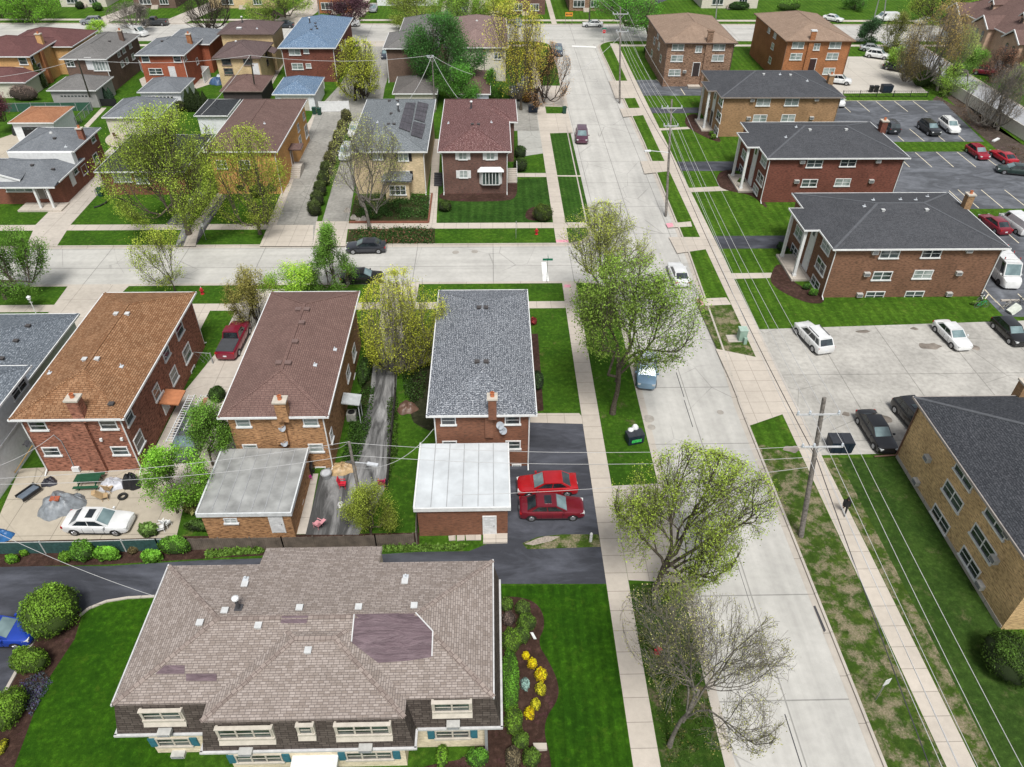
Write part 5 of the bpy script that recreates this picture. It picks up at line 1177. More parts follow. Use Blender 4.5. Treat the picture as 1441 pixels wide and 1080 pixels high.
TREES=[
 dict(label='large spreading yellow-green street tree in front of the dark-roofed brick house',base=(266,330),ctr=(232,238),rx=84,ry=80,col=(.16,.215,.03),n=17000,leaf=.24,levels=4,seed=3,tuft=.55),
 dict(label='yellow-green street tree in front of the amber brick house',base=(366,330),ctr=(350,252),rx=52,ry=62,col=YG,n=6500,leaf=.24,levels=3,seed=4,tuft=.5),
 dict(label='green street tree cut by the left edge beside the cross street',base=(8,421),ctr=(8,362),rx=50,ry=52,col=MG,n=9000,leaf=.22,levels=3,seed=5,tuft=.4),
 dict(label='small sparse yellow-green street tree behind the orange roof',base=(247,411),ctr=(226,360),rx=37,ry=40,col=YG,n=2600,leaf=.2,levels=3,seed=6,tuft=.35,r0=.1),
 dict(label='tall pointed green tree beside the two black parked cars',base=(474,410),ctr=(463,362),rx=42,ry=52,col=MG,n=8000,leaf=.2,levels=3,seed=7,name='conical_tree',tuft=.3,r0=.14),
 dict(label='olive-brown feathery tree between the orange and mauve roofs',base=(352,465),ctr=(347,418),rx=30,ry=42,col=OLV,n=5500,leaf=.17,levels=3,seed=8,tuft=.3,bk=BARKD),
 dict(label='bright green bushy tree behind the mauve-roofed house',base=(402,437),ctr=(402,398),rx=38,ry=20,col=LIME,n=5000,leaf=.2,levels=3,seed=9,tuft=.4),
 dict(label='yellow-green willow-like tree between the mauve and grey roofs',base=(566,520),ctr=(566,455),rx=58,ry=74,col=(.24,.26,.03),n=14000,leaf=.17,levels=4,seed=10,tuft=.28,up=.9,spread=.5,bk=BARKG,var=.45),
 dict(label='big green street tree leaning over the main road and blue car',base=(862,582),ctr=(893,432),rx=92,ry=82,col=(.10,.155,.025),n=12000,leaf=.22,levels=4,seed=62,tuft=.42),
 dict(label='sparse twiggy street tree at the corner just north of the big green one',base=(860,452),ctr=(853,338),rx=68,ry=58,col=(.2,.23,.04),n=6500,leaf=.19,levels=4,seed=13,tuft=.25,bk=BARKG),
 dict(label='broad half-leafed street tree with grey limbs over the pavement near the bottom',base=(922,835),ctr=(968,728),rx=112,ry=102,col=(.15,.20,.03),n=12500,leaf=.18,levels=4,seed=14,tuft=.26,bk=BARK,kids=2),
 dict(label='almost bare street tree with tangled pale twigs at the bottom',base=(942,1050),ctr=(1000,925),rx=122,ry=105,col=(.17,.17,.06),n=3800,leaf=.12,levels=4,tk=.55,seed=15,tuft=.15,bk=BARKG,twig=1.1),
 dict(label='bright green maple beside the patio and grey flat garage',base=(250,722),ctr=(243,672),rx=43,ry=44,col=(.11,.22,.025),n=6500,leaf=.2,levels=3,seed=16,tuft=.3,r0=.1),
 dict(label='dense green tree beside the van with ladders',base=(300,655),ctr=(296,598),rx=30,ry=36,col=(.07,.14,.02),n=7000,leaf=.17,levels=3,seed=17,tuft=.35),
 dict(label='yellow-tipped bushy tree around the foot of the alley pole',base=(522,752),ctr=(522,716),rx=33,ry=34,col=(.13,.16,.025),n=8000,leaf=.14,levels=3,seed=18,tuft=.3,tf=.15),
 dict(label='thin pale street tree before the cream brick house',base=(520,322),ctr=(520,238),rx=52,ry=66,col=(.2,.22,.06),n=3000,leaf=.2,levels=4,seed=19,tuft=.3,bk=BARKG),
 dict(label='yellow-green willowy tree in the alley yard beside the blue-roofed house',base=(500,142),ctr=(503,98),rx=38,ry=38,col=(.23,.26,.03),n=5500,leaf=.26,levels=4,seed=20,tuft=.4,bk=BARKD),
 dict(label='dense dark green tree towering over the grey-roofed dark brick house',base=(633,130),ctr=(623,66),rx=58,ry=46,col=DG,n=16000,leaf=.32,levels=4,seed=21,tuft=.75,var=.4),
 dict(label='dark green lower tree beside the alley pole behind the solar panels',base=(642,150),ctr=(640,116),rx=30,ry=26,col=(.05,.13,.02),n=6000,leaf=.3,levels=3,seed=22,tuft=.6),
 dict(label='small round green tree behind the plum brick house',base=(695,140),ctr=(695,119),rx=15,ry=18,col=(.06,.15,.02),n=2500,leaf=.26,levels=3,seed=23,tuft=.3),
 dict(label='yellow flowering tree by the white stucco house',base=(733,155),ctr=(728,70),rx=42,ry=68,col=YEL,n=5200,leaf=.24,levels=4,seed=24,tuft=.5,up=1.,bk=BARK,tf=.2),
 dict(label='bronze-leaved sparse tree above the wheelie bins',base=(752,152),ctr=(768,105),rx=40,ry=46,col=OR,n=1700,leaf=.24,levels=4,seed=25,tuft=.4,bk=BARKD,up=.9),
 dict(label='green shade tree at the far junction left of the sandy roof',base=(913,55),ctr=(884,10),rx=50,ry=28,col=(.06,.17,.02),n=9000,leaf=.34,levels=4,seed=26,tuft=.8),
 dict(label='dark purple-leaved tree on the far side of the far street',base=(491,50),ctr=(493,12),rx=33,ry=20,col=PUR,n=5000,leaf=.34,levels=3,seed=27,tuft=.6,bk=BARKD),
 dict(label='green tree behind the violet-brown roofs beyond the far street',base=(384,31),ctr=(393,6),rx=46,ry=22,col=(.13,.19,.03),n=5500,leaf=.34,levels=3,seed=28,tuft=.7),
 dict(label='bare spreading tree at the far kerb beyond the vermilion brick house',base=(299,57),ctr=(292,12),rx=42,ry=34,col=(.15,.14,.07),n=500,leaf=.2,levels=4,seed=29,tuft=.3,bk=BARKD,twig=1.6),
 dict(label='green tree beyond the far street at the upper left',base=(47,30),ctr=(38,4),rx=46,ry=18,col=(.09,.2,.02),n=6500,leaf=.34,levels=3,seed=30,tuft=.7),
 dict(label='green tree cut by the upper left corner',base=(4,24),ctr=(0,3),rx=28,ry=16,col=(.08,.18,.02),n=3500,leaf=.34,levels=3,seed=31,tuft=.6),
 dict(label='small bright green tree at the kerb before the grey van',base=(133,50),ctr=(134,38),rx=15,ry=8,col=LIME,n=1500,leaf=.3,levels=3,seed=32,tuft=.3),
 dict(label='bare grey tree at the kerb above the white van on the far street',base=(191,45),ctr=(183,22),rx=36,ry=24,col=(.16,.15,.12),n=700,leaf=.2,levels=4,seed=33,tuft=.3,bk=BARKG,twig=1.8),
 dict(label='olive green tree beyond the far street above the asphalt drive',base=(585,36),ctr=(580,10),rx=44,ry=24,col=(.13,.17,.03),n=7500,leaf=.34,levels=3,seed=34,tuft=.8),
 dict(label='green tree beyond the far street above the dense dark tree',base=(645,32),ctr=(650,5),rx=40,ry=22,col=(.12,.2,.03),n=6500,leaf=.34,levels=3,seed=35,tuft=.8),
 dict(label='yellow-green tree beyond the far street beside the yellow flowering tree',base=(700,32),ctr=(695,8),rx=34,ry=22,col=(.2,.24,.03),n=5000,leaf=.34,levels=3,seed=36,tuft=.7),
 dict(label='dark evergreen bush-like tree at the far end of the concrete lot',base=(1228,62),ctr=(1227,44),rx=18,ry=16,col=(.025,.055,.022),n=4000,leaf=.3,levels=3,seed=37,tuft=.45,bk=BARKD),
 dict(label='olive tree in the row behind the concrete lot, nearest the white cargo van',base=(1262,78),ctr=(1262,48),rx=20,ry=26,col=(.1,.11,.03),n=3600,leaf=.28,levels=3,seed=38,tuft=.5,bk=BARKD),
 dict(label='bright green bush-like tree beside the black sedan on the concrete lot',base=(1262,98),ctr=(1262,82),rx=14,ry=15,col=(.12,.2,.03),n=2200,leaf=.28,levels=3,seed=39,tuft=.4),
 dict(label='brown-leaved tree in the middle of the row by the white fence',base=(1290,118),ctr=(1288,72),rx=26,ry=36,col=(.19,.16,.06),n=3000,leaf=.24,levels=4,seed=40,tuft=.5,bk=BARKG),
 dict(label='tall bronze tree in the row by the white fence, largest of the row',base=(1318,128),ctr=(1322,62),rx=40,ry=48,col=(.2,.15,.05),n=5200,leaf=.25,levels=4,seed=41,tuft=.5,bk=BARKG),
 dict(label='bright green slender tree leaning over the white fence',base=(1334,132),ctr=(1340,112),rx=28,ry=28,col=(.15,.24,.04),n=2400,leaf=.26,levels=3,seed=42,tuft=.45,bk=BARKD),
 dict(label='pale twiggy tree between the bronze tree and the townhouses',base=(1358,128),ctr=(1350,72),rx=22,ry=30,col=(.17,.2,.06),n=2200,leaf=.24,levels=3,seed=43,tuft=.45,bk=BARKG),
 dict(label='round green tree in front of the townhouse row',base=(1366,104),ctr=(1368,84),rx=18,ry=18,col=(.09,.17,.03),n=3800,leaf=.28,levels=3,seed=44,tuft=.5),
 dict(label='bare reddish tree in front of the townhouse garages',base=(1415,118),ctr=(1408,92),rx=30,ry=26,col=(.16,.08,.05),n=1500,leaf=.2,levels=4,seed=45,tuft=.3,bk=BARKD,twig=1.3),
 dict(label='bare tree standing inside the white fence at the right',base=(1403,183),ctr=(1408,134),rx=44,ry=42,col=(.17,.13,.07),n=900,leaf=.18,levels=4,seed=46,tuft=.35,bk=BARKG,twig=1.3),
 dict(label='green tree at the right edge beside the side road',base=(1436,135),ctr=(1436,108),rx=18,ry=16,col=(.1,.16,.03),n=2800,leaf=.26,levels=3,seed=47,tuft=.4),
 dict(label='yellow-green tree with long limbs beyond the far street above the bus',base=(1345,38),ctr=(1335,8),rx=52,ry=20,col=(.15,.2,.03),n=5200,leaf=.32,levels=4,seed=48,tuft=.6,bk=BARKD),
 dict(label='green tree behind the townhouse roof at the upper right corner',base=(1415,22),ctr=(1412,4),rx=36,ry=22,col=(.12,.22,.03),n=6000,leaf=.34,levels=3,seed=49,tuft=.7),
 dict(label='dark green tree beyond the far street above the orange-red apartments',base=(1203,14),ctr=(1203,2),rx=18,ry=10,col=(.05,.12,.02),n=2000,leaf=.34,levels=3,seed=50,tuft=.5),
 dict(label='purple-leaved tree cut by the left edge above the white garage',base=(-8,190),ctr=(-4,150),rx=14,ry=32,col=(.08,.03,.04),n=3500,leaf=.24,levels=3,seed=51,tuft=.4,bk=BARKD),
]
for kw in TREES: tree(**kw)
# evergreen columns
def column(label,base,h,r,col,n=2600,group=None,name='arborvitae',leaf=.16):
    b=G(*base); t=thing(name,label,'evergreen',b,group)
    MB().tube(b,b+Vector((0,0,h*.9)),.06,.02,6).build('trunk',BARKD,t)
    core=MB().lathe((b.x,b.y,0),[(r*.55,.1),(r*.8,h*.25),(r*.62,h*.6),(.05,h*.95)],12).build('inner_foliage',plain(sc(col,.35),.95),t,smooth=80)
    z=RNG.uniform(.02,1,size=n); a=RNG.uniform(0,6.283,size=n); prof=np.interp(z,[0,.2,.6,1],[.75,1,.72,.03])*r*(RNG.uniform(.8,1.08,size=n)+.1*np.sin(a*5+z*9))
    pts=np.stack([b.x+np.cos(a)*prof,b.y+np.sin(a)*prof,z*h+.05],1); nr=np.stack([np.cos(a),np.sin(a),np.full(n,.4)],1)
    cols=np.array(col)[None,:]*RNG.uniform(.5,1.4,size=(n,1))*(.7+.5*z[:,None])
    leaves_mesh('foliage',pts,nr,leaf,cols,LEAF,t)
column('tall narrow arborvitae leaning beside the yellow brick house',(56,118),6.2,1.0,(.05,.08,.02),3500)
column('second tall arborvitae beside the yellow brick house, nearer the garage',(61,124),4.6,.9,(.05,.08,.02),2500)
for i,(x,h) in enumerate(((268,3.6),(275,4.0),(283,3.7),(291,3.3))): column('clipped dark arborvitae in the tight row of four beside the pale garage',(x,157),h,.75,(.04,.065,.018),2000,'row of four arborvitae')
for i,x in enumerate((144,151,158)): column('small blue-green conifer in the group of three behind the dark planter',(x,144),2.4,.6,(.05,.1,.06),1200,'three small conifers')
# clipped and loose shrubs
def shrub(label,ctr,rx,ry,col,n=1500,leaf=.09,name='shrub',flat=None,group=None,loose=0.,kind=None,tipc=None,hh=None,cat='shrub'):
    """ctr,rx,ry: the shrub as it shows in the picture"""
    h=.5
    for _ in range(6):
        c=G(ctr[0],ctr[1],h); k=depth(c)/F; R=rx*k; Rz=min(R*(flat or .85),max(ry*k*1.15,.2)) if hh is None else hh/2; h=Rz*.85
    Ry=max(.2,min(4*R,math.sqrt(max(.01,(ry*k)**2-(Rz*.777)**2))/.63)) if flat is None or ry>rx*1.2 else R*ry/rx*1.0
    b=Vector((c.x,c.y,0)); t=thing(name,label,cat,b,group)
    nn=14; prof=[(math.sin(math.pi*(i+.5)/10)*.88,-math.cos(math.pi*(i+.5)/10)*.88) for i in range(10)]
    m=MB(); 
    kk=len(m.v)
    m.lathe((0,0,0),prof,nn); rr_=random.Random(int(ctr[0]*7+ctr[1]))
    m.v=[(c.x+x*R*(1+rr_.uniform(-.05,.05)),c.y+y*Ry*(1+rr_.uniform(-.05,.05)),max(.0,h+z*Rz)) for x,y,z in m.v]
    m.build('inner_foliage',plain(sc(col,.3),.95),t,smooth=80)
    d=RNG.normal(size=(n,3)); d/=np.linalg.norm(d,axis=1)[:,None]
    d[:,2]=np.where(d[:,2]<-.5,-d[:,2],d[:,2]); R*=.92; Ry*=.92
    a1,a2,a3=rr_.uniform(3,7),rr_.uniform(3,7),rr_.uniform(4,8); lump=1+.09*np.sin(d[:,0]*a1+ctr[0])*np.sin(d[:,1]*a2+ctr[1])+.06*np.sin(d[:,2]*a3+d[:,0]*5)+.03*np.sin(d[:,1]*17+d[:,0]*13)
    rr2=(RNG.uniform(.86,1.05,size=n)+loose*np.abs(RNG.normal(size=n)))*lump
    pts=np.stack([c.x+d[:,0]*R*rr2,c.y+d[:,1]*Ry*rr2,np.maximum(.05,h+d[:,2]*Rz*rr2)],1)
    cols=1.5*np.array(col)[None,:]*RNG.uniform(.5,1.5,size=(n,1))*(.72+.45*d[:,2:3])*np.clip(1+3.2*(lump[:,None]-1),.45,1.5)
    if tipc is not None:
        mk=RNG.uniform(size=(n,1))<.45*np.clip(d[:,2:3]+.5,0,1); cols=np.where(mk,np.array(tipc)[None,:]*RNG.uniform(.7,1.2,size=(n,1)),cols)
    leaves_mesh('foliage',pts,d,leaf,np.clip(cols,0,.9),LEAF,t)
BOX=(.07,.125,.018); BOXL=(.10,.18,.02)
S=[('large round boxwood beside the blue car',(70,860),40,38,BOXL,5200,.13),('middle boxwood ball in the mulch bed at the left',(41,930),27,21,BOXL,3000,.12),('lowest boxwood ball at the left edge of the mulch bed',(10,998),23,26,BOXL,2800,.12),
 ('small golden shrub at the bottom left corner bed',(2,1052),7,9,(.25,.25,.02),500,.1),
 ('topmost clipped shrub in the curved bed, touching the gutter',(713,851),10,10,BOX,900,.09),('clipped round shrub at the top of the curved bed',(736,856),12,11,(.08,.13,.025),1000,.09),('larger clipped round shrub second from the top of the curved bed',(741,876),15,13,BOX,1400,.09),
 ('clipped shrub third down in the curved bed beside the white spout',(734,893),13,13,BOX,1100,.09),('round shrub touching the mansard roof above the long hedge',(720,901),15,16,BOXL,1500,.09),('long tall bright hedge beside the mansard wall',(718,958),14,42,(.08,.19,.02),4200,.09),
 ('round clipped shrub just below the long bright hedge',(723,1014),14,17,BOXL,1500,.09),('dark clipped shrub between the lower round ones',(733,1042),13,12,BOX,1200,.09),('lowest clipped dark shrub beside the stone slab',(748,1066),14,13,BOX,1300,.09),
 ('brown leafless shrub at the top of the curved bed',(716,871),10,10,(.12,.09,.075),700,.09),('brownish shrub at the bottom of the curved bed',(722,1066),12,14,(.12,.1,.06),900,.1),('pale blue-green shrub beside the long hedge',(739,963),7,8,(.2,.3,.27),600,.09),
 ('round green shrub before the mansard block front wall',(672,1066),17,14,(.07,.17,.02),1600,.1),('loose green shrub left of the round one before the front wall',(622,1064),9,13,(.1,.2,.02),600,.13),
 ('big dark clipped hedge at the right edge by the honey brick wall',(1424,926),40,38,(.045,.085,.014),6500,.12),
 ('dark clipped block shrub at the corner lawn of the plum house',(764,300),15,13,(.055,.085,.014),2200,.13),('round dark shrub at the left of the plum house lawn',(626,290),10,9,(.045,.075,.015),1200,.14),
 ('tall dark shrub beside the plum house driveway',(732,214),9,11,(.03,.055,.015),1400,.15),('second dark shrub beside the plum house walk',(732,232),11,11,(.035,.06,.015),1400,.15),
 ('round shrub in the yard before the dark-roofed house',(280,285),9,8,BOX,900,.14),('low shrub at the left of the amber house',(364,270),14,9,BOX,1200,.16),('green rounded shrub by the amber house steps',(383,262),12,10,(.08,.16,.02),1200,.16),
 ('rounded green shrub at the front of the amber house',(340,262),12,10,(.05,.1,.02),1000,.16),('low dark hedge before the split level house',(22,275),25,5,(.02,.035,.012),1500,.15),('yellow-orange shrub at the porch of the split level house',(77,280),6,4,(.3,.25,.03),500,.13),
 ('small shrub beside the drive of the dark-roofed house',(163,262),8,8,(.05,.12,.015),700,.15),
 ('leafy shrub against the green fence, left of the day lilies',(116,775),18,16,(.07,.16,.02),1700,.14),('leafy shrub against the green fence near the wooden fence',(246,768),22,15,(.09,.2,.025),1800,.14),
 ('spiky day lily clump in the fence bed',(150,780),18,11,(.12,.27,.03),1500,.3),('spiky day lily clump nearer the wooden fence',(213,783),14,10,(.12,.27,.03),1100,.3),('small green clump at the left of the fence bed',(17,787),9,7,(.1,.22,.02),500,.2),('small reddish shrub between the day lilies',(188,772),7,8,(.11,.09,.04),400,.14),('small shrub near the left of the fence bed',(34,778),6,5,(.1,.2,.02),300,.18),('loose shrub at the left of the big fence shrub',(92,784),9,8,(.09,.18,.02),600,.18),
 ('spiky green shrub at the corner of the patio',(209,746),14,11,(.1,.17,.04),500,.28),('yucca-like shrub beside the flat garage wall',(272,708),12,14,(.2,.2,.07),700,.35),('low green shrub before the flat garage door',(290,740),30,10,(.05,.09,.02),1400,.2),
 ('green shrub in the gap beside the white sided house',(24,628),10,10,(.05,.12,.02),800,.15),('dark shrub in the gap behind the satellite dish',(30,602),7,8,(.03,.06,.015),600,.13),
 ('dark ivy shrub along the mauve-roofed house east wall',(513,520),10,24,(.03,.06,.012),1600,.18),('shrub beside the van, behind the dense tree',(305,555),12,12,(.035,.07,.015),1000,.18),
 ('dark shrub at the south east corner of the grey-roofed house lawn',(757,535),9,14,(.03,.055,.02),900,.14),('red-leaved shrub beside the grey-roofed house',(751,452),5,6,(.2,.03,.03),350,.16),
 ('small round shrub by the portico of the dark red apartments',(1043,255),5,4,BOX,500,.14),('small round shrub by the russet apartment portico',(1135,404),6,4.5,(.05,.12,.02),600,.13),('second small shrub by the russet apartment portico',(1145,412),7,5,(.07,.17,.02),700,.13),
 ('small round shrub by the tan-brown apartment portico',(1001,188),4,3,BOX,400,.14),('second round shrub by the tan-brown apartment portico',(1004,193),4.5,3.5,BOXL,400,.14),('dark shrub behind the russet apartment portico column',(1101,348),7,8,(.03,.07,.02),700,.15),
 ('round shrub beside the mottled dark brick apartments',(911,70),5,7,(.025,.05,.015),600,.2),('dark shrub before the orange-red apartments',(1070,65),7,7,(.03,.055,.02),600,.2),
 ('bright green bush beside the yellow brick house drive',(68,98),12,9,(.12,.25,.03),1500,.2),('dark round shrub behind the arborvitae row',(253,150),9,7,(.05,.06,.02),700,.2),
 ('bare twiggy thicket beside the tan garage',(33,132),22,10,(.16,.12,.1),1800,.16),('shrub at the foot of the buff house pole',(362,137),8,5,(.2,.25,.03),500,.2),
 ('round shrub beyond the far street',(137,10),7,6,(.05,.12,.02),600,.28),('dark shrub beyond the far street by the buff house',(112,8),6,6,(.03,.05,.02),500,.28),('orange brown shrub beside the wheelie bins',(741,138),8,8,(.3,.16,.03),500,.2),
 ('dark hedge beyond the far street above the orange-red apartments',(1040,9),16,5,(.04,.09,.02),1500,.28),('green hedge beyond the far street at the top right',(1110,9),18,6,(.1,.2,.03),1500,.28),
 ('low hedge at the foot of the bright green slender tree',(1300,112),16,10,(.08,.15,.03),1400,.22),('dark ground shrub along the concrete lot edge',(1285,100),14,8,(.05,.08,.025),1200,.22),('green shrub beside the townhouse drive',(1345,100),14,8,(.1,.18,.03),1000,.24),('green shrub at the foot of the russet bicycles',(1372,427),6,3,(.1,.18,.03),400,.14),
 ]
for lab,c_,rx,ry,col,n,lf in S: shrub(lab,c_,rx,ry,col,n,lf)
for i,(x,y,r) in enumerate([(740,923,5.5),(749,934,7.5),(761,950,9.5),(761,970,8.5),(754,991,7.5),(745,1004,8)]):
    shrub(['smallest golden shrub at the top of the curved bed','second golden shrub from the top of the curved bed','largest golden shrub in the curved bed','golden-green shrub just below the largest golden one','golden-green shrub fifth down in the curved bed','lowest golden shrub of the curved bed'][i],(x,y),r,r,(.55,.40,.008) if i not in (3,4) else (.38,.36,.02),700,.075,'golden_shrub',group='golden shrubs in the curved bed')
# hedge along the drive between the amber and cream houses
hp=[(487,172),(482,187),(476,202),(470,217),(464,232),(459,246),(455,260),(450,274),(446,288),(442,302)]
for i,(x,y) in enumerate(hp):
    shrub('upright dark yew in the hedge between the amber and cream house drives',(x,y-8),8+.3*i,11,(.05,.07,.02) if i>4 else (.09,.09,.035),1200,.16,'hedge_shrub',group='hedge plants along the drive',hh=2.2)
# garden bed planting: uncountable stuff
def scatter(name,poly,n,h,col,leaf,label,tip=None):
    P=[G(*p) for p in poly]; xs=[p.x for p in P]; ys=[p.y for p in P]; out=[]
    def inside(x,y):
        c=False
        for i in range(len(P)):
            a,b=P[i],P[i-1]
            if (a.y>y)!=(b.y>y) and x<(b.x-a.x)*(y-a.y)/(b.y-a.y)+a.x: c=not c
        return c
    rr_=random.Random(len(poly)*n)
    cl=[(rr_.uniform(min(xs),max(xs)),rr_.uniform(min(ys),max(ys)),rr_.uniform(.4,1.2)) for _ in range(60)]
    while len(out)<n:
        cx,cy,s=rr_.choice(cl); x=rr_.gauss(cx,s*.6);y=rr_.gauss(cy,s*.6)
        if inside(x,y): out.append((x,y,abs(rr_.gauss(0,h*s*.5))+.04))
    pts=np.array(out); cols=np.array(col)[None,:]*RNG.uniform(.4,1.6,size=(n,1))
    if tip is not None:
        mk=RNG.uniform(size=(n,1))<.2; cols=np.where(mk,np.array(tip)[None,:],cols)
    o=leaves_mesh(name,pts,None,leaf,cols,LEAF,None); tag(o,label,'plants',kind='stuff')
scatter('garden_plants',[(500,274),(606,274),(603,309),(494,309)],7000,.5,(.06,.13,.03),.2,'mixed green planting in the raised front garden of the cream house')
scatter('garden_plants',[(488,344),(610,344),(612,322),(494,322)],7000,.5,(.05,.11,.025),.2,'mixed green planting in the parkway bed before the cream house',(.3,.15,.1))
scatter('hosta_border',[(290,786),(372,779),(372,770),(290,778)],1500,.3,(.16,.28,.05),.22,'pale green hosta leaves along the wooden fence')
scatter('hosta_border',[(538,777),(600,776),(645,775),(660,768),(600,768),(538,770)],1800,.3,(.16,.28,.05),.22,'pale green hosta leaves beside the service drive below the brick garage')
scatter('lavender_clump',[(30,962),(60,945),(75,960),(45,1010),(28,985)],1600,.3,(.10,.12,.13),.11,'blue-grey lavender clumps in the left mulch bed',(.12,.1,.25))
scatter('weeds',[(545,560),(560,560),(560,640),(545,690)],1500,.3,(.06,.11,.02),.16,'weeds along the fence beside the broken driveway')
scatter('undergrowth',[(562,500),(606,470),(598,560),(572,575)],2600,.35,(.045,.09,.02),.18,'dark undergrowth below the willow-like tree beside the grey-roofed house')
scatter('undergrowth',[(500,560),(528,540),(522,600),(505,650),(480,650)],2500,.4,(.05,.11,.02),.18,'rough green undergrowth beside the mauve-roofed house')
scatter('undergrowth',[(880,830),(980,835),(1010,1075),(940,1075)],4200,.25,(.07,.12,.025),.13,'rough weeds under the almost bare street tree',(.2,.2,.05))
scatter('fallen_leaves',[(1290,90),(1350,130),(1441,215),(1441,235),(1330,150),(1270,90)],1500,.05,(.16,.11,.07),.18,'brown leaf litter along the mulch strip by the white fence')
scatter('ground_cover',[(1255,70),(1345,132),(1330,140),(1250,95)],3000,.5,(.08,.13,.03),.25,'low green cover under the row of trees by the white fence')
# ------------------------------------------------------------------ vehicles
def paint(c,metal=.25):
    key=('p',c)
    if key in _plain: return _plain[key]
    t=NT('car_paint',.28,.5); t.b.inputs['Metallic'].default_value=metal if max(c)<.6 else 0; t.b.inputs['Coat Weight'].default_value=.8; t.b.inputs['Coat Roughness'].default_value=.05
    f=t.noise(1.1,4); m=t.out(t.mix(t.ramp(f,[(.3,0),(.7,1)]),sc(c,.85),sc(c,1.12))); _plain[key]=m; return m
LAMP=plain((.6,.62,.62),.15,var=.3,vs=9); TAIL=plain((.35,.01,.012),.2); PLATE=plain((.6,.62,.66),.5); RIM=plain((.42,.43,.45),.3,.7,vs=8)
KIND={ # L,W,H(eight), belt height, hood height, deck height, xs: nose..windscreen foot, roof front, roof rear, rear glass foot (fractions from rear to front)
 'sedan':(4.7,1.82,1.45,.93,.88,.97,.735,.555,.265,.11),
 'coupe':(4.6,1.85,1.32,.88,.82,.9,.68,.5,.3,.1),
 'hatch':(4.3,1.8,1.5,.95,.9,.98,.73,.56,.17,.03),
 'suv':(4.6,1.87,1.7,1.07,1.04,1.07,.765,.60,.12,.03),
 'minivan':(5.0,1.95,1.75,1.05,1.0,1.05,.80,.60,.09,.02),
 'van':(5.3,1.95,1.95,1.15,1.1,1.15,.84,.72,.03,.0),
 'bigvan':(5.9,2.06,2.7,1.35,1.3,1.35,.86,.76,.02,.0),
 'pickup':(5.7,1.98,1.85,1.15,1.15,1.15,.72,.62,.43,.39)}
NV=[0]
def car(label,kind,col,front,rear,group=None,extra=None,L=None,cat=None,name=None,roofcol=None,scale=1):
    K=KIND[kind]; a=G(*front,.3); b=G(*rear,.3); d=(a-b); d.z=0; ang=math.atan2(d.y,d.x); c=(a+b)/2
    LL,W,Hh,bt,hd,dk,f1,f2,f3,f4=K; LL=L or LL
    zb=-.12 if 11<c.x<23 or 70<c.y<79.9 and c.x<12 or 170<c.y<184.3 else .012
    NV[0]+=1; z0=Hh*0+zb
    t=thing(name or {'van':'van','bigvan':'van','pickup':'pickup_truck'}.get(kind,'car'),label,cat or {'van':'van','bigvan':'van','pickup':'pickup truck','suv':'car'}.get(kind,'car'),(c.x,c.y,z0),group,ang,local=True)
    pm=paint(col); x=lambda f:(f-.5)*LL; m=MB(); w=W/2
    r_=.33 if kind not in('pickup','bigvan','suv') else .37
    gc=.2 if kind not in('suv','pickup') else .26
    # lower body: stations from tail to nose (frac, top z, half width, bottom z)
    st=[(0,bt*.72,w*.80,gc+.12),(.012,dk*.93,w*.90,gc+.03),(.05,dk,w*.965,gc)]
    if kind in('van','bigvan','suv','minivan','hatch'): st=[(0,bt*.8,w*.88,gc+.1),(.008,bt,w*.95,gc+.02),(.04,bt,w*.985,gc)]
    st+=[(f4+.05,bt if f4>.05 else bt,w,gc),(.35,bt,w,gc),(f1-.08,bt-.01,w,gc),(f1+.02,(bt+hd)/2,w*.99,gc),(.86,hd*.97,w*.97,gc),(.94,hd*.93,w*.94,gc),(.982,hd*.83,w*.87,gc+.03),(1.0,hd*.62,w*.76,gc+.1)]
    st=sorted(set(st)); rows=[]
    for f,zt,ww,zl in st:
        X=x(f)
        pr=[(ww*.80,zl),(ww*.97,zl+.1),(ww,zl+(zt-zl)*.5),(ww*.985,zt-.13),(ww*.93,zt-.035),(ww*.82,zt),(ww*.4,zt+.03)]
        row=[(X,-y,z) for y,z in pr]+[(X,0,zt+.035)]+[(X,y,z) for y,z in reversed(pr)]; rows.append(row)
    k=len(rows[0])
    for r in rows: m.v+=r
    for i in range(len(rows)-1):
        for j in range(k):
            q=(j+1)%k; m.f.append((i*k+j,(i+1)*k+j,(i+1)*k+q,i*k+q)); m.m.append(0)
    m.f.append(tuple(range(k))); m.m.append(0); m.f.append(tuple((len(rows)-1)*k+j for j in reversed(range(k)))); m.m.append(0)
    for s in (-1,1):
        for f in ((.33,.50,.655) if kind not in('van','bigvan','coupe','pickup') else ((.42,.7) if kind!='pickup' else (.4,.55,.68))):
            m.box(x(f)-.008,x(f)+.008,min(s*w*.9,s*(w+.004)),max(s*w*.9,s*(w+.004)),gc+.12,bt-.14,1)
        m.box(x(.20),x(.80),min(s*w*.9,s*(w+.006)),max(s*w*.9,s*(w+.006)),gc-.0,gc+.1,1)
    # wheel arches
    wx=[x(.185),x(.815)]
    for X in wx:
        for s in (-1,1):
            n0=len(m.v); N=14
            for i in range(N+1):
                tt=math.pi*i/N; m.v.append((X+math.cos(tt)*(r_+.075),s*(w*1.0+.004),r_*.9+math.sin(tt)*(r_+.06)))
            m.f.append(tuple(n0+i for i in (range(N+1) if s<0 else reversed(range(N+1))))); m.m.append(1)
    m.box(x(.97),x(1.0)-.04,-w*.5,w*.5,gc+.05,gc+.2,1)
    m.box(x(1.0)-.06,x(1.0)-.015,-w*.45,w*.45,hd*.5,hd*.62,1)
    body=m.build('body',[pm,BLACK],t,smooth=35)
    # greenhouse
    wt=w*.74 if kind not in('van','bigvan') else w*.86; wb=w*.90 if kind not in('van','bigvan') else w*.955
    zr=Hh; rm=MB(); zt=bt-.02
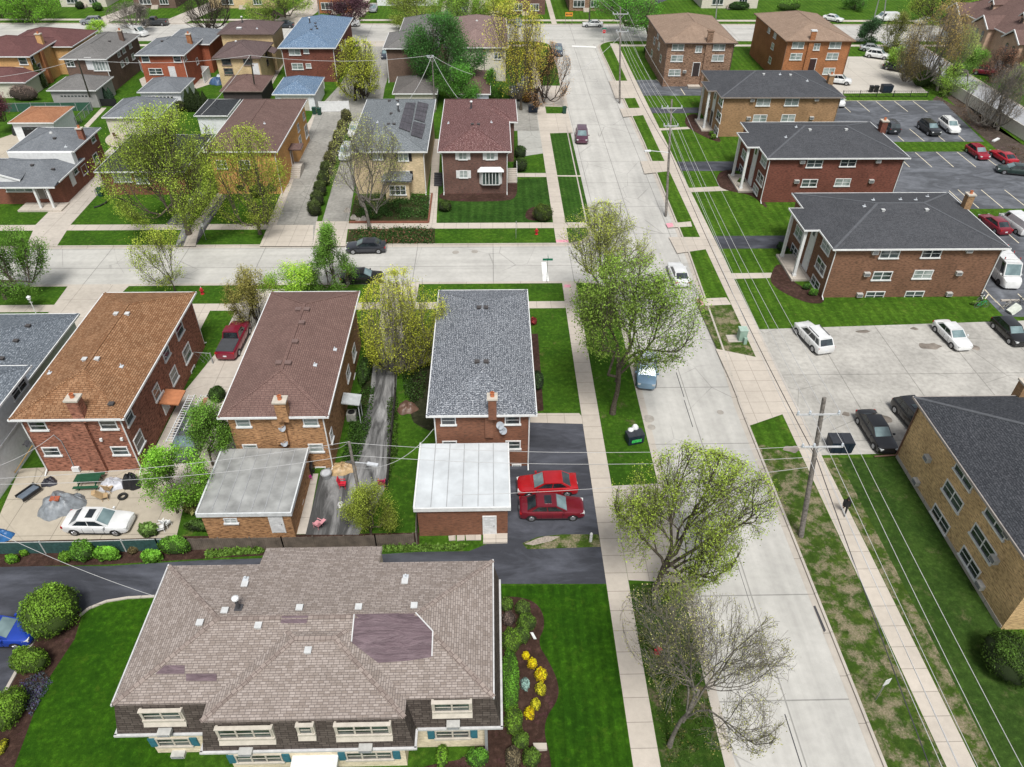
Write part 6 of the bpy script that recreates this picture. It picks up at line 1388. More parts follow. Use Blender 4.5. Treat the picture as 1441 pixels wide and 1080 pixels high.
    A1,A2,A3,A4=x(f1),x(f2),x(f3),x(f4)
    prof=lambda X,z,ww:[(X,-ww,z),(X,ww,z)]
    lift=.05
    bot=[(A4,-wb*.93,zt),(A1,-wb*.95,zt),(A1,wb*.95,zt),(A4,wb*.93,zt)]
    top=[(A3,-wt,zr-lift),(A2,-wt,zr-lift-.01),(A2,wt,zr-lift-.01),(A3,wt,zr-lift)]
    m2=MB(); m2.v=bot+top
    for q in ((0,1,5,4),(1,2,6,5),(2,3,7,6),(3,0,4,7)): m2.f.append(q); m2.m.append(0)
    # crowned roof
    nx=5;ny=5;o=len(m2.v)
    for i in range(nx):
        for j in range(ny):
            u=i/(nx-1);v=j/(ny-1)*2-1; X=A3+(A2-A3)*u
            m2.v.append((X,wt*v,zr-lift+lift*(1-v*v)*(1-.5*(2*u-1)**2)))
    for i in range(nx-1):
        for j in range(ny-1): m2.f.append((o+i*ny+j,o+(i+1)*ny+j,o+(i+1)*ny+j+1,o+i*ny+j+1)); m2.m.append(1)
    m2.build('roof',[pm,paint(roofcol) if roofcol else pm],t,smooth=40)
    # glass, a centimetre proud of the pillars
    def quad4(p,q,r,s,e,nm,mat,lo=.08,hi=.92,side=.06):
        p,q,r,s=map(Vector,(p,q,r,s)); n=(q-p).cross(s-p).normalized()*e
        P=lambda u,v:(p.lerp(q,u)).lerp(s.lerp(r,u),v)+n
        MB().poly([P(side,lo),P(1-side,lo),P(1-side,hi),P(side,hi)]).build(nm,mat,t)
    e=.012
    quad4(bot[1],bot[2],top[2],top[1],e,'windscreen',CARGLASSL)
    if kind in ('van','bigvan') and f4<.01:
        pass
    else: quad4(bot[3],bot[0],top[0],top[3],e,'rear_window',CARGLASS)
    for s in (0,1):
        if s==0: B0,B1,T1,T0=map(Vector,(bot[0],bot[1],top[1],top[0]))
        else: B0,B1,T1,T0=map(Vector,(bot[3],bot[2],top[2],top[3]))
        n=(B1-B0).cross(T0-B0).normalized()*(e if s==0 else -e)
        P=lambda u,v:(B0.lerp(B1,u)).lerp(T0.lerp(T1,u),v)+n
        spans={'sedan':[(.1,.5),(.53,.93)],'coupe':[(.14,.48),(.5,.93)],'hatch':[(.07,.24),(.27,.58),(.61,.94)],'suv':[(.05,.24),(.27,.58),(.61,.94)],'minivan':[(.04,.3),(.33,.62),(.65,.95)],'van':[(.80,.96)],'bigvan':[(.82,.96)],'pickup':[(.1,.46),(.5,.93)]}[kind]
        for u0,u1 in spans:
            q=[P(u0,.1),P(u1,.1),P(u1-(.0 if u1<.9 else .02),.88),P(u0+(.0 if u0>.2 else .02),.88)]
            MB().poly(q if s==0 else q[::-1]).build('side_window',CARGLASS,t)
    for X in wx:
        for s in (-1,1):
            tm=MB(); y0=s*(w-.22);y1=s*(w+.012); tm.tube((X,y0,r_),(X,y1,r_),r_,r_,20)
            wh=tm.build('wheel',RUBBER,t,smooth=40); ORG[wh.name]=Vector()
            rm_=MB(); rm_.tube((X,y1-.01*s,r_),(X,y1+.008*s,r_),r_*.64,r_*.6,18,0)
            for i in range(5):
                tt=6.283*i/5+.3; rm_.beam((X,y1+.012*s,r_),(X+math.cos(tt)*r_*.58,y1+.012*s,r_+math.sin(tt)*r_*.58),.07,.02,0,up=(0,1,0))
            rm_.build('rim',RIM if kind!='bigvan' else DGREY,wh)
    for s in (-1,1):
        hm=MB(); hm.obox(Vector((x(.958),s*w*.72,hd*.76)),Vector((.17,-.05*s,0)),Vector((.02*s,.13,-.0)),Vector((0,0,.075))); hm.build('headlight',LAMP,t)
        tl=MB(); tl.obox(Vector((x(.02),s*w*.76,bt*.84)),Vector((.07,0,0)),Vector((0,.16,0)),Vector((0,0,.09))); tl.build('taillight',TAIL,t)
        mm=MB(); mm.obox(Vector((x(f1-.06),s*(w+.07),bt+.05)),Vector((.07,0,0)),Vector((0,.09,0)),Vector((0,0,.06))); mm.build('mirror',pm,t)
    MB().box(x(0)-.015,x(0)+.02,-.16,.16,bt*.55,bt*.55+.14).build('licence_plate',PLATE,t)
    if extra: extra(t,x,w,Hh,bt,pm)
    return t
def ex_sunroof(t,x,w,h,bt,pm): MB().box(x(.38),x(.49),-w*.45,w*.45,h-.02,h+.012).build('sunroof',CARGLASS,t)
def ex_rails(t,x,w,h,bt,pm):
    for s in (-1,1): MB().beam((x(.2),s*w*.62,h+.03),(x(.56),s*w*.62,h+.03),.04,.05).build('roof_rail',DGREY,t)
def ex_pickup(cover):
    def f(t,x,w,h,bt,pm):
        m=MB(); m.box(x(.03),x(.385),-w*.84,w*.84,bt-.02,bt+.055); m.build('bed_cover',plain((.05,.053,.06),.75) if cover else DGREY,t)
        if not cover: 
            m=MB(); m.box(x(.02),x(.385),-w*.97,-w*.82,bt,bt+.1); m.box(x(.02),x(.385),w*.82,w*.97,bt,bt+.1); m.box(x(.0),x(.03),-w*.97,w*.97,bt,bt+.1); m.build('bed_rail',pm,t)
    return f
def ex_ladders(t,x,w,h,bt,pm):
    for X in (.3,.62): MB().box(x(X)-.03,x(X)+.03,-w*.85,w*.85,h+.02,h+.16).build('roof_rack',DGREY,t)
def ex_rack(t,x,w,h,bt,pm):
    for X in (.15,.4,.65):
        m=MB(); m.box(x(X)-.03,x(X)+.03,-w*.8,w*.8,h+.03,h+.1); m.build('roof_rack',WHITE,t)
        m=MB(); m.box(x(X)-.05,x(X)+.05,-w*.82,-w*.76,h+.05,h+.3); m.box(x(X)-.05,x(X)+.05,w*.76,w*.82,h+.05,h+.3); m.build('ladder_stop',plain((.4,.04,.04),.5),t)
    for X in (.05,.95): pass
WHT=(.62,.63,.63); BLK=(.012,.012,.014); CHB=(.02,.022,.027); RED=(.42,.012,.018); MRN=(.16,.008,.018); SIL=(.4,.42,.43)
car('white sedan parked on the concrete patio behind the orange-roofed house','sedan',WHT,(187,738),(95,737),extra=ex_sunroof,L=4.75)
car('bright red sedan on the asphalt driveway, upper of the two red cars','sedan',RED,(729,687),(810,684))
car('dark maroon sedan with sunroof on the asphalt driveway, lower of the two red cars','sedan',MRN,(822,717),(730,718),extra=ex_sunroof,L=4.9)
car('dark grey sedan parked at the north kerb of the cross street','sedan',(.03,.033,.042),(490,349),(541,348))
car('black sedan parked at the south kerb of the cross street beside the pointed tree','sedan',BLK,(538,391),(482,392))
car('pale blue and white crossover parked under the big green street tree','suv',(.16,.26,.36),(909,545),(910,506),extra=ex_sunroof,roofcol=(.5,.56,.62))
car('white coupe-like sedan parked at the east kerb of the main road','sedan',WHT,(948,372),(961,403))
car('plum coloured minivan driving on the main road','minivan',(.09,.03,.055),(819,203),(818,183),L=4.6)
car('dark blue-grey crossover parked at the far end of the main road','suv',(.05,.07,.1),(786,81),(785,66),L=4.5)
car('dark red pickup truck with grey bed cover in the driveway between the brick houses','pickup',(.2,.008,.03),(341,461),(319,504),extra=ex_pickup(True))
car('grey van carrying ladders beside the orange-roofed house','van',(.10,.11,.125),(258,650),(283,590),extra=ex_ladders)
car('bright blue car at the left edge beside the large boxwood','sedan',(.012,.05,.36),(44,893),(-45,893))
car('white estate-like crossover parked facing the grass on the worn concrete lot','suv',WHT,(1129,463),(1158,494),extra=ex_rails,L=4.8)
car('white sedan parked on the worn concrete lot beside the oil stain','sedan',WHT,(1355,491),(1323,459),L=4.5)
car('black hatchback on the worn concrete lot at the right edge','hatch',BLK,(1437,486),(1404,454))
car('black sedan parked beside the skip on the concrete lot','sedan',BLK,(1249,637),(1216,585),L=4.95)
car('black crossover with roof glass tucked behind the honey brick building','suv',BLK,(1302,612),(1270,574),extra=ex_sunroof,L=4.8)
car('tall white cargo van with roof rack behind the russet apartments','bigvan',WHT,(1426,409),(1388,366),extra=ex_rack)
car('dark red sedan beside the small white van in the asphalt lot','sedan',(.22,.015,.03),(1385,308),(1412,328))
car('small white van at the right edge of the asphalt lot','van',WHT,(1411,306),(1446,331),L=4.8)
car('crimson hatchback in the asphalt lot by the grass strip','hatch',(.30,.012,.03),(1389,227),(1361,207))
car('bright red two-door coupe beside the crimson hatchback','coupe',(.45,.015,.03),(1395,213),(1428,233))
car('dark green sedan crossing the asphalt lot at the right edge','sedan',(.02,.04,.035),(1402,239),(1452,244))
car('black crossover facing the grass strip beside the white four by four','suv',(.02,.022,.025),(1321,194),(1293,174),L=4.6)
car('white four by four with grey roof rails beside the black crossover','suv',(.66,.67,.66),(1349,192),(1321,169),extra=ex_rails,L=4.9)
car('dark crossover with red tail lamps half hidden by the brick chimney','suv',(.03,.033,.04),(1241,172),(1261,190))
car('white crossover parked beside the orange-red brick apartments','suv',WHT,(1193,117),(1166,114))
car('white car half hidden at the corner of the tan-brown apartments','suv',WHT,(1183,152),(1173,138),L=4.2)
car('white crossover parked on the far concrete lot','suv',WHT,(1249,82),(1220,78))
car('silver car behind the white crossover on the far concrete lot','sedan',SIL,(1238,71),(1214,69))
car('black sedan parked at an angle on the far concrete lot','sedan',(.02,.024,.03),(1279,101),(1243,94),L=4.9)
car('white cargo van driving on the far street','van',WHT,(1230,28),(1264,28))
car('white car driving between the cargo van and the bus','sedan',WHT,(1290,33),(1312,31))
car('white car parked behind the orange-red apartment roof','sedan',WHT,(1184,30),(1160,26))
car('white sedan driving at the far junction','sedan',WHT,(819,35),(849,35))
car('dark sedan on the far street beside the blue-roofed house','sedan',(.02,.03,.04),(388,36),(411,36))
car('white van on the far street behind the blue roof','van',WHT,(502,34),(478,34))
car('grey crossover parked at the north kerb of the far street','suv',(.2,.22,.24),(114,32),(144,31))
car('dark grey pickup truck parked at the north kerb of the far street','pickup',(.05,.055,.06),(200,33),(237,33),extra=ex_pickup(False))
car('white work van on the far street under the bare grey tree','van',WHT,(214,50),(170,45))
car('grey-green crossover beside the vermilion brick house','suv',(.08,.1,.1),(287,92),(299,76),L=4.6)
car('black and white car in the drive beside the dark umber house','sedan',(.03,.04,.06),(542,86),(545,71),roofcol=WHT)
car('white crossover beside the hedge of the cream house','suv',(.55,.6,.6),(483,229),(494,207))
car('small white car behind the cream house roof edge','hatch',WHT,(497,192),(503,180))
car('black pickup truck behind the plum brick house','pickup',BLK,(728,146),(722,124),extra=ex_pickup(True),L=5.2)
car('grey car under the yellow flowering tree','suv',(.18,.19,.2),(738,132),(741,114))
car('blue-grey car further up under the yellow flowering tree','sedan',(.22,.26,.3),(731,36+2),(727,28))
car('dark red car before the townhouse garages','suv',(.2,.012,.03),(1402,105),(1367,101))
car('dark car half hidden beside the yellow brick house','sedan',(.03,.035,.06),(80,90),(88,78))
car('grey car on the drive beyond the far street','sedan',(.25,.27,.29),(524,18),(527,10))
# bus
def bus():
    a,b=G(1330,30),G(1402,27); c=(a+b)/2; ang=math.atan2((a-b).y,(a-b).x); t=thing('bus','long white bus with a dark window band passing behind the trees','bus',(c.x,c.y,-.12),rz=ang,local=True)
    m=MB(); m.box(-6,6,-1.28,1.28,.35,3.1); bd=m.build('body',[WHITE],t)
    for s in (-1,1):
        MB().box(-5.7,5.5,s*1.285-.01,s*1.285+.01,1.3,2.5).build('side_window',CARGLASS,t); MB().box(-6,6,s*1.284-.01,s*1.284+.01,.5,1.2).build('side_band',plain((.06,.1,.06),.5),t)
    MB().box(5.99,6.02,-1.1,1.1,1.2,2.8).build('windscreen',CARGLASS,t); MB().box(-2,1,-.8,.8,3.1,3.3).build('roof_unit',WHITED,t)
    for X in (-3.8,3.6):
        for s in (-1,1): MB().tube((X,s*1.0,.5),(X,s*1.3,.5),.5,.5,18).build('wheel',RUBBER,t)
bus()
# ------------------------------------------------------------------ poles and wires
POLEM=bark('pole_wood',(.17,.155,.14)); WIRE=plain((.46,.46,.46),.5,var=.1); WIREB=plain((.04,.04,.045),.6); INS=plain((.5,.55,.6),.3)
def V3(p,h): return Vector((p.x,p.y,h))
def upole(label,base,top,h,arms,r=.17,mat=POLEM,name='utility_pole',xfm=True):
    b=G(*base); tp=G(top[0],top[1],h); t=thing(name,label,'utility pole',b,'utility poles' if False else None)
    d=(tp-b); MB().tube(b,tp,r,r*.68,12).build('pole',mat,t,smooth=50)
    pts=[]
    for (f,w,sh) in arms:
        c=b.lerp(tp,f); m=MB(); l=c+Vector((-w/2+sh,-.15,0)); q=c+Vector((w/2+sh,-.15,0)); m.beam(l,q,.09,.11); m.beam(c+Vector((-.7,-.15,0)),c-Vector((0,.05,.8)),.04,.04); m.beam(c+Vector((.7,-.15,0)),c-Vector((0,.05,.8)),.04,.04)
        o=m.build('crossarm',plain((.45,.46,.47),.7),t)
        im=MB(); row=[]
        for u in (.03,.3,.97):
            p=l.lerp(q,u); im.lathe(p+Vector((0,0,.06)),[(.05,0),(.09,.06),(.05,.1),(.09,.16),(.06,.25)],8); row.append(p+Vector((0,0,.3)))
        im.build('insulator',INS,o); pts.append(row)
    return t,b,tp,pts
def wire(label,pts,r=.022,sag=.5,mat=WIRE,group='overhead wires'):
    m=MB()
    for a,b in zip(pts,pts[1:]):
        a=Vector(a);b=Vector(b);n=14; q=[a.lerp(b,i/n)-Vector((0,0,sag*4*(i/n)*(1-i/n))) for i in range(n+1)]; m.path(q,r,4)
    o=m.build('overhead_wire',mat); return tag(o,label,'wire',group)
p1=upole('weathered wooden utility pole with two crossarms, nearest the camera beside the pavement',(1127,755),(1160,560),11.6,[(.9,2.9,-.3),(.68,2.9,.35)],.2)
p2=upole('wooden utility pole with crossarms in front of the dark red apartments',(937,304),(945.5,140),12.6,[(.93,2.6,0),(.78,1.8,0)],.17)
p3=upole('wooden utility pole beside the short driveway south of the sandy-roofed apartments',(872,145),(873,10),14,[(.93,2.6,0),(.75,2.0,.3)],.17)
p4=upole('tall pale pole at the far junction behind the white sedan',(829,33),(832,-30),12,[(.95,2.4,0)],.16,BARKG)
off=Vector((-.6,-58,0))
for k in range(3):
    a=p1[3][0][k]; b=p2[3][0][k]; c=p3[3][0][k]; d=p4[3][0][k]
    wire('upper thin power line between the tops of the roadside poles',[a+off,a,b,c,d],.016,.7,group='upper power lines')
for k in range(3):
    a=p1[3][1][k]; b=p2[3][1][k]; c=p3[3][1][k]
    wire('lower power line on the second crossarms of the roadside poles',[a+off,a,b,c],.018,.9,group='lower power lines')
for (h,dx) in ((.6,.1),):
    a=p1[1].lerp(p1[2],h)+Vector((dx,-.2,0)); b=p2[1].lerp(p2[2],h*.95); c=p3[1].lerp(p3[2],h*.9)
    wire('thick black telephone cable slung below the power lines',[a+off+Vector((-3.2,0,0)),a,b,c],.03,.8,WIREB)
# wires crossing the road to the houses
for j,(y1,h) in enumerate(((600,9.3),(633,8.5),(652,7.3))):
    a=G(1140-j*2,y1+8*j,0); s=p1[1].lerp(p1[2],[.68,.60,.55][j])
    e=[G(-120,565+32*j+60,6.3),G(-120,650+10*j,6.0),G(-120,700,5.5)][j]
alley=upole('grey wooden alley pole standing beside the bushy tree between the driveways',(515,742),(491,622),7.6,[],.15)
at=alley[2]
wire('service wire from the near pole over the red cars to the alley pole',[p1[1].lerp(p1[2],.68),at+Vector((0,0,-.1))],.015,.8,group=None)
wire('second service wire across the road, white roof and alley',[p1[1].lerp(p1[2],.6),at+Vector((0,0,-1.3)),G(-60,682,6.2)],.015,.8,group=None)
wire('third and lowest service wire across the road',[p1[1].lerp(p1[2],.53),G(640,697,5.0)],.015,.5,group=None)
wire('wire from the alley pole over the patio to the left edge',[at,G(-60,676,6.5)],.015,.6,group=None)
wire('wire from the alley pole up to the mauve-roofed house',[at,ony(452,628,42.4)],.018,.5,group=None)
wire('slack wire from the alley pole to the corner of the grey-roofed house',[at+Vector((0,0,-2.5)),ony(610,604,42.4)],.018,1.4,group=None)
wire('wire from the left edge to the rustic house wall',[G(-30,665,4.5),ony(76,612,42.4)],.018,.4,group=None)
wire('wire dropping across the service drive to the mansard roof edge',[G(0,752,5),onroof(217,839,rzA,6)],.015,.4,group=None)
m=MB(); b=G(650,697,5); m.tube(at+Vector((.1,0,-2.0)),at+Vector((1.1,-.4,-1.7)),.035,.03,6); m.obox(at+Vector((1.5,-.5,-1.72)),Vector((.38,-.1,0)),Vector((.03,.12,0)),Vector((0,0,.07))); tag(m.build('street_lamp',plain((.5,.52,.55),.5)),'grey cobra-head lamp on a short arm from the alley pole','street lamp')
m=MB(); q=p2[1].lerp(p2[2],.55); m.tube(q,q+Vector((-2.6,-.6,.5)),.05,.04,8); m.obox(q+Vector((-2.9,-.65,.48)),Vector((.4,.08,0)),Vector((-.03,.14,0)),Vector((0,0,.08))); tag(m.build('street_lamp',plain((.6,.62,.63),.5)),'pale cobra-head lamp on an arm reaching over the road from the second pole','street lamp')
# alley poles between the house rows
a1=upole('thin grey pole in the yard alley among the upper left garages',(130,148),(109,84),9,[],.14)
a2=upole('thin pole beside the buff brick house garage',(361,140),(352,78),9,[],.14)
a3=upole('white-topped pole rising behind the solar-panelled roof',(612,158),(608,78),9,[(.97,1.0,-.3)],.14)
wire('wire from the upper left alley pole toward the left edge',[a1[2],G(-40,112,6)],.03,.5,group=None)
wire('long wire joining the upper left alley pole and the buff house pole',[a1[2],a2[2]],.03,.8,group=None)
wire('long wire joining the buff house pole and the white-topped pole',[a2[2],a3[2]],.03,.9,group=None)
wire('wire from the buff house pole down to the amber house roof',[a2[2],onroof(283,162,lambda x,y:4,4)],.03,.4,group=None)
wire('wire from the white-topped pole down to the cream house eave',[a3[2],G(576,140,6.1)],.03,.5,group=None)
wire('wire from the white-topped pole down to the plum house roof',[a3[2],G(645,139,6.3)],.03,.5,group=None)
wire('wire from the white-topped pole past the dense tree',[a3[2],G(665,105,6)],.03,.3,group=None)
wire('wire crossing above the main road near the far junction',[p3[1].lerp(p3[2],.7),G(790,115,5)],.03,.6,group=None)
# tall lamp poles near the far street
for lab,bx,tx,ty in (('tall grey street pole left of the white cargo van',1229,1238,-5),('second tall grey pole behind the white cargo van',1243,1248,-10),('tall thin pole beyond the far street above the blue roof',450,447,-5),('thin dark pole at the far junction beside the shade tree',1007,1010,-5)):
    b=G(bx,30,0); tp=G(tx,ty,9); t=thing('street_pole',lab,'pole',b); MB().tube(b,tp,.14,.09,8).build('pole',plain((.4,.42,.43),.6),t)
    MB().tube(tp,tp+Vector((-1.5,0,.3)),.05,.04,6).build('arm',plain((.4,.42,.43),.6),t)
# ------------------------------------------------------------------ fences
def fence(name,label,pts,h,mat,postmat,step=2.4,kind='board',world=False,pw=.09,cat='fence'):
    P=[Vector((*p,0)) for p in pts] if world else [G(*p) for p in pts]
    t=thing(name,label,cat,P[0]); pm=MB(); nP=0
    for a,b in zip(P,P[1:]):
        L=(b-a).length; n=max(1,round(L/step)); m=MB(); d=(b-a).normalized(); s=Vector((-d.y,d.x,0))
        if kind=='board':
            k=int(L/.14); 
            for i in range(k):
                c=a+d*(i+.5)*L/k; hh=h*random.uniform(.97,1.02); m.obox(c+Vector((0,0,hh/2))+s*random.uniform(-.008,.008),d*(L/k*.46),s*.012,Vector((0,0,hh/2)))
            m.beam(a+Vector((0,0,h*.3))+s*.03,b+Vector((0,0,h*.3))+s*.03,.04,.08); m.beam(a+Vector((0,0,h*.8))+s*.03,b+Vector((0,0,h*.8))+s*.03,.04,.08)
        elif kind=='vinyl':
            m.obox((a+b)/2+Vector((0,0,h/2)),d*L/2,s*.03,Vector((0,0,h/2-.05))); m.beam(a+Vector((0,0,h-.03)),b+Vector((0,0,h-.03)),.1,.09); m.beam(a+Vector((0,0,.12)),b+Vector((0,0,.12)),.1,.14)
        elif kind=='slat':
            m.obox((a+b)/2+Vector((0,0,h/2)),d*L/2,s*.015,Vector((0,0,h/2-.03))); m.beam(a+Vector((0,0,h)),b+Vector((0,0,h)),.05,.05,1)
        elif kind=='rail':
            for z in (.12,h*.95): m.beam(a+Vector((0,0,z)),b+Vector((0,0,z)),.05,.05)
            k=int(L/.35)
            for i in range(k): c=a+d*(i+.5)*L/k; m.beam(c+Vector((0,0,.1)),c+Vector((0,0,h)),.02,.02,up=(1,0,0))
        elif kind=='mesh':
            m.beam(a+Vector((0,0,h)),b+Vector((0,0,h)),.045,.045); k=int(L/.45)
            for i in range(k):
                c=a+d*i*L/k; e=a+d*min(L,(i+1.5)*L/k); m.beam(c,e+Vector((0,0,h)),.012,.012,up=(1,0,.1)); m.beam(c+Vector((0,0,h)),e,.012,.012,up=(1,0,.1))
        m.build('panel',[mat,postmat] if kind=='slat' else mat,t)
        for i in range(n+1):
            c=a.lerp(b,i/n); MB().box(c.x-pw/2,c.x+pw/2,c.y-pw/2,c.y+pw/2,0,h+.08).build('post',postmat,t)
    return t
fence('slatted_fence','dark green slatted chain-link fence between the patio and the service drive',[(-70,781),(0,780),(130,778),(226,775),(268,774)],1.25,plain((.03,.075,.07),.6,var=.4,vs=5),plain((.35,.37,.36),.5),2.6,'slat')
fence('board_fence','weathered grey board fence running behind the flat garage to the brick garage',[(268,774),(400,772.5),(530,769.5),(583,767)],1.25,WOODP,WOODP,2.4,'board')
fence('board_fence','leaning weathered boards at the end beside the brick garage wall',[(587,767),(588,735)],1.4,WOODG,WOODG,2,'board')
fence('board_fence','dark low fence between the broken driveway and the grass strip',[(556,500),(557,560),(551,620),(545,690)],1.1,plain((.05,.045,.04),.9),BLACK,2.4,'board')
fence('vinyl_fence','long white vinyl fence beside the side road at the right',[(82.0,156),(82.6,130),(83.4,108),(84.3,84),(85,60)],1.9,plain((.62,.60,.53),.5,var=.1),plain((.62,.60,.53),.5),2.4,'vinyl',True)
fence('rail_fence','black metal rail fence between the concrete lot and the asphalt lot',[(1185,137),(1304,137)],1.1,BLACK,BLACK,2.9,'rail')
fence('vinyl_fence','long white vinyl fence climbing beside the umber brick house drive',[(150,127),(196,96),(203,104)],1.8,WHITE,WHITE,2.2,'vinyl')
fence('vinyl_fence','white vinyl fence behind the vermilion brick house',[(262,106),(297,108),(288,118)],1.8,WHITE,WHITE,2.2,'vinyl')
fence('vinyl_fence','white vinyl fence panel beside the clipped arborvitae row',[(253,147),(262,128),(268,118)],1.7,WHITE,WHITE,2.2,'vinyl')
fence('vinyl_fence','short white vinyl fence at the top of the concrete drive',[(450,158),(492,157)],1.7,WHITE,WHITE,1.8,'vinyl')
fence('vinyl_fence','white vinyl fence beside the blue-roofed garage',[(441,142),(457,125)],1.7,WHITE,WHITE,1.8,'vinyl')
fence('slatted_fence','dark green slatted fence behind the terracotta-roofed garage',[(5,158),(130,156)],1.4,plain((.03,.09,.06),.7),GREY,2.4,'slat')
fence('chain_link_fence','chain-link fence beside the white garage wall in the upper left yards',[(109,178),(131,155)],1.3,plain((.3,.33,.32),.5),GREY,2.0,'mesh')
fence('chain_link_fence','chain-link gate beside the orange-roofed house',[(276,510),(300,512)],1.2,plain((.3,.32,.32),.5),GREY,1.4,'mesh')
fence('chain_link_fence','chain-link fence in the gap beside the white sided house',[(44,600),(0,690)],1.3,plain((.2,.22,.22),.5),GREY,2.2,'mesh')
fence('privacy_fence','dark privacy screen behind the three small conifers',[(140,150),(165,150)],1.2,BLACK,BLACK,1.5,'slat')
# ------------------------------------------------------------------ street furniture
def hydrant(label,px,py):
    b=G(px,py,0); t=thing('fire_hydrant',label,'fire hydrant',b); rd=plain((.42,.02,.03),.5)
    MB().lathe(b,[(.2,0),(.2,.06),(.13,.08),(.13,.55),(.16,.58),(.16,.64),(.11,.74),(.04,.82)],14).build('body',rd,t,smooth=40)
    m=MB(); m.tube(b+Vector((-.24,0,.45)),b+Vector((.24,0,.45)),.065,.065,8); m.tube(b+Vector((0,-.22,.4)),b+Vector((0,0,.4)),.08,.08,8); m.build('outlet',rd,t)
    MB().tube(b+Vector((0,0,.82)),b+Vector((0,0,.9)),.04,.04,6).build('cap_nut',WHITED,t)
hydrant('red fire hydrant in the parkway grass behind the orange roof',285,414)
hydrant('red fire hydrant with pale cap by the corner of the cross street',755,330)
hydrant('small red fire hydrant under the almost bare tree',925,920)
def signpost(label,base,h,plates,pm=STEEL,name='sign_post',cat='sign'):
    b=G(*base,0); t=thing(name,label,cat,b); MB().beam(b,b+Vector((0,0,h)),.06,.05,up=(1,0,0)).build('post',pm,t)
    for (w,hh,z,rz,col,dz) in plates:
        d=Vector((math.cos(rad(rz)),math.sin(rad(rz)),0)); n=Vector((d.y,-d.x,0))
        MB().obox(b+Vector((0,0,z))+n*.04,d*w/2,n*.012,Vector((0,0,hh/2))).build('plate',col,t)
    return t,b
GRN=plain((.01,.16,.09),.5)
s1,b1=signpost('green street name sign at the cross street corner',(769.5,396),2.9,[(1.1,.25,2.75,0,GRN,0),(.9,.22,2.98,90,GRN,0)])
def text(parent,body,loc,size,mat,rot=(rad(90),0,0),name='lettering'):
    cu=bpy.data.curves.new(name,'FONT'); cu.body=body; cu.size=size; cu.align_x='CENTER'; cu.align_y='CENTER'; cu.extrude=.003
    tmp=bpy.data.objects.new(name,cu); COL.objects.link(tmp); bpy.context.view_layer.update()
    me=bpy.data.meshes.new_from_object(tmp.evaluated_get(bpy.context.evaluated_depsgraph_get())); bpy.data.objects.remove(tmp)
    me.materials.clear(); me.materials.append(mat); o=bpy.data.objects.new(name,me); COL.objects.link(o); o.parent=parent
    o.location=Vector(loc)-ORG.get(parent.name,Vector()); o.rotation_euler=rot; return o
def stop(label,base,h=2.4):
    t,b=signpost(label,base,h,[]); m=MB(); c=b+Vector((0,-.06,h-.2)); R_=.38
    m.poly([(c.x+R_*math.cos(rad(22.5+45*i)),c.y,c.z+R_*math.sin(rad(22.5+45*i))) for i in range(8)])
    m.build('plate',plain((.5,.01,.02),.4),t); text(t,'STOP',(c.x,c.y-.012,c.z),.24,WHITE)
    m=MB(); R_=.41; m.poly([(c.x+R_*math.cos(rad(22.5+45*i)),c.y+.01,c.z+R_*math.sin(rad(22.5+45*i))) for i in range(8)]); m.build('plate_border',WHITE,t)
    m=MB(); m.obox(c+Vector((0,0,.6)),Vector((.45,0,0)),Vector((0,.01,0)),Vector((0,0,.1))); m.build('street_name_plate',GRN,t)
stop('red STOP sign with green street name plate at the far junction',(849,60))
t,b=signpost('orange double-arrow board facing the end of the main road',(800,34.5),0.1,[]); 
m=MB(); m.box(b.x-.8,b.x-.72,b.y-.03,b.y+.03,0,1.9); m.box(b.x+.72,b.x+.8,b.y-.03,b.y+.03,0,1.9); m.build('leg',WOODG,t)
MB().box(b.x-.85,b.x+.85,b.y-.08,b.y-.04,1.7,2.55).build('board',plain((.6,.25,.03),.5),t)
m=MB(); z=2.12; y=b.y-.085; m.poly([(b.x-.45,y,z-.06),(b.x+.45,y,z-.06),(b.x+.45,y,z+.06),(b.x-.45,y,z+.06)]); m.poly([(b.x-.72,y,z),(b.x-.42,y,z-.25),(b.x-.42,y,z+.25)]); m.poly([(b.x+.72,y,z),(b.x+.42,y,z+.25),(b.x+.42,y,z-.25)]); m.build('arrow',BLACK,t)
signpost('white regulatory sign on a leaning post in the patchy east parkway',(1232,985),2.3,[(.45,.6,2.1,20,WHITE,0)])
signpost('thin sign post in the parkway before the yellow-green trees',(290,338),2.2,[(.3,.4,2.0,20,WHITE,0)])
signpost('thin grey sign post beside the plum house lawn',(726,336),2.3,[(.08,.4,2.1,90,GREY,0)])
signpost('small sign at the far kerb beside the white cargo van street',(1286,16),2.4,[(.6,.8,2.2,0,GREY,0)])
def yardlamp(label,base):
    b=G(*base); t=thing('yard_lamp',label,'yard lamp',b); MB().tube(b,b+Vector((0,0,1.9)),.05,.04,10).build('post',WHITE,t); MB().lathe(b+Vector((0,0,1.9)),[(.08,0),(.17,.05),(.19,.3),(.22,.32),(.04,.48)],8).build('lantern',WHITE,t)
    MB().beam(b+Vector((-.2,0,1.6)),b+Vector((.2,0,1.6)),.03,.03).build('crossbar',WHITE,t)
yardlamp('white yard lamp on a post behind the slate-blue roof at the left',(52,444))
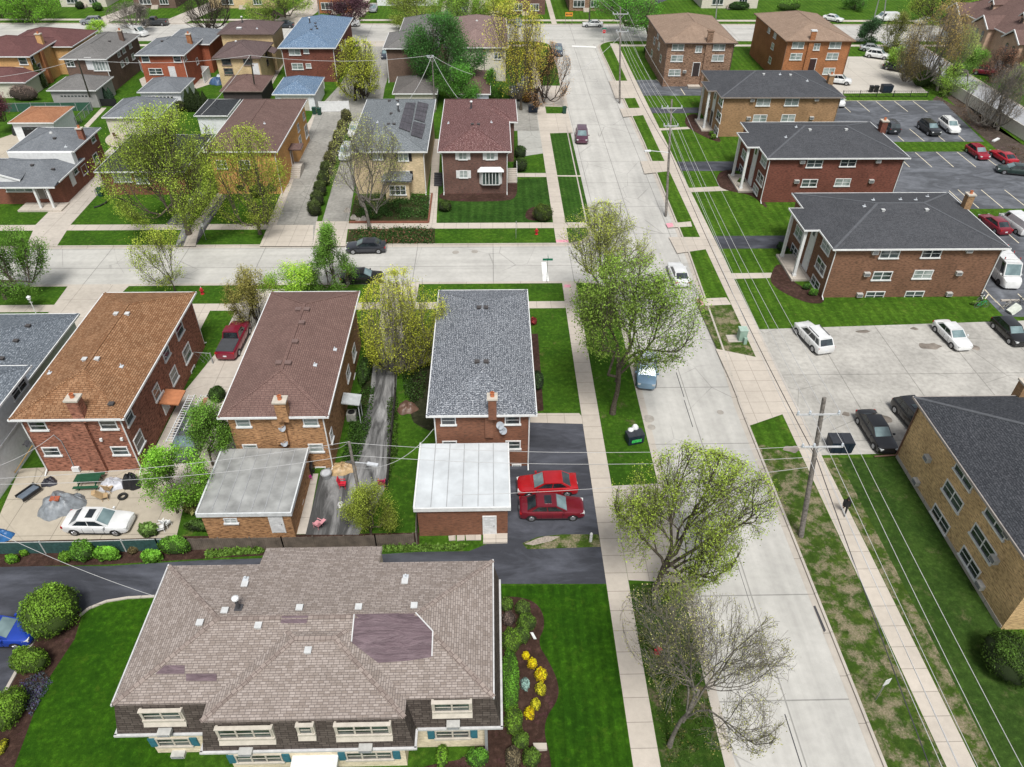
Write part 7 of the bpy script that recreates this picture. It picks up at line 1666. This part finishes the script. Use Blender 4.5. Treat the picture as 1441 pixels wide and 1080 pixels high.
# green transformer cabinet
b=G(1042,479); t=thing('transformer_cabinet','pale green utility cabinet on a concrete pad beside the big driveway apron','utility cabinet',b); gm_=plain((.25,.36,.30),.5)
MB().box(b.x-.3,b.x+.45,b.y-.3,b.y+.5,0,1.25).build('cabinet',gm_,t); MB().box(b.x-.34,b.x+.49,b.y-.34,b.y+.54,1.25,1.33).build('lid',plain((.32,.43,.37),.5),t); MB().box(b.x+.1,b.x+.4,b.y-.75,b.y-.45,0,.7).build('pedestal',gm_,t)
c=G(1033,477); MB().box(c.x-.7,c.x+.9,c.y-.6,c.y+.6,0,.06).build('pad',KERB,t)
# bins
def bin_(label,px,py,col=BLACK,s=1,group=None,rz=0):
    b=G(px,py,0); t=thing('wheelie_bin',label,'wheelie bin',b,group,rz,local=True); m=MB()
    lo=.25*s;hi=.31*s;h=1.0*s
    m.v=[(-lo,-lo,.05),(lo,-lo,.05),(lo,lo,.05),(-lo,lo,.05),(-hi,-hi,h),(hi,-hi,h),(hi,hi,h),(-hi,hi,h)]; m.f=[(0,3,2,1),(0,1,5,4),(1,2,6,5),(2,3,7,6),(3,0,4,7),(4,5,6,7)]; m.m=[0]*6
    m.build('body',col,t); m=MB(); m.obox((0,0,h+.04),Vector((hi*1.08,0,0)),Vector((0,hi*1.12,0)),Vector((0,0,.035))); m.tube((-hi*.8,hi*1.2,h-.03),(hi*.8,hi*1.2,h-.03),.025,.025,6); m.build('lid',col,t)
    for s_ in (-1,1): MB().tube((s_*lo,lo,.12),(s_*(lo+.07),lo,.12),.12,.12,12).build('wheel',RUBBER,t)
DKG=plain((.012,.05,.035),.5)
for lab,x,y,col in [('dark green wheelie bin on the grass strip beside the road',794,160,DKG),('first dark bin of the pair by the yard gate of the concrete drive',443,161,DKG),('second dark bin of the pair by the yard gate, with white mark',450,162,DKG),('leftmost black bin at the edge of the far concrete lot',1225,130,BLACK),('second black bin at the edge of the far concrete lot',1232,130,BLACK),
     ('black bin against the rustic brick wall near the van',218,650,BLACK),('grey-green bin with dark lid beside the dark-roofed brick house',143,276,DKG),('dark bin beside the mauve-roofed house garage',436,668,BLACK)]: bin_(lab,x,y,col,1.05)
def dumpster(label,px,py,w,d,h,rz=0,name='skip_container',extra=None):
    b=G(px,py,0); t=thing(name,label,'dumpster',b,None,rad(rz),local=True); bd=plain((.012,.02,.035),.5); m=MB(); a=w/2;c=d/2
    m.v=[(-a*.92,-c,.12),(a*.92,-c,.12),(a*.92,c*.9,.12),(-a*.92,c*.9,.12),(-a,-c,h),(a,-c,h),(a,c,h*1.06),(-a,c,h*1.06)]; m.f=[(0,3,2,1),(0,1,5,4),(1,2,6,5),(2,3,7,6),(3,0,4,7),(4,5,6,7)]; m.m=[0]*6
    for X in (-a*.6,0,a*.6): m.box(X-.04,X+.04,-c-.05,-c,.15,h)
    m.build('body',bd,t)
    l=MB(); 
    for s in (-1,1):
        l.obox((s*a*.5,0,h+.07),Vector((a*.48,0,0)),Vector((0,c,.03*0)),Vector((0,0,.025)))
        for i in range(9): l.obox((s*a*.5-a*.42+i*a*.105,0,h+.11),Vector((.025,0,0)),Vector((0,c*.96,0)),Vector((0,0,.02)))
    l.build('lid',plain((.045,.05,.06),.5),t)
    for s in (-1,1):
        for q in (-1,1): MB().tube((s*a*.75-.03,q*c*.7,.09),(s*a*.75+.03,q*c*.7,.09),.09,.09,10).build('wheel',RUBBER,t)
    if extra: extra(t,a,c,h)
dumpster('dark blue-black rubbish skip with ribbed lids at the edge of the concrete lot',1179,632,1.9,1.25,1.15,-2)
def ex_bag(t,a,c,h): 
    m=MB(); m.lathe((.2,c+.1,h-.1),[(.05,0),(.25,.1),(.3,.3),(.18,.5)],9); m.lathe((-.25,c*.9,h),[(.05,0),(.25,.05),(.25,.2),(.1,.3)],8); m.build('rubbish_bag',WHITE,t,smooth=60)
    MB().obox((0,-c-.06,h*.55),Vector((a*.6,0,0)),Vector((0,.005,0)),Vector((0,0,.16))).build('sticker',plain((.05,.45,.1),.5,var=.5,vs=6),t)
dumpster('black ribbed rubbish container with a green sticker on the kerbside grass',892,622,1.45,.85,.95,14,extra=ex_bag)
dumpster('big black rubbish container at the edge of the far concrete lot',1246,130,1.9,1.2,1.2,0)
dumpster('black rubbish container with white lettered front beside the bronze-leaved tree',750,158,1.6,1.0,1.0,0)
# bollard
b=G(831,762,0); t=thing('marker_post','short white marker post at the tip of the grass verge','post',b); MB().lathe(b,[(.11,0),(.11,.85),(.06,.92)],12).build('post',plain((.55,.56,.55),.5),t,smooth=40); MB().lathe(b+Vector((0,0,.7)),[(.115,0),(.115,.06)],12).build('band',GREY,t)
# person
def person():
    b=G(1186,722,0); t=thing('person','person in black jacket and trousers walking along the east pavement','person',b,rz=rad(-112),local=True)
    me=bpy.data.meshes.new('body'); J=[(0,0,.95),(0.02,0,1.15),(.05,0,1.36),(.07,0,1.5),(.10,0,1.63),  (0,.1,.9),(.2,.11,.5),(.34,.11,.09),(.48,.11,.06), (0,-.1,.9),(-.03,-.11,.5),(-.28,-.11,.13),(-.18,-.11,.06), (.05,.2,1.40),(-.08,.26,1.12),(.02,.26,.88),(.05,.26,.78), (.05,-.2,1.40),(.14,-.26,1.14),(.3,-.24,.98),(.38,-.22,.94)]
    E=[(0,1),(1,2),(2,3),(3,4),(0,5),(5,6),(6,7),(7,8),(0,9),(9,10),(10,11),(11,12),(2,13),(13,14),(14,15),(15,16),(2,17),(17,18),(18,19),(19,20)]
    R_=[.17,.16,.18,.07,.11,.11,.075,.05,.045,.11,.075,.05,.045,.085,.06,.04,.035,.085,.06,.04,.035]
    me.from_pydata(J,E,[]); o=bpy.data.objects.new('body',me); COL.objects.link(o)
    sk=o.modifiers.new('s','SKIN'); o.modifiers.new('u','SUBSURF').levels=2; o.modifiers['u'].render_levels=2
    for i,r in enumerate(R_): me.skin_vertices[0].data[i].radius=(r,r)
    me.skin_vertices[0].data[0].use_root=True
    bpy.context.view_layer.update(); dg=bpy.context.evaluated_depsgraph_get(); m2=bpy.data.meshes.new_from_object(o.evaluated_get(dg)); bpy.data.objects.remove(o)
    cloth=plain((.012,.012,.014),.9); skin=plain((.30,.17,.12),.6); shoe=plain((.4,.38,.35),.6); m2.materials.clear()
    for q in (cloth,skin,shoe): m2.materials.append(q)
    for p in m2.polygons:
        c=p.center; p.use_smooth=True; p.material_index=1 if (c.z>1.53 or (c.z<.84 and abs(c.y)>.2) or (c.x>.33 and c.z>.8)) else (2 if c.z<.1 else 0)
    o=bpy.data.objects.new('body',m2); COL.objects.link(o); o.parent=t
    h=MB(); h.lathe((.075,0,1.6),[(.02,-.1),(.115,-.06),(.125,.03),(.115,.1),(.06,.15),(.01,.16)],14); h.build('hair',plain((.01,.008,.007),.9),t,smooth=80)
    f=MB(); f.obox((.205,0,1.6),Vector((.02,0,0)),Vector((0,.018,0)),Vector((0,0,.025))); f.obox((.185,.04,1.635),Vector((.012,0,0)),Vector((0,.018,0)),Vector((0,0,.008))); f.obox((.185,-.04,1.635),Vector((.012,0,0)),Vector((0,.018,0)),Vector((0,0,.008))); f.build('face',plain((.22,.11,.08),.6),t)
    k=MB()
    for s,hx,hz in ((1,.06,.74),(-1,.42,.92)):
        for i in range(4): k.tube((hx+i*.016-.02,s*.26 if s>0 else -.22,hz),(hx+i*.016-.01,s*.265 if s>0 else -.215,hz-.075+.008*abs(i-1)),.009,.007,6)
        k.tube((hx+.03,s*.24,hz+.02),(hx+.055,s*.225,hz-.03),.01,.008,6)
    k.build('fingers',skin,t)
    j=MB(); j.lathe((0.02,0,.82),[(.2,0),(.2,.12),(.185,.3)],14,0,.85,1.05); j.build('jacket_hem',cloth,t,smooth=60)
person()
# bicycles
def bike(label,px,py,rz,col,kid=1):
    b=G(px,py,0); t=thing('bicycle',label,'bicycle',b,None,rad(rz),local=True); fm=plain(col,.4)
    for X in (-.52*kid,.52*kid):
        m=MB(); n=20; r=.33*kid
        for i in range(n):
            a,c=6.283*i/n,6.283*(i+1)/n; m.tube((X+r*math.cos(a),0,r+r*math.sin(a)),(X+r*math.cos(c),0,r+r*math.sin(c)),.025,.025,5)
        wv=m.build('wheel',plain((.1,.1,.1),.6),t); ORG[wv.name]=Vector(); s=MB()
        for i in range(8): a=6.283*i/8; s.tube((X,0,r),(X+r*math.cos(a),0,r+r*math.sin(a)),.006,.006,3)
        s.build('spokes',STEEL,wv)
    k=kid; m=MB(); A_=(-.52*k,0,.33*k);B_=(-.08*k,0,.3*k);C_=(-.2*k,0,.78*k);D_=(.34*k,0,.8*k);E_=(.52*k,0,.33*k)
    for p,q in ((A_,B_),(A_,C_),(B_,C_),(B_,D_),(C_,D_),(D_,E_)): m.tube(p,q,.022,.022,6)
    m.build('frame',fm,t); m=MB(); m.tube(D_,(.32*k,0,.98*k),.018,.018,6); m.tube((.32*k,-.27,.98*k),(.32*k,.27,.98*k),.016,.016,6); m.build('handlebar',DGREY,t)
    m=MB(); m.tube(C_,(-.22*k,0,.9*k),.014,.014,5); m.obox((-.24*k,0,.92*k),Vector((.13,0,0)),Vector((0,.07,0)),Vector((0,0,.03))); m.build('saddle',BLACK,t)
    m=MB(); m.tube((-.08*k,-.1,.18*k),(-.08*k,.1,.42*k),.012,.012,5); m.box(-.13*k,-.03*k,-.16,-.08,.16*k,.19*k); m.box(-.13*k,-.03*k,.08,.16,.41*k,.44*k); m.build('pedals',BLACK,t)
bike('green framed bicycle nearest the russet apartment wall',1380,433,5,(.02,.3,.15)); bike('dark bicycle leaning behind the green framed one',1378,424,35,(.05,.05,.05)); bike('pale bicycle to the right of the green framed one',1415,435,12,(.35,.33,.28)); bike('black bicycle at the right edge of the grass strip',1435,430,-8,(.03,.03,.03)); bike('small dark bicycle leaning on the felt-roofed flat garage',426,690,80,(.03,.03,.035),.8)
# parking stops
for x,y in ((1421,424),): 
    b=G(x,y); tag(MB().box(b.x-1,b.x+1,b.y-.1,b.y+.1,0.02,.17).build('wheel_stop',KERB),'concrete wheel stop in front of the tall cargo van','wheel stop')
# stone slabs in the beds
for lab,q,h in (('pale stone slab beside the lowest shrubs of the curved bed',[(750,1047),(769,1047),(770,1057),(753,1058)],.12),('concrete step outside the brick garage door',[(680,752),(714,752),(714,765),(680,766)],.18),('flat paving slab beside the garage step, nearest the step',[(655,753),(677,753),(677,761),(656,761)],.06),('flat paving slab in the middle of the row below the brick garage',[(643,754),(654,754),(654,761),(643,762)],.06),('flat rounded paving slab at the left of the row below the brick garage',[(631,755),(641,754),(641,761),(632,762)],.06),('white downspout splash stone in the curved bed',[(746,891),(750,891),(755,900),(751,900)],.08)):
    P=P2(q)[::-1]; tag(MB().prism(P,0,h).build('stone_slab',WALK if 'white' not in lab else WHITE),lab,'slab')
# ------------------------------------------------------------------ patio clutter
def picnic():
    b=G(128,682); t=thing('picnic_table','dark green picnic table against the rustic brick wall','picnic table',b,None,rad(2),local=True); g=plain((.012,.07,.035),.6)
    m=MB(); [m.box(-.95,.95,-.4+i*.165,-.26+i*.165,.74,.78) for i in range(5)]; m.build('tabletop',g,t)
    for s in (-1,1): MB().box(-.95,.95,s*.72-.13,s*.72+.13,.42,.46).build('bench',g,t)
    m=MB()
    for X in (-.65,.65):
        m.beam((X,-.3,.74),(X,-.62,0),.08,.05,up=(1,0,0)); m.beam((X,.3,.74),(X,.62,0),.08,.05,up=(1,0,0)); m.beam((X,-.75,.4),(X,.75,.4),.05,.08)
    m.build('leg',g,t)
picnic()
# tarpaulin heap
def heap(label,px,py,R,h,col,name='tarpaulin_heap',sx=1.2,seed=1,mat=None):
    b=G(px,py); t=thing(name,label,'covered heap',b,local=True); r=random.Random(seed); m=MB(); n=26; K=9; ph=[r.uniform(0,6) for _ in range(8)]
    for i in range(K+1):
        f=i/K
        for j in range(n):
            a=6.283*j/n; q=R*(f**.8)*(1+.12*math.sin(3*a+ph[0])+.07*math.sin(7*a+ph[1])); z=h*(1-f**2.2)*(1+.15*math.sin(5*a+ph[2]+f*4))+.10*math.sin(9*a+ph[3])*f*(1-f)*2+.03
            m.v.append((q*sx*math.cos(a),q*math.sin(a)*1.0,max(.02,z+r.uniform(-.03,.03)*(f<1))))
    for i in range(K):
        for j in range(n): k=(j+1)%n; m.f.append((i*n+j,(i+1)*n+j,(i+1)*n+k,i*n+k)); m.m.append(0)
    m.build('cover',mat or plain(col,.45,var=.35,vs=3),t,smooth=50); return t
heap('heap covered by a crumpled grey tarpaulin on the patio beside the white sedan',86,713,1.35,1.0,(.2,.22,.24),seed=4)
c=G(77,702,1.1); tag(MB().obox(c,Vector((.34,0,0)),Vector((0,.2,.03)),Vector((0,0,.05))).build('wooden_board',plain((.3,.08,.04),.6)),'reddish board lying on the grey tarpaulin heap','board')
heap('smaller grey tarpaulin fold beside the heap',108,705,.6,.5,(.2,.22,.24),seed=9)
heap('covered black barbecue against the rustic brick wall',187,683,.62,1.1,(.015,.015,.018),'covered_barbecue',1.2,5)
heap('blue covered heap in the buff brick house yard',306,118,1.1,1.0,(.05,.1,.2),seed=6); heap('white bundle beside the blue heap',310,112,.7,.8,(.5,.55,.6),'covered_bundle',seed=7)
heap('white and grey clutter under the rustic wall beside the picnic table',160,683,.75,.5,(.45,.46,.5),'clutter_heap',1.5,8); heap('dark garden clutter on the patio',70,680,.5,.4,(.03,.03,.04),'clutter_heap',seed=12); heap('brown cardboard heap behind the mauve-roofed house',482,661,.75,.5,(.4,.28,.15),'cardboard_heap',1.4,13)
heap('blue tarpaulin edge on the patio at the left edge',1,757,.7,.6,(.03,.13,.33),seed=14); heap('black covered barbecue before the open white garage',24,189,.7,1.1,(.02,.02,.02),'covered_barbecue',1,15)
heap('pile of twigs beside the grass strip',573,575,.9,.5,(.12,.07,.05),'twig_heap',1.,16)
def chair(label,px,py,rz,col,arm=True,recl=0):
    b=G(px,py); t=thing('garden_chair',label,'chair',b,None,rad(rz),local=True); c=plain(col,.5)
    MB().box(-.25,.25,-.25,.25,.4,.44).build('seat',c,t); MB().obox((-.28-recl*.1,0,.7),Vector((.03+recl*.1,0,.0)),Vector((0,.24,0)),Vector((-.07-recl*.15,0,.3))).build('backrest',c,t)
    for X in (-.22,.22):
        for Y in (-.22,.22): MB().beam((X,Y,0),(X*.9,Y*.9,.41),.035,.035,up=(1,0,0)).build('leg',c,t)
    if arm:
        for Y in (-.26,.26): MB().box(-.26,.2,Y-.03,Y+.03,.62,.65).build('armrest',c,t)
chair('white plastic garden chair at the back corner of the patio',236,741,70,(.7,.7,.7)); chair('second white plastic chair lying nearer the fence',228,748,200,(.66,.66,.66)); chair('tan folding chair beside the picnic table',155,692,80,(.42,.3,.17),False); chair('fallen tan folding chair near the white sedan roof',149,703,20,(.42,.3,.17),False,1)
chair('pink striped folding chair on the dirt yard behind the board fence',448,742,150,(.55,.25,.28),True,1); chair('red cushioned chair beside the broken driveway',483,686,0,(.5,.02,.04)); chair('small red chair against the dark fence',538,684,90,(.4,.02,.08)); chair('magenta toy seat beside the felt-roofed garage',434,676,40,(.5,.03,.25)); chair('dark bench seat in the split level yard',164,195,80,(.12,.07,.04))
b=G(173,700,.05); t=thing('tyre','worn tyre lying on the patio','tyre',b,local=True); m=MB(); n=24
for i in range(n):
    a,c=6.283*i/n,6.283*(i+1)/n; m.tube((.28*math.cos(a),.28*math.sin(a),.1),(.28*math.cos(c),.28*math.sin(c),.1),.1,.1,8)
m.build('rubber',RUBBER,t,smooth=60)
b=G(40,694,.3); t=thing('lounger','dark steel framed lounger tipped on the patio','lounger',b,None,rad(-30),local=True); MB().obox((0,0,.1),Vector((.4,0,.1)),Vector((0,.7,0)),Vector((0,0,.03))).build('cushion',plain((.12,.15,.19),.7),t); m=MB(); [m.beam((-.45*s,-.75,0.05),(-.45*s,.75,.05),.06,.25) for s in (-1,1)]; m.beam((-.45,.75,.1),(.45,.75,.1),.06,.3); m.build('frame',BLACK,t)
b=G(460,672,.0); t=thing('wash_tub','round grey tub with dark rim beside the garage path','tub',b); MB().lathe(b,[(.35,0),(.42,.5),(.45,.52)],20).build('tub',GREY,t,smooth=40); MB().lathe(b+Vector((0,0,.525)),[(.34,0),(.34,.01)],20).build('cover',plain((.45,.47,.5),.4),t)
b=G(422,712,.0); t=thing('cool_box','white and blue cool box beside the flat garage','cool box',b); MB().box(b.x-.35,b.x+.3,b.y-.25,b.y+.25,0,.35).build('box',plain((.06,.06,.14),.5),t); MB().box(b.x-.37,b.x+.32,b.y-.27,b.y+.27,.35,.43).build('lid',WHITE,t)
b=G(479,712,.05); tag(heap('crumpled white sack lying on the dirt yard',479,711,.33,.25,(.6,.6,.6),'sack',.6,20),None,'sack')
# ladders on the van rack
for lab,a,b_,w in (('long aluminium ladder lying over the van, left of the two',(238,622),(270,556),.5),('shorter aluminium ladder over the van, right of the two',(262,606),(287,556),.45)):
    p=G(*a,2.35);q=G(*b_,2.35); d=(q-p).normalized(); s=Vector((-d.y,d.x,0)); t=thing('ladder',lab,'ladder',p)
    for k in (-1,1): MB().beam(p+s*w/2*k,q+s*w/2*k,.05,.09).build('rail',WHITED,t)
    m=MB(); L=(q-p).length; n=int(L/.3)
    for i in range(n): c=p+d*(i+.5)*L/n; m.beam(c-s*w/2,c+s*w/2,.035,.035)
    m.build('rungs',WHITED,t)
p=G(272,600,2.5);q=G(290,560,2.5); tag(MB().beam(p,q,.35,.05).build('plank',plain((.3,.13,.09),.8)),'reddish plank lying over the van between the ladders','plank')
p=G(20,667,.1);q=ony(45,628,41.5); tag(MB().beam(p,q,.12,.05).build('plank',plain((.45,.27,.08),.8)),'yellow plank leaning by the rustic house corner','plank')
# air conditioner units on the ground
for lab,x,y in (('grey condenser unit on a pad beside the mauve-roofed house',496,590),('grey condenser with round fan beside the dark-roofed house hedge',141,274)):
    b=G(x,y); t=thing('condenser_unit',lab,'air conditioner',b); MB().box(b.x-.4,b.x+.4,b.y-.4,b.y+.4,.05,.8).build('casing',plain((.25,.25,.23),.6),t); MB().lathe(b+Vector((0,0,.8)),[(.3,0),(.3,.03)],18).build('fan',BLACK,t)
# downspout hose / stones
m=MB(); m.path([G(132,292,.12),G(140,290,.12),G(148,286,.15),G(153,280,.3)],.09,8); tag(m.build('drain_pipe',BLACK,smooth=40),'black corrugated drain pipe on the lawn beside the long drive','drain pipe')
b=G(1425,440,0); tag(MB().obox(b+Vector((0,0,.4)),Vector((.5,.2,.3)),Vector((-.1,.3,0)),Vector((-.15,0,.2))).build('plastic_crate',plain((.55,.58,.52),.5)),'pale plastic crate tipped by the bicycles at the right edge','crate')
b=G(1403,199,0); tag(MB().beam(b+Vector((-.9,-.4,.15)),b+Vector((.5,.6,.2)),.4,.2).build('plastic_sheet',WHITE),'white plastic bundle on the grass strip beside the lot','bundle')
# brick garden border and rock
p,q,r_=G(492,314),G(603,314),G(608,274); t=thing('garden_wall','low brick border around the raised front garden of the cream house','garden wall',p)
m=MB(); m.beam(p+Vector((0,0,.12)),q+Vector((0,0,.12)),.22,.24); m.build('front_course',BR_F1,t,uv=True); m=MB(); m.beam(q+Vector((0,0,.12)),r_+Vector((0,0,.12)),.22,.24); m.build('side_course',BR_F1,t,uv=True)
for i,(x,y) in enumerate(((498,308),(505,312),(512,310),(489,298))): 
    heap(['large pale rock at the corner of the raised garden','rounded rock beside the garden corner','smaller rock on the garden border','pale rock beside the drive of the cream house'][i],x,y,.4,.45,(.35,.32,.28),'rock',1.1,30+i)
# blue awning etc behind plum house
# ------------------------------------------------------------------ light, sky, camera
w=bpy.data.worlds.new('World'); SC.world=w; w.use_nodes=True; nt=w.node_tree; bg=nt.nodes['Background']
sk=nt.nodes.new('ShaderNodeTexSky'); sk.sky_type='NISHITA'; sk.sun_disc=False
EL,AZ=rad(60),rad(172)   # azimuth clockwise from north
sk.sun_elevation=EL; sk.sun_rotation=AZ; sk.air_density=1.; sk.dust_density=2.5; sk.ozone_density=1.
hs=nt.nodes.new('ShaderNodeHueSaturation'); hs.inputs['Saturation'].default_value=.3
nt.links.new(sk.outputs[0],hs.inputs['Color']); nt.links.new(hs.outputs[0],bg.inputs['Color']); bg.inputs['Strength'].default_value=.14
sl=bpy.data.lights.new('sun','SUN'); sl.energy=4.1; sl.angle=rad(17); sl.color=(1,.97,.92)
so=bpy.data.objects.new('sun',sl); COL.objects.link(so)
dv=Vector((math.sin(AZ)*math.cos(EL),math.cos(AZ)*math.cos(EL),math.sin(EL))); so.rotation_euler=dv.to_track_quat('Z','Y').to_euler()
cam=bpy.data.cameras.new('camera'); co=bpy.data.objects.new('camera',cam); COL.objects.link(co); SC.camera=co
from mathutils import Matrix
M_=Matrix((RT,UP,-FW)).transposed().to_4x4(); M_.translation=Vector((0,0,H)); co.matrix_world=M_
cam.sensor_width=36; cam.lens=36*F/1441; cam.clip_start=.5; cam.clip_end=4000
SC.view_settings.view_transform='Standard'; SC.view_settings.look='None'; SC.view_settings.exposure=0
SC.cycles.max_bounces=5; SC.cycles.diffuse_bounces=2; SC.cycles.glossy_bounces=2; SC.cycles.transmission_bounces=2; SC.cycles.transparent_max_bounces=4
SC.cycles.use_adaptive_sampling=True
